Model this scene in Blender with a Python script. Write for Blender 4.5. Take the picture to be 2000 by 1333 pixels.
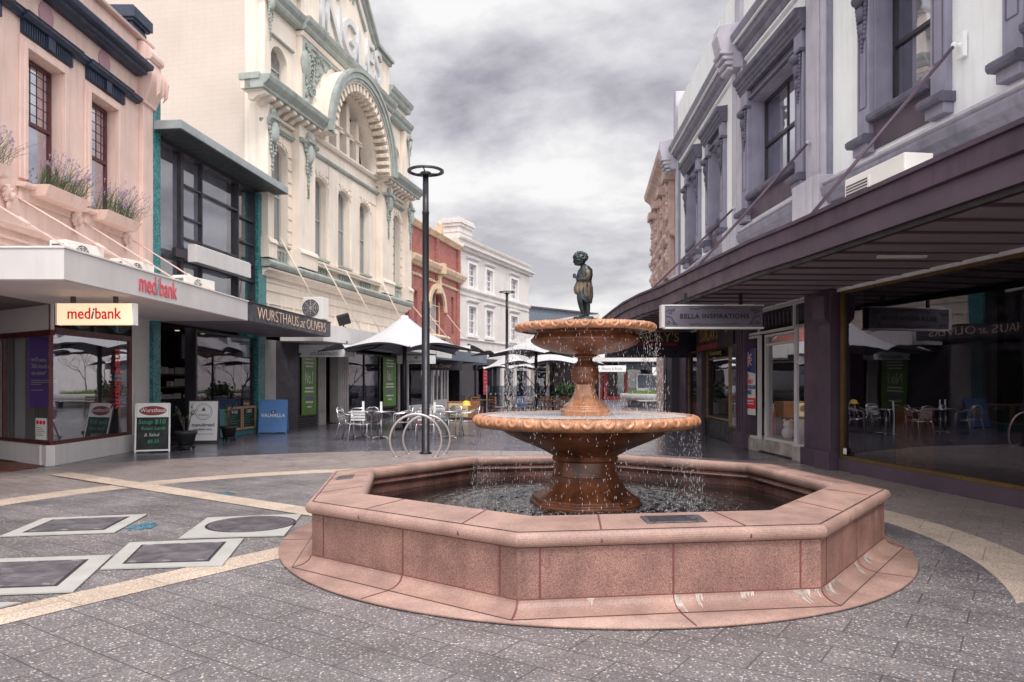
import bpy, bmesh, math, random
from mathutils import Vector, Matrix
R = math.radians
random.seed(11)
for o in list(bpy.data.objects): bpy.data.objects.remove(o)
sc = bpy.context.scene
C = sc.collection
PI = math.pi
# ---------------------------------------------------------------- camera
cd = bpy.data.cameras.new('camera'); cam = bpy.data.objects.new('camera', cd); C.objects.link(cam)
cam.location = (0, 0, 1.5); cam.rotation_euler = (R(90), 0, 0)
cd.sensor_width = 36; cd.lens = 36*1460/2000; cd.shift_y = 81.5/2000
cd.clip_start = .05; cd.clip_end = 3000
cd.dof.use_dof = True; cd.dof.focus_distance = 6.6; cd.dof.aperture_fstop = 5.6
sc.camera = cam
# ---------------------------------------------------------------- world
SUN_EL, SUN_AZ = 55, 163      # azimuth measured clockwise from +Y (north)
w = bpy.data.worlds.new('World'); sc.world = w; w.use_nodes = True
nt = w.node_tree; nt.nodes.clear(); N = nt.nodes.new; L = nt.links.new
out = N('ShaderNodeOutputWorld'); sky = N('ShaderNodeTexSky'); sky.sky_type = 'NISHITA'; sky.sun_disc = False
sky.sun_elevation = R(SUN_EL); sky.sun_rotation = R(SUN_AZ); sky.air_density = 1.5; sky.dust_density = 3
b1 = N('ShaderNodeBackground'); b1.inputs[1].default_value = .08; L(sky.outputs[0], b1.inputs[0])
tc = N('ShaderNodeTexCoord'); sp = N('ShaderNodeSeparateXYZ'); L(tc.outputs['Generated'], sp.inputs[0])
mz = N('ShaderNodeMath'); mz.operation = 'MAXIMUM'; L(sp.outputs[2], mz.inputs[0]); mz.inputs[1].default_value = 0
ma = N('ShaderNodeMath'); ma.operation = 'ADD'; L(mz.outputs[0], ma.inputs[0]); ma.inputs[1].default_value = .16
dx = N('ShaderNodeMath'); dx.operation = 'DIVIDE'; L(sp.outputs[0], dx.inputs[0]); L(ma.outputs[0], dx.inputs[1])
dy = N('ShaderNodeMath'); dy.operation = 'DIVIDE'; L(sp.outputs[1], dy.inputs[0]); L(ma.outputs[0], dy.inputs[1])
cb = N('ShaderNodeCombineXYZ'); L(dx.outputs[0], cb.inputs[0]); L(dy.outputs[0], cb.inputs[1])
mp = N('ShaderNodeMapping'); mp.inputs['Location'].default_value = (0.4, 2.7, 0); mp.inputs['Rotation'].default_value = (0, 0, R(12)); L(cb.outputs[0], mp.inputs[0])
n1 = N('ShaderNodeTexNoise'); n1.inputs['Scale'].default_value = .95; n1.inputs['Detail'].default_value = 9; n1.inputs['Roughness'].default_value = .59; n1.inputs['Distortion'].default_value = .15
L(mp.outputs[0], n1.inputs[0])
cr = N('ShaderNodeValToRGB'); e = cr.color_ramp.elements
e[0].position = .37; e[0].color = (.25, .24, .28, 1); e[1].position = .57; e[1].color = (.66, .65, .645, 1)
x = e.new(.47); x.color = (.45, .44, .465, 1)
L(n1.outputs[0], cr.inputs[0])
# the overcast is brighter round the hidden sun
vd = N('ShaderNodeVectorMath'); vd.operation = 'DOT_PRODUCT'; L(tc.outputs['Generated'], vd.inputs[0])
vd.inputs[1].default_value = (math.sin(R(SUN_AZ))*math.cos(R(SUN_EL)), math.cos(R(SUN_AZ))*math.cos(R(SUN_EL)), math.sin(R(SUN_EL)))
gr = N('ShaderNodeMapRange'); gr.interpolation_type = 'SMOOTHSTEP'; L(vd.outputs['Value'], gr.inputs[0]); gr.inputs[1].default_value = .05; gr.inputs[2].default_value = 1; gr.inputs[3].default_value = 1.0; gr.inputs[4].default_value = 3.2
hz = N('ShaderNodeMapRange'); hz.interpolation_type = 'SMOOTHSTEP'; L(mz.outputs[0], hz.inputs[0]); hz.inputs[1].default_value = 0; hz.inputs[2].default_value = .36; hz.inputs[3].default_value = .5; hz.inputs[4].default_value = 0
hm = N('ShaderNodeMix'); hm.data_type = 'RGBA'; L(hz.outputs[0], hm.inputs[0]); L(cr.outputs[0], hm.inputs[6]); hm.inputs[7].default_value = (.64, .63, .63, 1)
class _o: outputs = [hm.outputs[2]]
cr = _o
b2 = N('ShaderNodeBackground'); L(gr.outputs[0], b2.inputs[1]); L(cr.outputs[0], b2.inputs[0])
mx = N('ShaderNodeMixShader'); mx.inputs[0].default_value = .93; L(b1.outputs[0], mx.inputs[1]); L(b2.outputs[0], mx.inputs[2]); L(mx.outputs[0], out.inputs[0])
# ---------------------------------------------------------------- sun
sd = bpy.data.lights.new('sun', 'SUN'); sd.energy = 1.4; sd.angle = R(14); sd.color = (1, .95, .88)
so = bpy.data.objects.new('sun', sd); C.objects.link(so)
az, el = R(SUN_AZ), R(SUN_EL)
dirv = Vector((math.sin(az)*math.cos(el), math.cos(az)*math.cos(el), math.sin(el)))
so.rotation_euler = dirv.to_track_quat('Z', 'Y').to_euler(); so.location = dirv*60
sc.view_settings.view_transform = 'Standard'; sc.view_settings.look = 'None'; sc.view_settings.gamma = 1; sc.view_settings.exposure = .62
sc.cycles.max_bounces = 8; sc.cycles.transparent_max_bounces = 12
# ---------------------------------------------------------------- materials
MATS = {}
def mat(name, col, rough=.6, metal=0, var=.12, scale=2.5, bump=.0, bscale=60, streak=0, spec=.5, emit=0, pat=None, coat=0, trans=0):
    m = bpy.data.materials.new(name); m.use_nodes = True; MATS[name] = m
    t = m.node_tree; n = t.nodes.new; l = t.links.new
    p = t.nodes['Principled BSDF']
    p.inputs['Base Color'].default_value = (*col, 1); p.inputs['Roughness'].default_value = rough; p.inputs['Metallic'].default_value = metal
    p.inputs['Specular IOR Level'].default_value = spec; p.inputs['Coat Weight'].default_value = coat; p.inputs['Coat Roughness'].default_value = .12
    if trans: p.inputs['Transmission Weight'].default_value = trans
    if emit: p.inputs['Emission Color'].default_value = (*col, 1); p.inputs['Emission Strength'].default_value = emit
    tc = n('ShaderNodeTexCoord'); src = tc.outputs['Object']
    def noise(sc_, det=4, vec=None, ro=.55):
        x = n('ShaderNodeTexNoise'); x.inputs['Scale'].default_value = sc_; x.inputs['Detail'].default_value = det; x.inputs['Roughness'].default_value = ro
        l(vec or src, x.inputs[0]); return x.outputs[0]
    def ramp(f, p0, c0, p1, c1):
        x = n('ShaderNodeValToRGB'); e = x.color_ramp.elements; e[0].position = p0; e[1].position = p1; e[0].color = (*c0, 1); e[1].color = (*c1, 1); l(f, x.inputs[0]); return x.outputs[0]
    def mul(a, b, fac=1, mode='MULTIPLY'):
        x = n('ShaderNodeMix'); x.data_type = 'RGBA'; x.blend_type = mode
        if isinstance(fac, bpy.types.NodeSocket): l(fac, x.inputs[0])
        else: x.inputs[0].default_value = fac
        for i, v in ((6, a), (7, b)):
            if isinstance(v, bpy.types.NodeSocket): l(v, x.inputs[i])
            else: x.inputs[i].default_value = (*v, 1)
        return x.outputs[2]
    c = col
    if pat: c = pat(t, src, noise, ramp, mul, col)
    if var:
        c = mul(c, ramp(noise(scale, 6), .3, (1-var*1.6,)*3, .7, (1+var*.4,)*3))
    if streak:
        mp = n('ShaderNodeMapping'); mp.inputs['Scale'].default_value = (5, 5, .35); l(src, mp.inputs[0])
        c = mul(c, ramp(noise(1.2, 6, mp.outputs[0], .65), .34, (1-streak, 1-streak*1.05, 1-streak*1.1), .52, (1, 1, 1)))
    if isinstance(c, bpy.types.NodeSocket): l(c, p.inputs['Base Color'])
    if var and rough > .05:
        rr = n('ShaderNodeMapRange'); l(noise(scale*2.3, 5), rr.inputs[0]); rr.inputs[1].default_value = .3; rr.inputs[2].default_value = .7
        rr.inputs[3].default_value = rough*.72; rr.inputs[4].default_value = min(1, rough*1.3); l(rr.outputs[0], p.inputs['Roughness'])
    if bump:
        b = n('ShaderNodeBump'); b.inputs['Strength'].default_value = bump; b.inputs['Distance'].default_value = .01
        l(noise(bscale, 3), b.inputs['Height']); l(b.outputs[0], p.inputs['Normal'])
    return m
def granite(dark, light, sc_=55):
    def f(t, src, noise, ramp, mul, col):
        a = mul(col, ramp(noise(sc_, 3, None, .8), .4, dark, .62, light))
        return mul(a, ramp(noise(3, 5), .35, (.78, .74, .74), .62, (1.08, 1.05, 1.02)))
    return f
def glass(name, tint=(.9, .9, .9), base=.10, rough=.01, edge=.9, refl=(1, 1, 1)):
    m = bpy.data.materials.new(name); m.use_nodes = True; t = m.node_tree; t.nodes.clear(); n = t.nodes.new; l = t.links.new
    o = n('ShaderNodeOutputMaterial'); tr = n('ShaderNodeBsdfTransparent'); tr.inputs[0].default_value = (*tint, 1)
    g = n('ShaderNodeBsdfGlossy'); g.inputs['Roughness'].default_value = rough; g.inputs[0].default_value = (*refl, 1)
    lw = n('ShaderNodeLayerWeight'); lw.inputs[0].default_value = .5
    mr = n('ShaderNodeMapRange'); l(lw.outputs['Facing'], mr.inputs[0]); mr.inputs[3].default_value = base; mr.inputs[4].default_value = edge; mr.inputs[1].default_value = .15
    tcn = n('ShaderNodeTexCoord'); nn = n('ShaderNodeTexNoise'); nn.inputs['Scale'].default_value = .8; l(tcn.outputs['Object'], nn.inputs[0])
    bp = n('ShaderNodeBump'); bp.inputs['Strength'].default_value = .12; bp.inputs['Distance'].default_value = .02; l(nn.outputs[0], bp.inputs['Height']); l(bp.outputs[0], g.inputs['Normal'])
    x = n('ShaderNodeMixShader'); l(mr.outputs[0], x.inputs[0]); l(tr.outputs[0], x.inputs[1]); l(g.outputs[0], x.inputs[2]); l(x.outputs[0], o.inputs[0])
    MATS[name] = m; return m
# ---------------------------------------------------------------- mesh builder
SPLIT = set('''window_pilaster pier pilaster pilaster_edge interior_column main_cornice modillion arch_block baluster tie_rod string_course
shop_pier mosaic_pier bracket foot end_cap door_post window_frame cornice_block window_surround upper_cornice parapet shop_goods shop_shelf ears rail stall_riser
plinth_grille gable_coping soffit_light soffit_batten back_panel medallion pictogram parapet_pier display_stand lifting_key wall_vent cornice_return transom_leading foot_plate dot_pattern'''.split())
class MB:
    def __init__(s): s.v = []; s.f = []; s.smooth = set(); s.mi = {}
    def add(s, vs, fs, sm=False):
        k = len(s.v); s.v += [tuple(v) for v in vs]
        for f in fs:
            if sm: s.smooth.add(len(s.f))
            s.f.append([i+k for i in f])
        return s
    def box(s, x0, x1, y0, y1, z0, z1):
        x0, x1 = sorted((x0, x1)); y0, y1 = sorted((y0, y1)); z0, z1 = sorted((z0, z1))
        return s.add([(x0,y0,z0),(x1,y0,z0),(x1,y1,z0),(x0,y1,z0),(x0,y0,z1),(x1,y0,z1),(x1,y1,z1),(x0,y1,z1)],
                     [(3,2,1,0),(4,5,6,7),(0,1,5,4),(1,2,6,5),(2,3,7,6),(3,0,4,7)])
    def fb(s, s0, s1, d0, d1, z0, z1): return s.box(s0, s1, -d1, -d0, z0, z1)      # facade box: d is towards the street
    def obox(s, c, ax, ay, az):
        c = Vector(c); ax = Vector(ax); ay = Vector(ay); az = Vector(az)
        vs = [c+i*ax+j*ay+k*az for k in (-1,1) for (i,j) in ((-1,-1),(1,-1),(1,1),(-1,1))]
        return s.add(vs, [(3,2,1,0),(4,5,6,7),(0,1,5,4),(1,2,6,5),(2,3,7,6),(3,0,4,7)])
    def tube(s, p, q, r0, r1=None, n=10, cap=True):
        return s.path([p, q], [r0, r0 if r1 is None else r1], n, cap)
    def path(s, pts, r, n=8, cap=True, close=False):
        pts = [Vector(p) for p in pts]; m = len(pts)
        rr = r if isinstance(r, (list, tuple)) else [r]*m
        vs = []; prev = None
        for i, p in enumerate(pts):
            if close: t = pts[(i+1) % m]-pts[i-1]
            else: t = pts[min(i+1, m-1)]-pts[max(i-1, 0)]
            t.normalize()
            if prev is None:
                a = t.cross(Vector((0, 0, 1)))
                if a.length < .01: a = t.cross(Vector((1, 0, 0)))
                a.normalize()
            else:
                a = prev-t*prev.dot(t); a.normalize()
            prev = a; b = t.cross(a)
            for k in range(n):
                an = 2*PI*k/n; vs.append(p+(a*math.cos(an)+b*math.sin(an))*rr[i])
        fs = []
        for i in range(m if close else m-1):
            i2 = (i+1) % m
            for k in range(n): fs.append((i*n+k, i*n+(k+1) % n, i2*n+(k+1) % n, i2*n+k))
        s.add(vs, fs, True)
        if cap and not close:
            k0 = len(s.v)-m*n
            s.f.append([k0+k for k in reversed(range(n))]); s.f.append([k0+(m-1)*n+k for k in range(n)])
        return s
    def lathe(s, prof, n=32, c=(0, 0, 0), rot=0, sm=True, sx=1, sy=1, cap=True):
        vs = []
        for (r, z) in prof:
            for k in range(n):
                a = rot+2*PI*k/n; vs.append((c[0]+r*sx*math.cos(a), c[1]+r*sy*math.sin(a), c[2]+z))
        fs = [(i*n+k, i*n+(k+1) % n, (i+1)*n+(k+1) % n, (i+1)*n+k) for i in range(len(prof)-1) for k in range(n)]
        s.add(vs, fs, sm)
        k0 = len(s.v)-len(prof)*n
        if not cap: return s
        if prof[0][0] > .001: s.f.append([k0+k for k in reversed(range(n))])
        if prof[-1][0] > .001: s.f.append([k0+(len(prof)-1)*n+k for k in range(n)])
        return s
    def prism(s, poly, d0, d1):
        """polygon in (s,z) extruded between street distances d0<d1"""
        n = len(poly); vs = [(a, -d1, z) for a, z in poly]+[(a, -d0, z) for a, z in poly]
        ar = sum(poly[i][0]*poly[(i+1) % n][1]-poly[(i+1) % n][0]*poly[i][1] for i in range(n))
        fr = list(range(n)); bk = [n+i for i in reversed(range(n))]
        sd_ = [(n+i, n+(i+1) % n, (i+1) % n, i) for i in range(n)]
        if ar < 0: fr = fr[::-1]; bk = bk[::-1]; sd_ = [f[::-1] for f in sd_]
        return s.add(vs, [fr, bk]+sd_)
    def mould(s, prof, s0, s1, z=0):
        """profile of (d,z) points extruded along s"""
        n = len(prof); vs = [(s0, -d, z+h) for d, h in prof]+[(s1, -d, z+h) for d, h in prof]
        return s.add(vs, [list(range(n))[::-1], [n+i for i in range(n)]]+[(i, (i+1) % n, n+(i+1) % n, n+i) for i in range(n)])
    def plan(s, poly, z0, z1):
        n = len(poly); vs = [(x, y, z0) for x, y in poly]+[(x, y, z1) for x, y in poly]
        return s.add(vs, [list(range(n))[::-1], [n+i for i in range(n)]]+[(i, (i+1) % n, n+(i+1) % n, n+i) for i in range(n)])
    def ball(s, c, r, n=10, m=7, sx=1, sy=1, sz=1):
        return s.lathe([(max(r*math.sin(PI*i/m), .0005), -r*sz*math.cos(PI*i/m)) for i in range(m+1)], n, c, sx=sx, sy=sy)
    def clusters(s):
        n = len(s.v); par = list(range(n))
        def find(a):
            while par[a] != a: par[a] = par[par[a]]; a = par[a]
            return a
        for f in s.f:
            r0 = find(f[0])
            for i in f[1:]: par[find(i)] = r0
        comp = {}
        for i in range(n): comp.setdefault(find(i), []).append(i)
        ks = list(comp); bb = []
        for k in ks:
            vs = [s.v[i] for i in comp[k]]; bb.append([min(v[a] for v in vs)-.012 for a in range(3)]+[max(v[a] for v in vs)+.012 for a in range(3)])
        g = list(range(len(ks)))
        def fg(a):
            while g[a] != a: a = g[a]
            return a
        for i in range(len(ks)):
            for j in range(i):
                if all(bb[i][a] < bb[j][a+3] and bb[j][a] < bb[i][a+3] for a in range(3)): g[fg(i)] = fg(j)
        vg = {}
        for i, k in enumerate(ks):
            for v in comp[k]: vg[v] = fg(i)
        out = {}
        for fi, f in enumerate(s.f): out.setdefault(vg[f[0]], []).append(fi)
        res = []
        for fl in out.values():
            mb = MB(); mp = {}
            for fi in fl:
                nf = []
                for v in s.f[fi]:
                    if v not in mp: mp[v] = len(mb.v); mb.v.append(s.v[v])
                    nf.append(mp[v])
                if fi in s.smooth: mb.smooth.add(len(mb.f))
                mb.f.append(nf)
            res.append(mb)
        return res
    def build(s, name, m, parent=None, M=None, bevel=0, fix=True, **kw):
        if name in SPLIT and parent:
            cl = s.clusters()
            if 1 < len(cl) <= 100:
                o = None
                for c in cl: o = c.build1(name, m, parent, M, bevel, fix, **kw)
                return o
        return s.build1(name, m, parent, M, bevel, fix, **kw)
    def build1(s, name, m, parent=None, M=None, bevel=0, fix=True, **kw):
        me = bpy.data.meshes.new(name); me.from_pydata([tuple(v) for v in s.v], [], s.f)
        if s.smooth: 
            for i in s.smooth: me.polygons[i].use_smooth = True
        if fix:
            bm = bmesh.new(); bm.from_mesh(me); bmesh.ops.recalc_face_normals(bm, faces=bm.faces); bm.to_mesh(me); bm.free()
        me.materials.append(MATS[m] if isinstance(m, str) else m)
        o = bpy.data.objects.new(name, me); C.objects.link(o)
        if parent: o.parent = parent
        if M is not None: o.matrix_basis = M
        if bevel:
            b = o.modifiers.new('bevel', 'BEVEL'); b.width = bevel; b.segments = 2; b.limit_method = 'ANGLE'
        tag(o, **kw)
        return o
def tag(o, label=None, cat=None, group=None, kind=None):
    if label: o['label'] = label
    if cat: o['category'] = cat
    if group: o['group'] = group
    if kind: o['kind'] = kind
    return o
def thing(name, label, cat, loc=(0, 0, 0), rz=0, group=None):
    o = bpy.data.objects.new(name, None); C.objects.link(o); o.location = loc; o.rotation_euler = (0, 0, rz); o.empty_display_size = .2
    tag(o, label, cat, group); bpy.context.view_layer.update() if False else None
    return o
def dup(root, loc, rz, label=None, group=None):
    r = root.copy(); C.objects.link(r); r.location = loc; r.rotation_euler = (0, 0, rz)
    if label: r['label'] = label
    if group: r['group'] = group
    for ch in list(root.children):
        c = ch.copy(); C.objects.link(c); c.parent = r
        for g in ch.children:
            d = g.copy(); C.objects.link(d); d.parent = c
    return r
def text(body, size, m, parent, x, y, z, name='lettering', ext=.008, rx=90, rz=0, ry=0, sx=1, align='CENTER', shear=0, M=None, offset=0, space=1, **kw):
    cu = bpy.data.curves.new('t', 'FONT'); cu.body = body; cu.size = size; cu.extrude = ext; cu.align_x = align; cu.align_y = 'CENTER'; cu.shear = shear; cu.offset = offset
    cu.space_character = space; cu.resolution_u = 3
    to = bpy.data.objects.new('t', cu); C.objects.link(to)
    bpy.context.view_layer.update()
    me = bpy.data.meshes.new_from_object(to.evaluated_get(bpy.context.evaluated_depsgraph_get()))
    bpy.data.objects.remove(to)
    me.materials.clear(); me.materials.append(MATS[m])
    o = bpy.data.objects.new(name, me); C.objects.link(o); me.name = name
    o.parent = parent
    T = Matrix.Translation((x, y, z)) @ Matrix.Rotation(R(rz), 4, 'Z') @ Matrix.Rotation(R(ry), 4, 'Y') @ Matrix.Rotation(R(rx), 4, 'X') @ Matrix.Diagonal((sx, 1, 1, 1))
    o.matrix_basis = (M @ T) if M is not None else T
    tag(o, **kw)
    return o
def text_run(parts, total, size, parent, p0, direction, z, rz=0, ext=.003, sx=1.0, gap=.0, off=0):
    """pieces of one word laid end to end; total = finished width"""
    obs = []; ws = []
    for body, m_, sh in parts:
        o = text(body, size, m_, parent, 0, 0, 0, align='LEFT', ext=ext, shear=sh, rx=90, offset=off)
        xs = [v.co.x for v in o.data.vertices]; ws.append((min(xs), max(xs))); obs.append(o)
    g = size*.045+gap; tot = sum(b-a for a, b in ws)+g*(len(ws)-1); k = total/tot; x = -total/2
    d = Vector(direction).normalized()
    for o, (a, b) in zip(obs, ws):
        q = Vector(p0)+d*(x-a*k); o.matrix_basis = Matrix.Translation((q.x, q.y, z)) @ Matrix.Rotation(R(rz), 4, 'Z') @ Matrix.Rotation(R(90), 4, 'X') @ Matrix.Diagonal((k, 1, 1, 1)) @ Matrix.Translation((0, -0.0, 0))
        x += (b-a)*k+g*k
def frame(a, b):
    """matrix whose X runs from a to b along a facade, Y into the building"""
    ang = math.atan2(b[1]-a[1], b[0]-a[0]); return Matrix.Translation((a[0], a[1], 0)) @ Matrix.Rotation(ang, 4, 'Z'), ang, math.dist(a, b)
def at_frame(fr, s, d, z=0): return fr @ Vector((s, -d, z))
# wall sheet with openings (front at d, reveals going back)
def wall(mb, s0, s1, z0, z1, ops, d=0, rev=.35, arch=None):
    xs = sorted({s0, s1, *[v for o in ops for v in (max(s0, o[0]), min(s1, o[1]))]}); zs = sorted({z0, z1, *[v for o in ops for v in (max(z0, o[2]), min(z1, o[3]))]})
    for i in range(len(xs)-1):
        for j in range(len(zs)-1):
            cx, cz = (xs[i]+xs[i+1])/2, (zs[j]+zs[j+1])/2
            if any(o[0] < cx < o[1] and o[2] < cz < o[3] for o in ops): continue
            a, b, c, e = xs[i], xs[i+1], zs[j], zs[j+1]
            mb.add([(a, -d, c), (b, -d, c), (b, -d, e), (a, -d, e)], [(0, 1, 2, 3)])
    for (a, b, c, e) in [o[:4] for o in ops]:
        y0, y1 = -d, -d+rev
        mb.add([(a,y0,c),(a,y1,c),(a,y1,e),(a,y0,e)], [(3,2,1,0)]); mb.add([(b,y0,c),(b,y1,c),(b,y1,e),(b,y0,e)], [(0,1,2,3)])
        mb.add([(a,y0,c),(b,y0,c),(b,y1,c),(a,y1,c)], [(0,1,2,3)]); mb.add([(a,y0,e),(b,y0,e),(b,y1,e),(a,y1,e)], [(3,2,1,0)])
    # edges back
    y0, y1 = -d, -d+rev+.15
    mb.add([(s0,y0,z0),(s0,y1,z0),(s0,y1,z1),(s0,y0,z1)], [(3,2,1,0)]); mb.add([(s1,y0,z0),(s1,y1,z0),(s1,y1,z1),(s1,y0,z1)], [(0,1,2,3)])
    mb.add([(s0,y0,z1),(s1,y0,z1),(s1,y1,z1),(s0,y1,z1)], [(0,1,2,3)])
# sash window: frame, glass pane, dark room and curtain behind
def window(root, a, b, c, e, d, fm='sash_dark', gm='glass_win', M=None, bars=(1, 1), mid=True, curtain=None, back=True, fw=.06, leaded=False, label=None):
    mb = MB(); t = .05
    mb.fb(a, a+fw, d-t, d, c, e); mb.fb(b-fw, b, d-t, d, c, e); mb.fb(a+fw, b-fw, d-t, d, c, c+fw*1.2); mb.fb(a+fw, b-fw, d-t, d, e-fw, e)
    if mid: mb.fb(a+fw, b-fw, d-t+.005, d+.015, (c+e)/2-fw*.45, (c+e)/2+fw*.45)
    for i in range(1, bars[0]):
        x = a+(b-a)*i/bars[0]; mb.fb(x-fw*.28, x+fw*.28, d-t+.01, d-.005, c+fw, e-fw)
    for i in range(1, bars[1]):
        z = c+(e-c)*i/bars[1]; mb.fb(a+fw, b-fw, d-t+.012, d-.007, z-fw*.22, z+fw*.22)
    if leaded:
        n = 5; zz = (c+e)/2
        for i in range(1, n): x = a+(b-a)*i/n; mb.fb(x-.006, x+.006, d-t+.02, d-.02, zz, e-fw)
        for i in range(1, 6): z = zz+(e-zz)*i/6; mb.fb(a+fw, b-fw, d-t+.021, d-.021, z-.005, z+.005)
        for i in range(n):
            x = a+(b-a)*(i+.5)/n; mb.obox((x, -(d-.03), zz+(e-zz)*.72), (.045, 0, .08), (0, .004, 0), (-.045, 0, .08)) if False else None
    f = mb.build('window', fm, root, M, label=label)
    g = MB(); g.add([(a+fw, -d+.03, c+fw), (b-fw, -d+.03, c+fw), (b-fw, -d+.03, e-fw), (a+fw, -d+.03, e-fw)], [(0, 1, 2, 3)]); g.build('pane', gm, f)
    if back:
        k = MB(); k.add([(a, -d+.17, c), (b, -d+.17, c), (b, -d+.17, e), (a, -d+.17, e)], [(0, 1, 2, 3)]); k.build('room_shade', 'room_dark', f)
    if curtain:
        n = 28; vs = []; fs = []
        c0, c1 = curtain[0], curtain[1]; zt = e; zb = c+(e-c)*(curtain[2] if len(curtain) > 2 else 0)
        for i in range(n+1):
            x = a+(b-a)*(c0+(c1-c0)*i/n); y = -d+.10+.018*math.sin(i*1.9)+.01*math.sin(i*.7)
            vs += [(x, y, zb), (x, y, zt)]
        for i in range(n): fs.append((2*i, 2*i+2, 2*i+3, 2*i+1))
        MB().add(vs, fs, True).build('curtain', 'curtain', f)
    return f
# ---------------------------------------------------------------- material library
def brickpat(c1, c2, mort, bw, bh, ms=.008, rot=None, off=.5, plane='XZ', spec=None):
    def f(t, src, noise, ramp, mul, col):
        n = t.nodes.new; l = t.links.new
        sp = n('ShaderNodeSeparateXYZ'); l(src, sp.inputs[0]); cb = n('ShaderNodeCombineXYZ')
        l(sp.outputs[1 if plane == 'YZ' else 0], cb.inputs[0]); l(sp.outputs[1 if plane == 'XY' else 2], cb.inputs[1])
        mp = n('ShaderNodeMapping'); l(cb.outputs[0], mp.inputs[0])
        if rot: mp.inputs['Rotation'].default_value = (0, 0, R(rot))
        b = n('ShaderNodeTexBrick'); b.inputs['Scale'].default_value = 1; b.inputs['Brick Width'].default_value = bw; b.inputs['Row Height'].default_value = bh
        b.inputs['Mortar Size'].default_value = ms; b.inputs['Color1'].default_value = (*c1, 1); b.inputs['Color2'].default_value = (*c2, 1); b.inputs['Mortar'].default_value = (*mort, 1)
        b.inputs['Mortar Smooth'].default_value = .3; b.offset = off
        l(mp.outputs[0], b.inputs[0])
        c = b.outputs[0]
        if spec:
            v = n('ShaderNodeTexVoronoi'); v.inputs['Scale'].default_value = spec; l(src, v.inputs[0])
            wn = n('ShaderNodeTexWhiteNoise'); l(v.outputs['Color'], wn.inputs[0])
            sel = ramp(wn.outputs[0], .70, (0, 0, 0), .78, (1, 1, 1))
            dm = ramp(v.outputs['Distance'], .28, (1, 1, 1), .5, (0, 0, 0))
            fac = mul(sel, dm)
            sc_ = n('ShaderNodeSeparateColor'); l(fac, sc_.inputs[0])
            stone = ramp(noise(31, 2), .35, (.50, .40, .32), .6, (.62, .60, .58))
            c = mul(c, stone, sc_.outputs[0], 'MIX')
            v2 = n('ShaderNodeTexVoronoi'); v2.inputs['Scale'].default_value = spec*2.1; l(src, v2.inputs[0])
            sc2 = n('ShaderNodeSeparateColor'); l(v2.outputs['Color'], sc2.inputs[0])
            c = mul(c, ramp(sc2.outputs[0], .0, (.62, .60, .62), 1., (1.4, 1.36, 1.36)))
            mf = n('ShaderNodeMath'); mf.operation = 'MULTIPLY'; l(b.outputs['Fac'], mf.inputs[0]); mf.inputs[1].default_value = 1
            c = mul(c, (mort), b.outputs['Fac'], 'MIX')
        return c
    return f
mat('paving_dark', (1, 1, 1), .42, var=.26, scale=1.1, bump=.35, bscale=90, pat=brickpat((.17, .158, .163), (.215, .20, .204), (.10, .092, .096), .60, .30, .006, rot=34.5, plane='XY', spec=58))
mat('paving_smooth', (1, 1, 1), .22, var=.2, scale=.6, bump=.1, bscale=60, pat=brickpat((.105, .10, .125), (.14, .132, .16), (.06, .057, .068), .40, .20, .006, rot=8, plane='XY'))
mat('paving_ring', (1, 1, 1), .34, var=.16, scale=.8, bump=.15, bscale=90, pat=brickpat((.29, .245, .235), (.34, .29, .27), (.19, .16, .155), .40, .20, .008, rot=34.5, plane='XY', spec=50))
mat('paving_buff', (1, 1, 1), .5, var=.12, scale=1.4, bump=.25, bscale=90, pat=brickpat((.50, .41, .32), (.56, .46, .36), (.33, .27, .22), .60, .62, .006, rot=34.5, plane='XY', spec=60))
mat('red_pavers', (1, 1, 1), .5, var=.1, bump=.1, pat=brickpat((.20, .06, .04), (.26, .08, .055), (.12, .05, .04), .2, .1, .006, plane='XY'))
mat('red_brick', (.9, .9, .9), .75, var=.14, streak=.18, bump=.2, pat=brickpat((.36, .10, .085), (.44, .14, .115), (.40, .22, .19), .30, .10, .012))
mat('granite_wall', (.36, .222, .187), .55, var=.18, scale=2.6, bump=.1, bscale=140, streak=.22, pat=granite((.55, .42, .42), (1.25, 1.25, 1.22), 120))
mat('granite_top', (.44, .305, .262), .5, var=.16, scale=2.4, bump=.06, bscale=140, pat=granite((.72, .64, .62), (1.14, 1.12, 1.1), 130))
mat('granite_wet', (.17, .095, .085), .12, var=.3, scale=3, bump=.1, pat=granite((.7, .62, .6), (1.2, 1.15, 1.1)))
mat('joint_red', (.19, .06, .055), .5, var=.2)
mat('lime_stain', (.58, .49, .44), .8, var=.4, scale=14)
mat('terracotta', (.60, .28, .145), .24, var=.3, scale=5, bump=.18, bscale=40, streak=.4, coat=.3)
mat('terracotta_wet', (.22, .075, .033), .34, var=.45, scale=4, bump=.25, bscale=45, streak=.5, coat=.1, spec=.4)
mat('bronze', (.075, .09, .095), .36, .75, var=.5, scale=9, bump=.35, bscale=45)
mat('bronze_worn', (.24, .185, .13), .48, .55, var=.6, scale=7, bump=.35, bscale=40)
mat('stucco_pink', (.78, .575, .505), .78, var=.08, scale=1.3, bump=.22, bscale=35, streak=.12)
mat('stucco_cream', (.80, .71, .61), .8, var=.07, scale=1.1, bump=.22, bscale=30, streak=.12)
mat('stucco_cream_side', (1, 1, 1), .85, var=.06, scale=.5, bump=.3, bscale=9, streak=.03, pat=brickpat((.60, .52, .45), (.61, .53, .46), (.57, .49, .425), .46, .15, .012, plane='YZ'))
mat('stucco_grey', (.68, .64, .61), .8, var=.07, scale=1, bump=.15, bscale=30, streak=.15)
mat('stucco_white', (.88, .90, .89), .75, var=.05, scale=1.3, bump=.35, bscale=22, streak=.10)
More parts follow.
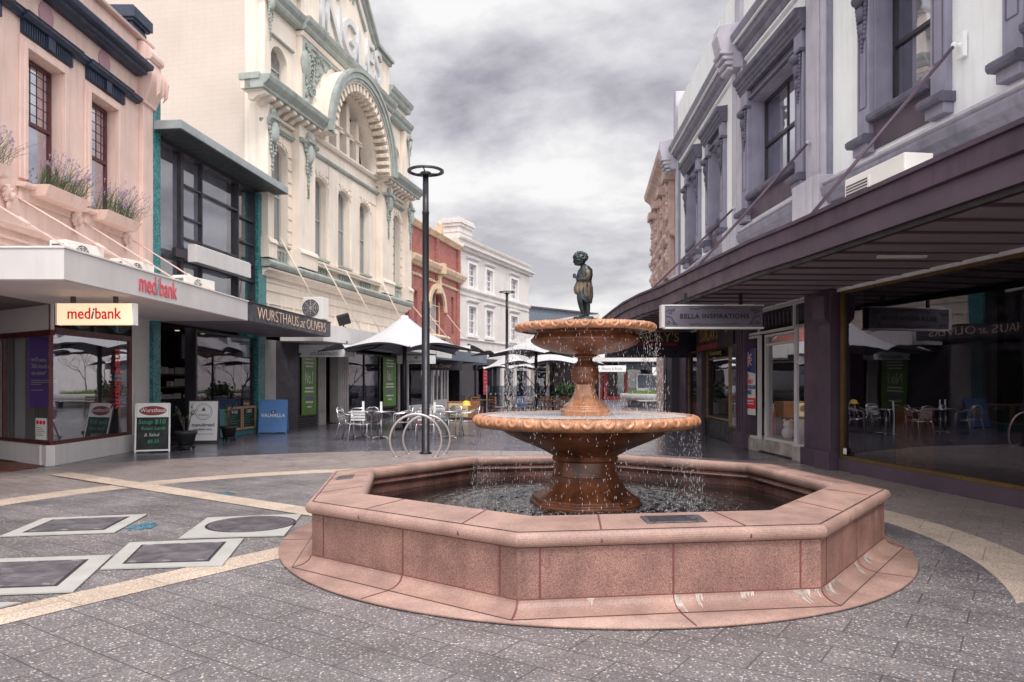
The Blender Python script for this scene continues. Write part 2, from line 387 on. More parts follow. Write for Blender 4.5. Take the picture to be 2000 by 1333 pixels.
mat('letter_grey', (.62, .63, .63), .7, var=.1, streak=.1)
mat('trim_green', (.37, .405, .375), .7, var=.18, scale=3, bump=.2, bscale=40, streak=.12)
mat('trim_tan', (.78, .60, .42), .8, var=.15, scale=2, bump=.25, bscale=25, streak=.25)
mat('navy', (.022, .035, .075), .45, var=.25, scale=4)
mat('mauve', (.44, .26, .30), .7, var=.08)
mat('trim_mid', (.29, .28, .36), .65, var=.14, scale=2, bump=.25, bscale=30, streak=.15)
mat('trim_hood', (.125, .12, .17), .6, var=.2, scale=3, bump=.25, bscale=40, streak=.2)
mat('trim_slate', (.25, .245, .31), .6, var=.16, scale=3, bump=.25, bscale=40, streak=.2)
mat('trim_light', (.50, .48, .54), .65, var=.12, scale=2, bump=.25, bscale=30, streak=.15)
mat('trim_dark', (.075, .07, .10), .55, var=.2, scale=3, bump=.2)
mat('plum', (.092, .058, .090), .5, var=.2, scale=1.2, bump=.15, bscale=20, streak=.25)
mat('plum_board', (.105, .072, .10), .55, var=.2, scale=.9, bump=.25, bscale=12)
mat('soffit', (.25, .21, .235), .6, var=.12, scale=.7)
mat('soffit_pale', (.62, .57, .57), .6, var=.08, scale=.7)
mat('sash_dark', (.035, .025, .035), .4, var=.2)
mat('sash_red', (.10, .018, .022), .4, var=.2)
mat('sash_white', (.78, .76, .74), .5, var=.05)
mat('sash_green', (.36, .40, .37), .5, var=.05)
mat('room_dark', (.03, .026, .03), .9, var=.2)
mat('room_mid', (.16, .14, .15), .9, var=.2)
mat('curtain', (.62, .58, .55), .9, var=.1, scale=6)
mat('mosaic_teal', (.03, .17, .175), .35, var=.0, pat=lambda t, src, noise, ramp, mul, col: ramp(noise(22, 3, None, .8), .42, (.008, .075, .09), .6, (.06, .30, .30)))
mat('panel_grey', (.34, .35, .40), .4, var=.1)
mat('steel_dark', (.055, .05, .06), .4, .4, var=.2)
mat('roof_edge', (.34, .38, .39), .5, var=.15)
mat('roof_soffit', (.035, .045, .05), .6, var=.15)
mat('white_paint', (.66, .64, .63), .45, var=.07, scale=1.2, streak=.06)
mat('white_ac', (.80, .77, .73), .4, var=.05)
mat('sign_light', (1.0, .78, .52), .4, var=0, emit=.42)
mat('red_letter', (.75, .01, .02), .4, var=0)
mat('red_letter_lit', (.55, .0, .005), .4, var=0, emit=.35)
mat('pink_letter', (.72, .09, .13), .5, var=0)
mat('blue_letter', (.02, .12, .25), .4, var=0)
mat('cyan_letter', (.08, .36, .45), .4, var=0)
mat('cream_letter', (.82, .60, .46), .5, var=0)
mat('gold', (.55, .33, .12), .4, .3, var=.1)
mat('gold_dim', (.30, .21, .09), .45, .3, var=.25, scale=8)
mat('brass', (.24, .15, .055), .35, .6, var=.15)
mat('black', (.012, .011, .013), .45, var=.2)
mat('black_sign', (.018, .014, .022), .35, var=.1)
mat('charcoal', (.05, .046, .06), .5, var=.1)
mat('pole', (.022, .021, .028), .38, .3, var=.1)
mat('alu', (.72, .71, .72), .22, 1, var=.05)
mat('alu_dull', (.52, .47, .45), .38, .7, var=.1)
mat('fabric', (.56, .555, .57), .85, var=.08, scale=1.2, bump=.08, bscale=8)
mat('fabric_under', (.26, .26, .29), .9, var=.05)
mat('purple', (.20, .075, .60), .35, var=.08)
mat('green_poster', (.12, .27, .035), .4, var=.15, scale=1.5)
mat('white_print', (.75, .76, .74), .5, var=0)
mat('poster_white', (.72, .72, .72), .5, var=.05)
mat('chalk', (.018, .022, .022), .7, var=.3)
mat('chalk_green', (.05, .35, .20), .8, var=0)
mat('chalk_white', (.5, .55, .5), .8, var=0)
mat('maroon', (.22, .012, .015), .4, var=.1)
mat('sky_blue', (.10, .25, .55), .4, var=.08)
mat('pot', (.03, .03, .033), .6, var=.15)
mat('leaf', (.06, .12, .04), .6, var=.35, scale=12)
mat('lavender', (.52, .34, .56), .7, var=.3, scale=20)
mat('grass_tuft', (.13, .22, .035), .7, var=.35, scale=12)
mat('bark', (.20, .16, .15), .8, var=.3)
mat('timber', (.32, .13, .05), .5, var=.3, scale=8)
mat('timber_light', (.50, .29, .15), .5, var=.2, scale=3)
mat('yellow', (.70, .52, .06), .5, var=.1)
mat('poster_cream', (.62, .53, .30), .5, var=.1)
mat('deep_red', (.30, .015, .025), .5, var=.15)
mat('flag_blue', (.01, .03, .18), .4, var=0)
mat('concrete', (.46, .43, .42), .7, var=.12, streak=.15, bump=.2)
mat('tread', (.20, .185, .20), .4, .4, var=.3, scale=6)
mat('concrete_pale', (.40, .39, .365), .7, var=.10, bump=.12, bscale=50)
mat('iron', (.075, .07, .08), .5, .2, var=.25, pat=lambda t, src, noise, ramp, mul, col: ramp(noise(6, 3), .35, (.11, .10, .115), .65, (.19, .175, .19)))
mat('cream_far', (.62, .52, .42), .8, var=.1)
mat('slate_far', (.13, .15, .19), .7, var=.1)
mat('water_white', (.9, .9, .92), .12, var=0, trans=.5)
mat('marble', (.50, .46, .42), .35, var=.35, scale=4)
mat('marker_blue', (.07, .24, .33), .5, var=.4, scale=40)
mat('plaque', (.20, .185, .20), .35, .6, var=.35, scale=30)
mat('ornament_pink', (.58, .42, .37), .8, var=.2, scale=3, bump=.4, bscale=20)
glass('glass_win', (.68, .68, .72), .16, edge=.85, refl=(.85, .85, .95))
mat('sign_face', (.14, .125, .16), .5, var=.1)
glass('glass_dim', (.5, .5, .55), .06, edge=.35, refl=(.4, .4, .45))
glass('glass_front', (.60, .60, .62), .20, edge=.7, refl=(.8, .8, .85))
glass('glass_blue', (.80, .80, .85), .14, edge=.45)
glass('glass_bright', (.30, .30, .33), .40, edge=.9, refl=(.9, .9, 1))
glass('glass_shop', (.62, .60, .62), .08, edge=.70, refl=(.40, .385, .43))
glass('glass_clear', (.86, .87, .88), .07, edge=.6)
glass('glass_screen', (.6, .62, .68), .10, edge=.5)
def water(name, dark, scale, strength, ringc=None, foam=0, rough=.03, fr=None, dist=.04):
    m = bpy.data.materials.new(name); m.use_nodes = True; t = m.node_tree; n = t.nodes.new; l = t.links.new; MATS[name] = m
    p = t.nodes['Principled BSDF']; p.inputs['Base Color'].default_value = (*dark, 1); p.inputs['Roughness'].default_value = rough; p.inputs['Specular IOR Level'].default_value = .8
    tc = n('ShaderNodeTexCoord'); a = n('ShaderNodeTexNoise'); a.inputs['Scale'].default_value = scale; a.inputs['Detail'].default_value = 4; a.inputs['Roughness'].default_value = .6; a.inputs['Distortion'].default_value = .6
    l(tc.outputs['Object'], a.inputs[0])
    h = a.outputs[0]
    wv = n('ShaderNodeTexWave'); wv.wave_type = 'RINGS'; wv.rings_direction = 'Z'; wv.inputs['Scale'].default_value = 2.6; wv.inputs['Distortion'].default_value = 3; wv.inputs['Detail Scale'].default_value = 3; l(tc.outputs['Object'], wv.inputs[0])
    mm = n('ShaderNodeMath'); mm.operation = 'MULTIPLY_ADD'; l(wv.outputs['Fac'], mm.inputs[0]); mm.inputs[1].default_value = .25; l(h, mm.inputs[2])
    b = n('ShaderNodeBump'); b.inputs['Distance'].default_value = dist
    ln = n('ShaderNodeVectorMath'); ln.operation = 'LENGTH'; l(tc.outputs['Object'], ln.inputs[0])
    mr = n('ShaderNodeMapRange'); l(ln.outputs['Value'], mr.inputs[0]); mr.inputs[1].default_value = .9; mr.inputs[2].default_value = 1.9; mr.inputs[3].default_value = strength; mr.inputs[4].default_value = strength*.15
    l(mr.outputs[0], b.inputs['Strength']); l(mm.outputs[0], b.inputs['Height']); l(b.outputs[0], p.inputs['Normal'])
    if foam:
        f = n('ShaderNodeTexNoise'); f.inputs['Scale'].default_value = 34; f.inputs['Detail'].default_value = 3; l(tc.outputs['Object'], f.inputs[0])
        r = n('ShaderNodeValToRGB'); e = r.color_ramp.elements; e[0].position = .60-foam*.14; e[0].color = (*dark, 1); e[1].position = .70-foam*.12; e[1].color = (.62, .60, .60, 1); l(f.outputs[0], r.inputs[0])
        if fr:
            q = n('ShaderNodeMapRange'); l(ln.outputs['Value'], q.inputs[0]); q.inputs[1].default_value = fr*.55; q.inputs[2].default_value = fr; q.inputs[3].default_value = .9; q.inputs[4].default_value = 0
            mxx = n('ShaderNodeMix'); mxx.data_type = 'RGBA'; l(q.outputs[0], mxx.inputs[0]); mxx.inputs[6].default_value = (*dark, 1); l(r.outputs[0], mxx.inputs[7]); l(mxx.outputs[2], p.inputs['Base Color'])
        else: l(r.outputs[0], p.inputs['Base Color'])
    return m
mat('joint_dark', (.09, .05, .045), .7, var=.2)
water('pool_water', (.012, .009, .009), 24, 1.0, foam=.10, fr=1.6, dist=.012)
water('bowl_water', (.42, .39, .39), 15, .5, foam=.6, dist=.008, rough=.55)
# ---------------------------------------------------------------- ground
FX, FY = .72, 7.367            # fountain centre
PX, PY = -1.2, 7.5             # centre of the paving rings
MB().add([(-400,-60,0),(400,-60,0),(400,900,0),(-400,900,0)], [(0,1,2,3)]).build('street_paving', 'paving_smooth', kind='structure', label='smooth dark wet pavers of the pedestrian street')
def annulus(r0, r1, z, a0=0, a1=360, n=96, c=(PX, PY)):
    mb = MB(); vs = []; fs = []
    for i in range(n+1):
        a = R(a0+(a1-a0)*i/n)
        for r in (r0, r1): vs.append((c[0]+r*math.cos(a), c[1]+r*math.sin(a), z))
    for i in range(n): fs.append((2*i, 2*i+1, 2*i+3, 2*i+2))
    return mb.add(vs, fs)
MB().add([(PX+9.0*math.cos(2*PI*i/96), PY+9.0*math.sin(2*PI*i/96), .004) for i in range(96)], [tuple(range(96))]).build('paving_outer_circle', 'paving_ring', kind='structure', label='outer ring of brownish pavers')
annulus(5.2, 5.72, .008, n=128).build('paving_buff_ring', 'paving_buff', kind='structure', label='circular buff band in the plaza paving')
MB().add([(PX+5.22*math.cos(2*PI*i/96), PY+5.22*math.sin(2*PI*i/96), .012) for i in range(96)], [tuple(range(96))]).build('plaza_paving', 'paving_dark', kind='structure', label='dark exposed aggregate pavers around the fountain')
def strip(p, q, w, z, name):
    p = Vector(p); q = Vector(q); t = (q-p).normalized(); n_ = Vector((-t.y, t.x))*w/2
    return MB().add([(*(p-n_), z), (*(q-n_), z), (*(q+n_), z), (*(p+n_), z)], [(0, 1, 2, 3)]).build(name, 'paving_buff', kind='structure')
u1 = Vector((math.cos(R(56)), math.sin(R(56)))); u2 = Vector((math.cos(R(-35.5)), math.sin(R(-35.5)))); X0 = Vector((-1.19, 7.79))
strip(X0-u1*5.3, X0+u1*.4, .36, .016, 'paving_buff_band')
strip(X0-u2*7.6, X0+u2*.6, .36, .020, 'paving_buff_band')
MB().add([(-16,9.2,.008),(-8.42,12.6,.008),(-8.42,13.85,.008),(-11.5,15.5,.008),(-16,15.5,.008)], [(0,1,2,3,4)]).build('entrance_paving', 'red_pavers', kind='structure', label='small red pavers at the white shop entrance')
MB().add([(-3.0, -6, .0135), (7, -6, .0135), (7, 5.15, .0135), (3.62, 5.15, .0135), (0, 3.2, .0135), (-3.0, 3.2, .0135)], [(0, 1, 2, 3, 4, 5)]).build('plaza_paving', 'paving_dark', kind='structure', label='near corner of the dark aggregate paving')
# access covers with pale concrete surrounds
def cover(label, quad, inner, rnd=False):
    cx = sum(p[0] for p in quad)/4; cy = sum(p[1] for p in quad)/4
    t = thing('access_cover', label, 'manhole cover', (cx, cy, .024), 0, 'access covers set in the paving')
    q = [(x-cx, y-cy) for x, y in quad]
    MB().plan(q, -.006, .004).build('surround', 'concrete_pale', t)
    if rnd:
        ic = inner; mb = MB(); mb.lathe([(ic[2]+.03, .0), (ic[2]+.03, .007), (ic[2]+.005, .0075)], 48, (ic[0]-cx, ic[1]-cy, 0)); mb.build('rim', 'steel_dark', t)
        mb = MB(); r = ic[2]
        mb.lathe([(r, 0), (r, .009)], 48, (ic[0]-cx, ic[1]-cy, 0))
        k = -r+.04
        mb.build('lid', 'iron', t); mb = MB()
        while k < r-.03:
            h = math.sqrt(r*r-k*k)-.02; mb.box(ic[0]-cx-h, ic[0]-cx+h, ic[1]-cy+k-.008, ic[1]-cy+k+.008, .009, .014); k += .045
        mb.build('tread', 'tread', t)
    else:
        iq = [(x-cx, y-cy) for x, y in inner]; mx_ = sum(p[0] for p in iq)/4; my_ = sum(p[1] for p in iq)/4
        big = [((x-mx_)*1.07+mx_, (y-my_)*1.07+my_) for x, y in iq]
        MB().plan(big, .002, .007).build('rim', 'steel_dark', t)
        mb = MB(); mb.plan(iq, .004, .0095); mb.build('lid', 'iron', t); mb = MB()
        a, b_, c_, d_ = [Vector(p) for p in iq]
        for i in range(1, 16):
            p = a.lerp(d_, i/16); q_ = b_.lerp(c_, i/16); e_ = (q_-p)*.04; p = p+e_; q_ = q_-e_
            mid = (p+q_)/2; ax = (q_-p)/2; ay = Vector((-ax.y, ax.x)).normalized()*.006
            mb.obox((mid.x, mid.y, .011), (ax.x, ax.y, 0), (ay.x, ay.y, 0), (0, 0, .0015))
        mb.build('tread', 'tread', t)
        mb = MB()
        for u_ in (.08, .5, .92):
            for v_ in (.03, .97):
                p = a.lerp(b_, u_).lerp(d_.lerp(c_, u_), v_); mb.box(p.x-.03, p.x+.03, p.y-.012, p.y+.012, .010, .0135)
        mb.build('lifting_key', 'alu_dull', t)
def inset(q, k):
    cx = sum(p[0] for p in q)/4; cy = sum(p[1] for p in q)/4; return [((x-cx)*k+cx, (y-cy)*k+cy) for x, y in q]
qa = [(-4.92,7.18),(-3.92,7.37),(-4.09,8.39),(-5.10,8.14)]; cover('rectangular iron cover in pale surround, farthest left of the four', qa, inset(qa, .68))
qb = [(-3.16,7.09),(-2.20,7.22),(-2.36,8.40),(-3.33,8.18)]; cover('round ribbed iron cover in a pale square surround beside the fountain', qb, (-2.72, 7.80, .42), True)
qc = [(-3.26,5.92),(-2.34,6.04),(-2.54,7.08),(-3.53,6.90)]; cover('rectangular ribbed cover nearest the round one, beside the buff band', qc, inset(qc, .68))
qd = [(-4.20,5.12),(-3.10,5.28),(-3.42,6.40),(-4.50,6.23)]; cover('rectangular iron cover cut by the left edge of the photo', qd, inset(qd, .68))
qe = [(-4.4,4.6),(-3.46,4.72),(-3.30,5.02),(-4.35,5.0)]; MB().plan(qe, .018, .028).build('concrete_patch', 'concrete_pale', label='bare corner of pale concrete at the left edge of the paving', cat='paving slab')
for k, (x_, y_) in enumerate([(-3.82, 7.72), (-3.84, 9.95)]):
    mb = MB(); random.seed(k+3)
    for i in range(46):
        a = random.random()*2*PI; r = random.random()**.6
        px = x_+r*math.cos(a)*.13; py = y_+r*math.sin(a)*.22
        s_ = random.uniform(.014, .035); mb.plan([(px+s_*math.cos(b*1.26), py+s_*math.sin(b*1.26)) for b in range(5)], .016+.0004*i/10, .0175+.0002*i/10)
    mb.build('painted_mark', 'marker_blue', label=['flaking blue painted mark between two rectangular covers', 'flaking blue painted mark just beyond the long buff band'][k], cat='paint mark')
random.seed(11)
# ---------------------------------------------------------------- fountain
OA = R(-104.7)
def octp(r, z, k): a = OA+k*PI/4; r *= .984; return Vector((r*math.cos(a), r*math.sin(a), z))
ft = thing('fountain', 'two-tiered terracotta fountain in an octagonal pink granite pool', 'fountain', (FX, FY, 0))
MB().lathe([(2.2, .018), (2.2, .034), (2.885, .034), (2.885, .018)], 128).build('ground_slab', 'granite_top', ft, label='round pink granite slab under the pool')
# concave skirt, octagonal
sk = [(2.93, .036), (2.885, .038)] + [(2.745+.14*(1-math.sin(t))**1.0, .04+.085*(1-math.cos(t))) for t in [PI/2*i/7 for i in range(1, 8)]]
sk = [(2.90, .0362)] + [(2.75+.15*(1-math.sin(PI/2*i/8)), .038+.075*(1-math.cos(PI/2*i/8))) for i in range(9)] + [(2.70, .113)]
def octsweep(prof, name, m, parent, sub=1, close=False, **kw):
    vs = []; n = 8
    for (r, z) in prof:
        for k in range(8): vs.append(octp(r, z, k))
    fs = [(i*n+k, i*n+(k+1) % n, (i+1)*n+(k+1) % n, (i+1)*n+k) for i in range(len(prof)-1) for k in range(n)]
    me = MB().add(vs, fs)
    return me.build(name, m, parent, fix=False, **kw)
octsweep(sk, 'skirt', 'granite_top', ft)
octsweep([(2.74, .113), (2.74, .455)], 'pool_wall', 'granite_wall', ft)
b = .048
cp = [(2.60, .452), (2.745, .452)] + [(2.748+b*math.sin(t)*.95, .452+b-b*math.cos(t)) for t in [PI*i/10 for i in range(1, 10)]] + [(2.742, .546), (2.738, .541), (2.732, .5475), (2.34, .583)] + [(2.335-.055*math.sin(t), .528+.055*math.cos(t)) for t in [PI*i/8 for i in range(0, 9)]] + [(2.34, .47)]
octsweep(cp, 'coping', 'granite_top', ft)
octsweep([(2.34, .47), (2.30, .425), (2.34, .38), (2.34, .2)], 'pool_lining', 'granite_wet', ft, label='dark wet inside wall of the pool')
from mathutils import noise as mnoise
def ripples(rf, z0, nr_, na, ampf, fr_=14.0):
    vs = [(0, 0, z0)]; fs = []
    for j in range(1, nr_+1):
        for i in range(na):
            a = 2*PI*i/na; r = rf(a)*j/nr_; x, y = r*math.cos(a), r*math.sin(a)
            h = mnoise.noise(Vector((x*fr_, y*fr_, 0)))+.6*mnoise.noise(Vector((x*fr_*2.1, y*fr_*2.1, 5)))+.7*math.sin(r*42+2.2*mnoise.noise(Vector((x*3, y*3, 2))))*.6
            vs.append((x, y, z0+h*ampf(r)))
    for i in range(na): fs.append((0, 1+i, 1+(i+1) % na))
    for j in range(nr_-1):
        for i in range(na): b0 = 1+j*na; fs.append((b0+i, b0+na+i, b0+na+(i+1) % na, b0+(i+1) % na))
    return MB().add(vs, fs, True)
def octr(a):
    d = ((a-OA) % (PI/4))-PI/8; return 2.335*.984*math.cos(PI/8)/math.cos(d)
pw = ripples(octr, .315, 120, 300, lambda r: .0014+.017*math.exp(-((r-.95)/.38)**2))
pw.build('pool_water', 'pool_water', ft)
# joints (dark red mortar)
jm = MB()
def seg(p, q, w, up, t=.0025):
    p = Vector(p); q = Vector(q); m_ = (p+q)/2; ax = (q-p)/2; up = Vector(up).normalized(); ay = ax.cross(up).normalized()*w/2
    jm.obox(m_, ax, ay, up*t)
for k in range(8):
    P0, P1 = octp(1, 0, k), octp(1, 0, k+1); nrm = (P0+P1).normalized()
    for f in (.07, .5, .93):
        w0 = octp(2.74, .113, k).lerp(octp(2.74, .113, k+1), f); w1 = w0.copy(); w1.z = .452
        seg(w0, w1, .013, nrm)
    for f in ((.30, .77) if k != 0 else (.265, .745)):
        pts = [octp(r, z, k).lerp(octp(r, z, k+1), f) for r, z in [(2.34, .5835), (2.73, .5478), (2.762, .537), (2.787, .515), (2.795, .49), (2.772, .462)]]
        for a_, c_ in zip(pts[:-1], pts[1:]):
            nn = (c_-a_).cross(P1-P0).normalized()
            if nn.dot(nrm+Vector((0, 0, 1))) < 0: nn = -nn
            seg(a_, c_, .012, nn)
    a0, a1 = octp(2.741, .114, k), octp(2.741, .114, k+1); seg(a0, a1, .012, nrm)
    for f in (0, .5):
        pts = [octp(r, z, k).lerp(octp(r, z, k+1), f) for r, z in sk[1:]]
        for a_, c_ in zip(pts[:-1], pts[1:]): seg(a_, c_, .013, (nrm if f else (octp(1, 0, k)))+Vector((0, 0, 1)), .003)
        g0 = octp(2.89, .0345, k).lerp(octp(2.89, .0345, k+1), f); g1 = g0.normalized()*2.885; g1.z = .0345
        if (g1-g0).length > .05: seg(g0, g1, .010, (0, 0, 1))
jm.build('mortar_joint', 'joint_red', ft)
jm = MB()
for k in range(8):
    a0, a1 = octp(2.733, .5478, k), octp(2.733, .5478, k+1); seg(a0, a1, .009, (0, 0, 1), .0015)
    nrm = (octp(1, 0, k)+octp(1, 0, k+1)).normalized(); a0, a1 = octp(2.7405, .450, k), octp(2.7405, .450, k+1); seg(a0, a1, .010, nrm, .002)
    a0, a1 = octp(2.899, .0375, k), octp(2.899, .0375, k+1); seg(a0, a1, .006, (0, 0, 1), .0015)
jm.build('seam', 'joint_dark', ft)
# lime stains running down the skirt
lm = MB(); random.seed(5)
def stain(k, f, w, h):
    for i in range(int(w/.012)):
        ff = f+i*.012/2.1; hh = h*random.uniform(.25, 1)
        q = [octp(r, z, k).lerp(octp(r, z, k+1), ff) for r, z in sk[::-1]]
        q1 = [octp(r, z, k).lerp(octp(r, z, k+1), ff+.0052) for r, z in sk[::-1]]
        nrm = (octp(1, 0, k)+octp(1, 0, k+1)).normalized(); o_ = (nrm+Vector((0, 0, .6)))*.0035
        m_ = max(2, int(hh*len(q)))
        vs = []
        for j in range(1, m_+1): vs += [q[j]+o_, q1[j].lerp(q[j], .6*(j == m_))+o_]
        if len(vs) >= 4: lm.add(vs, [(2*j, 2*j+1, 2*j+3, 2*j+2) for j in range(len(vs)//2-1)])
stain(0, .50, .05, .9); stain(0, .57, .05, .7); stain(0, .72, .10, .5); stain(0, .90, .12, .8); stain(0, .975, .05, .6); stain(1, .03, .35, .6); stain(1, .42, .10, .8); stain(1, .56, .22, .6); stain(0, .22, .05, .4)
lm.build1('lime_stain', 'lime_stain', ft)
# pedestals
def blend(prof8, name, m, label=None, n=8, rot=OA+.02):
    o = MB().lathe(prof8, n, rot=rot, sm=True).build(name, m, ft, bevel=.008, label=label); o.data.set_sharp_from_angle(angle=R(34)); return o
blend([(.56, .27), (.56, .335), (.535, .35), (.535, .385), (.50, .40), (.445, .435), (.395, .48), (.355, .54), (.328, .59), (.318, .615)], 'lower_pedestal', 'terracotta_wet')
MB().lathe([(.322, .60), (.312, .64), (.303, .69), (.30, .735)], 64, cap=False).build('pedestal_neck', 'terracotta_wet', ft)
MB().lathe([(.28, .735), (.315, .74), (.325, .76), (.315, .785), (.34, .80), (.42, .845), (.52, .89), (.63, .935), (.74, .985), (.82, 1.03), (.86, 1.065), (.90, 1.075), (1.0, 1.085), (1.03, 1.09)], 96).build('lower_bowl', 'terracotta_wet', ft)
def lip(R0, z0, wid, hgt, nros, name):
    """bowl lip with a running row of concentric half rosettes"""
    nu = nros*28; nv = 22; vs = []; fs = []
    for i in range(nu):
        th = 2*PI*i/nu; cell = (i/28) % 1; uu = (cell-.5)*2*PI*R0/nros
        for j in range(nv+1):
            t = j/nv
            a = R(-100)+t*R(190)      # from underneath to the top
            r = R0-wid+wid*math.cos(a)*1.0 if math.cos(a) > 0 else R0-wid+wid*.3*math.cos(a)
            z = z0+hgt*math.sin(a)
            # distance along profile, measured from the upper edge
            vv = (1-t)*hgt*2.6
            q = math.hypot(uu, (vv-.2*hgt)*.9)
            w_ = 2*PI*R0/nros
            dsp = 0
            if q < w_*.47: dsp = .012*(.5+.5*math.cos(q/(w_*.47)*PI*5)) + (.010 if q < w_*.09 else 0)
            else: dsp = .002*math.sin(th*nros*6)
            fall = min(1, max(0, (t)*6))*min(1, max(0, (1-t)*5))
            r += dsp*fall*max(.2, math.cos(a)); z += dsp*fall*math.sin(a)
            vs.append((r*math.cos(th), r*math.sin(th), z))
    m_ = nv+1
    for i in range(nu):
        i2 = (i+1) % nu
        for j in range(nv): fs.append((i*m_+j, i2*m_+j, i2*m_+j+1, i*m_+j+1))
    o = MB().add(vs, fs, True).build(name, 'terracotta', ft)
    return o
lip(1.10, 1.128, .085, .058, 40, 'lower_rim')
MB().lathe([(1.03, 1.19), (.97, 1.178), (.955, 1.12)], 96, cap=False).build('rim_inside', 'terracotta', ft)
ripples(lambda a: .985, 1.176, 50, 200, lambda r: .006, 20).build('bowl_water', 'bowl_water', ft)
blend([(.245, 1.15), (.245, 1.20), (.25, 1.225), (.235, 1.245), (.22, 1.25), (.225, 1.27), (.205, 1.285), (.17, 1.31), (.135, 1.35), (.11, 1.40), (.098, 1.45), (.096, 1.49)], 'upper_pedestal', 'terracotta')
MB().lathe([(.096, 1.485), (.118, 1.505), (.134, 1.52), (.137, 1.55), (.128, 1.565), (.137, 1.575), (.137, 1.61), (.13, 1.625), (.134, 1.64), (.12, 1.67), (.085, 1.70), (.072, 1.72), (.075, 1.745), (.11, 1.755), (.11, 1.765), (.08, 1.77)], 40).build('pedestal_collar', 'terracotta_wet', ft)
MB().lathe([(.08, 1.765), (.20, 1.785), (.32, 1.805), (.43, 1.84), (.505, 1.875), (.535, 1.905), (.535, 1.925), (.51, 1.95), (.495, 1.975), (.50, 1.995), (.57, 2.005), (.62, 2.01)], 80).build('upper_bowl', 'terracotta_wet', ft)
lip(.685, 2.036, .06, .037, 32, 'upper_rim')
MB().lathe([(.635, 2.07), (.60, 2.06), (.58, 2.0)], 80, cap=False).build('rim_inside', 'terracotta', ft)
ripples(lambda a: .615, 2.064, 30, 120, lambda r: .004, 24).build('bowl_water', 'bowl_water', ft)
MB().lathe([(.17, 2.0), (.17, 2.075), (.13, 2.09), (.12, 2.115), (.001, 2.115)], 8, rot=.3, sm=False).build('statue_base', 'terracotta_wet', ft)
# plaques on the coping
def plaque(name, lx, ly, w_, h_, ang, label, rows, lz, tilt):
    t = thing(name, label, 'plaque', (lx, ly, lz), R(ang)); t.rotation_euler = (R(tilt), 0, R(ang))
    MB().box(-w_/2, w_/2, -h_/2, h_/2, 0, .008).build('plate', 'plaque', t, bevel=.002)
    mb = MB(); random.seed(int(w_*100))
    for i in range(rows):
        y = h_/2-(i+1)*h_/(rows+1); mb.box(-w_*.42+(.3*w_ if i < rows*0 else 0), w_*random.uniform(.25, .42), y-.0035, y+.0035, .008, .0105)
    mb.build('raised_text', 'steel_dark', t)
    if w_ > .3: MB().lathe([(.028, .008), (.028, .011), (.018, .011)], 20, (-w_*.36, -h_*.25, 0)).build('emblem', 'steel_dark', t)
plaque('plaque', 1.10, 5.10, .42, .16, 7.8, 'long bronze plaque on the front coping of the pool', 6, .5675, 5.6)
plaque('plaque', -1.65, 7.40, .26, .16, 96, 'small bronze plaque on the left coping of the pool', 4, .5625, -5.6)
# falling water
random.seed(21)
dm = MB()
def drop(x, y, z, r, l_):
    dm.add([(x, y, z+l_), (x+r, y, z), (x-r*.5, y+r*.87, z), (x-r*.5, y-r*.87, z), (x, y, z-l_*.7)], [(0,1,2),(0,2,3),(0,3,1),(4,2,1),(4,3,2),(4,1,3)], True)
def curtain_drops(rad, ztop, zbot, n, clumps):
    ang = [random.uniform(0, 2*PI) for _ in range(clumps)]
    for i in range(n):
        a = random.choice(ang)+random.gauss(0, .012) if random.random() < .55 else random.uniform(0, 2*PI)
        u = random.random(); z = ztop-(ztop-zbot)*u
        rr = rad+.02+.05*math.sqrt(u)*random.uniform(.2, 1.5)
        drop(rr*math.cos(a), rr*math.sin(a), z, random.uniform(.0012, .0028), random.uniform(.004, .019)*(1+u))
curtain_drops(.66, 1.99, 1.19, 1500, 110)
curtain_drops(1.06, 1.07, .33, 1500, 150)
for side, n_ in ((PI+.1, 420), (-.25, 90)):      # heavier streams from both sides of the upper bowl
    for i in range(n_):
        a = side+random.gauss(0, .24); u = random.random(); rr = .70+.10*math.sqrt(u)*random.uniform(.3, 1.3)
        drop(rr*math.cos(a), rr*math.sin(a), 1.98-.80*u, random.uniform(.0014, .0032), random.uniform(.004, .018)*(1+u))
for i in range(420):                    # splashes above the water in the bowl and the pool
    a = random.uniform(0, 2*PI); r = random.uniform(.3, .95); drop(r*math.cos(a), r*math.sin(a), 1.17+abs(random.gauss(0, .018)), random.uniform(.002, .005), random.uniform(.002, .006))
for i in range(700):
    a = random.uniform(0, 2*PI); r = random.gauss(1.15, .22); drop(r*math.cos(a), r*math.sin(a), .318+abs(random.gauss(0, .025)), random.uniform(.002, .005), random.uniform(.002, .007))
dr = dm.build('falling_water', 'water_white', None, label='droplets of water dripping from the rims of both fountain bowls', cat='water', kind='stuff'); dr.location = (FX, FY, 0)
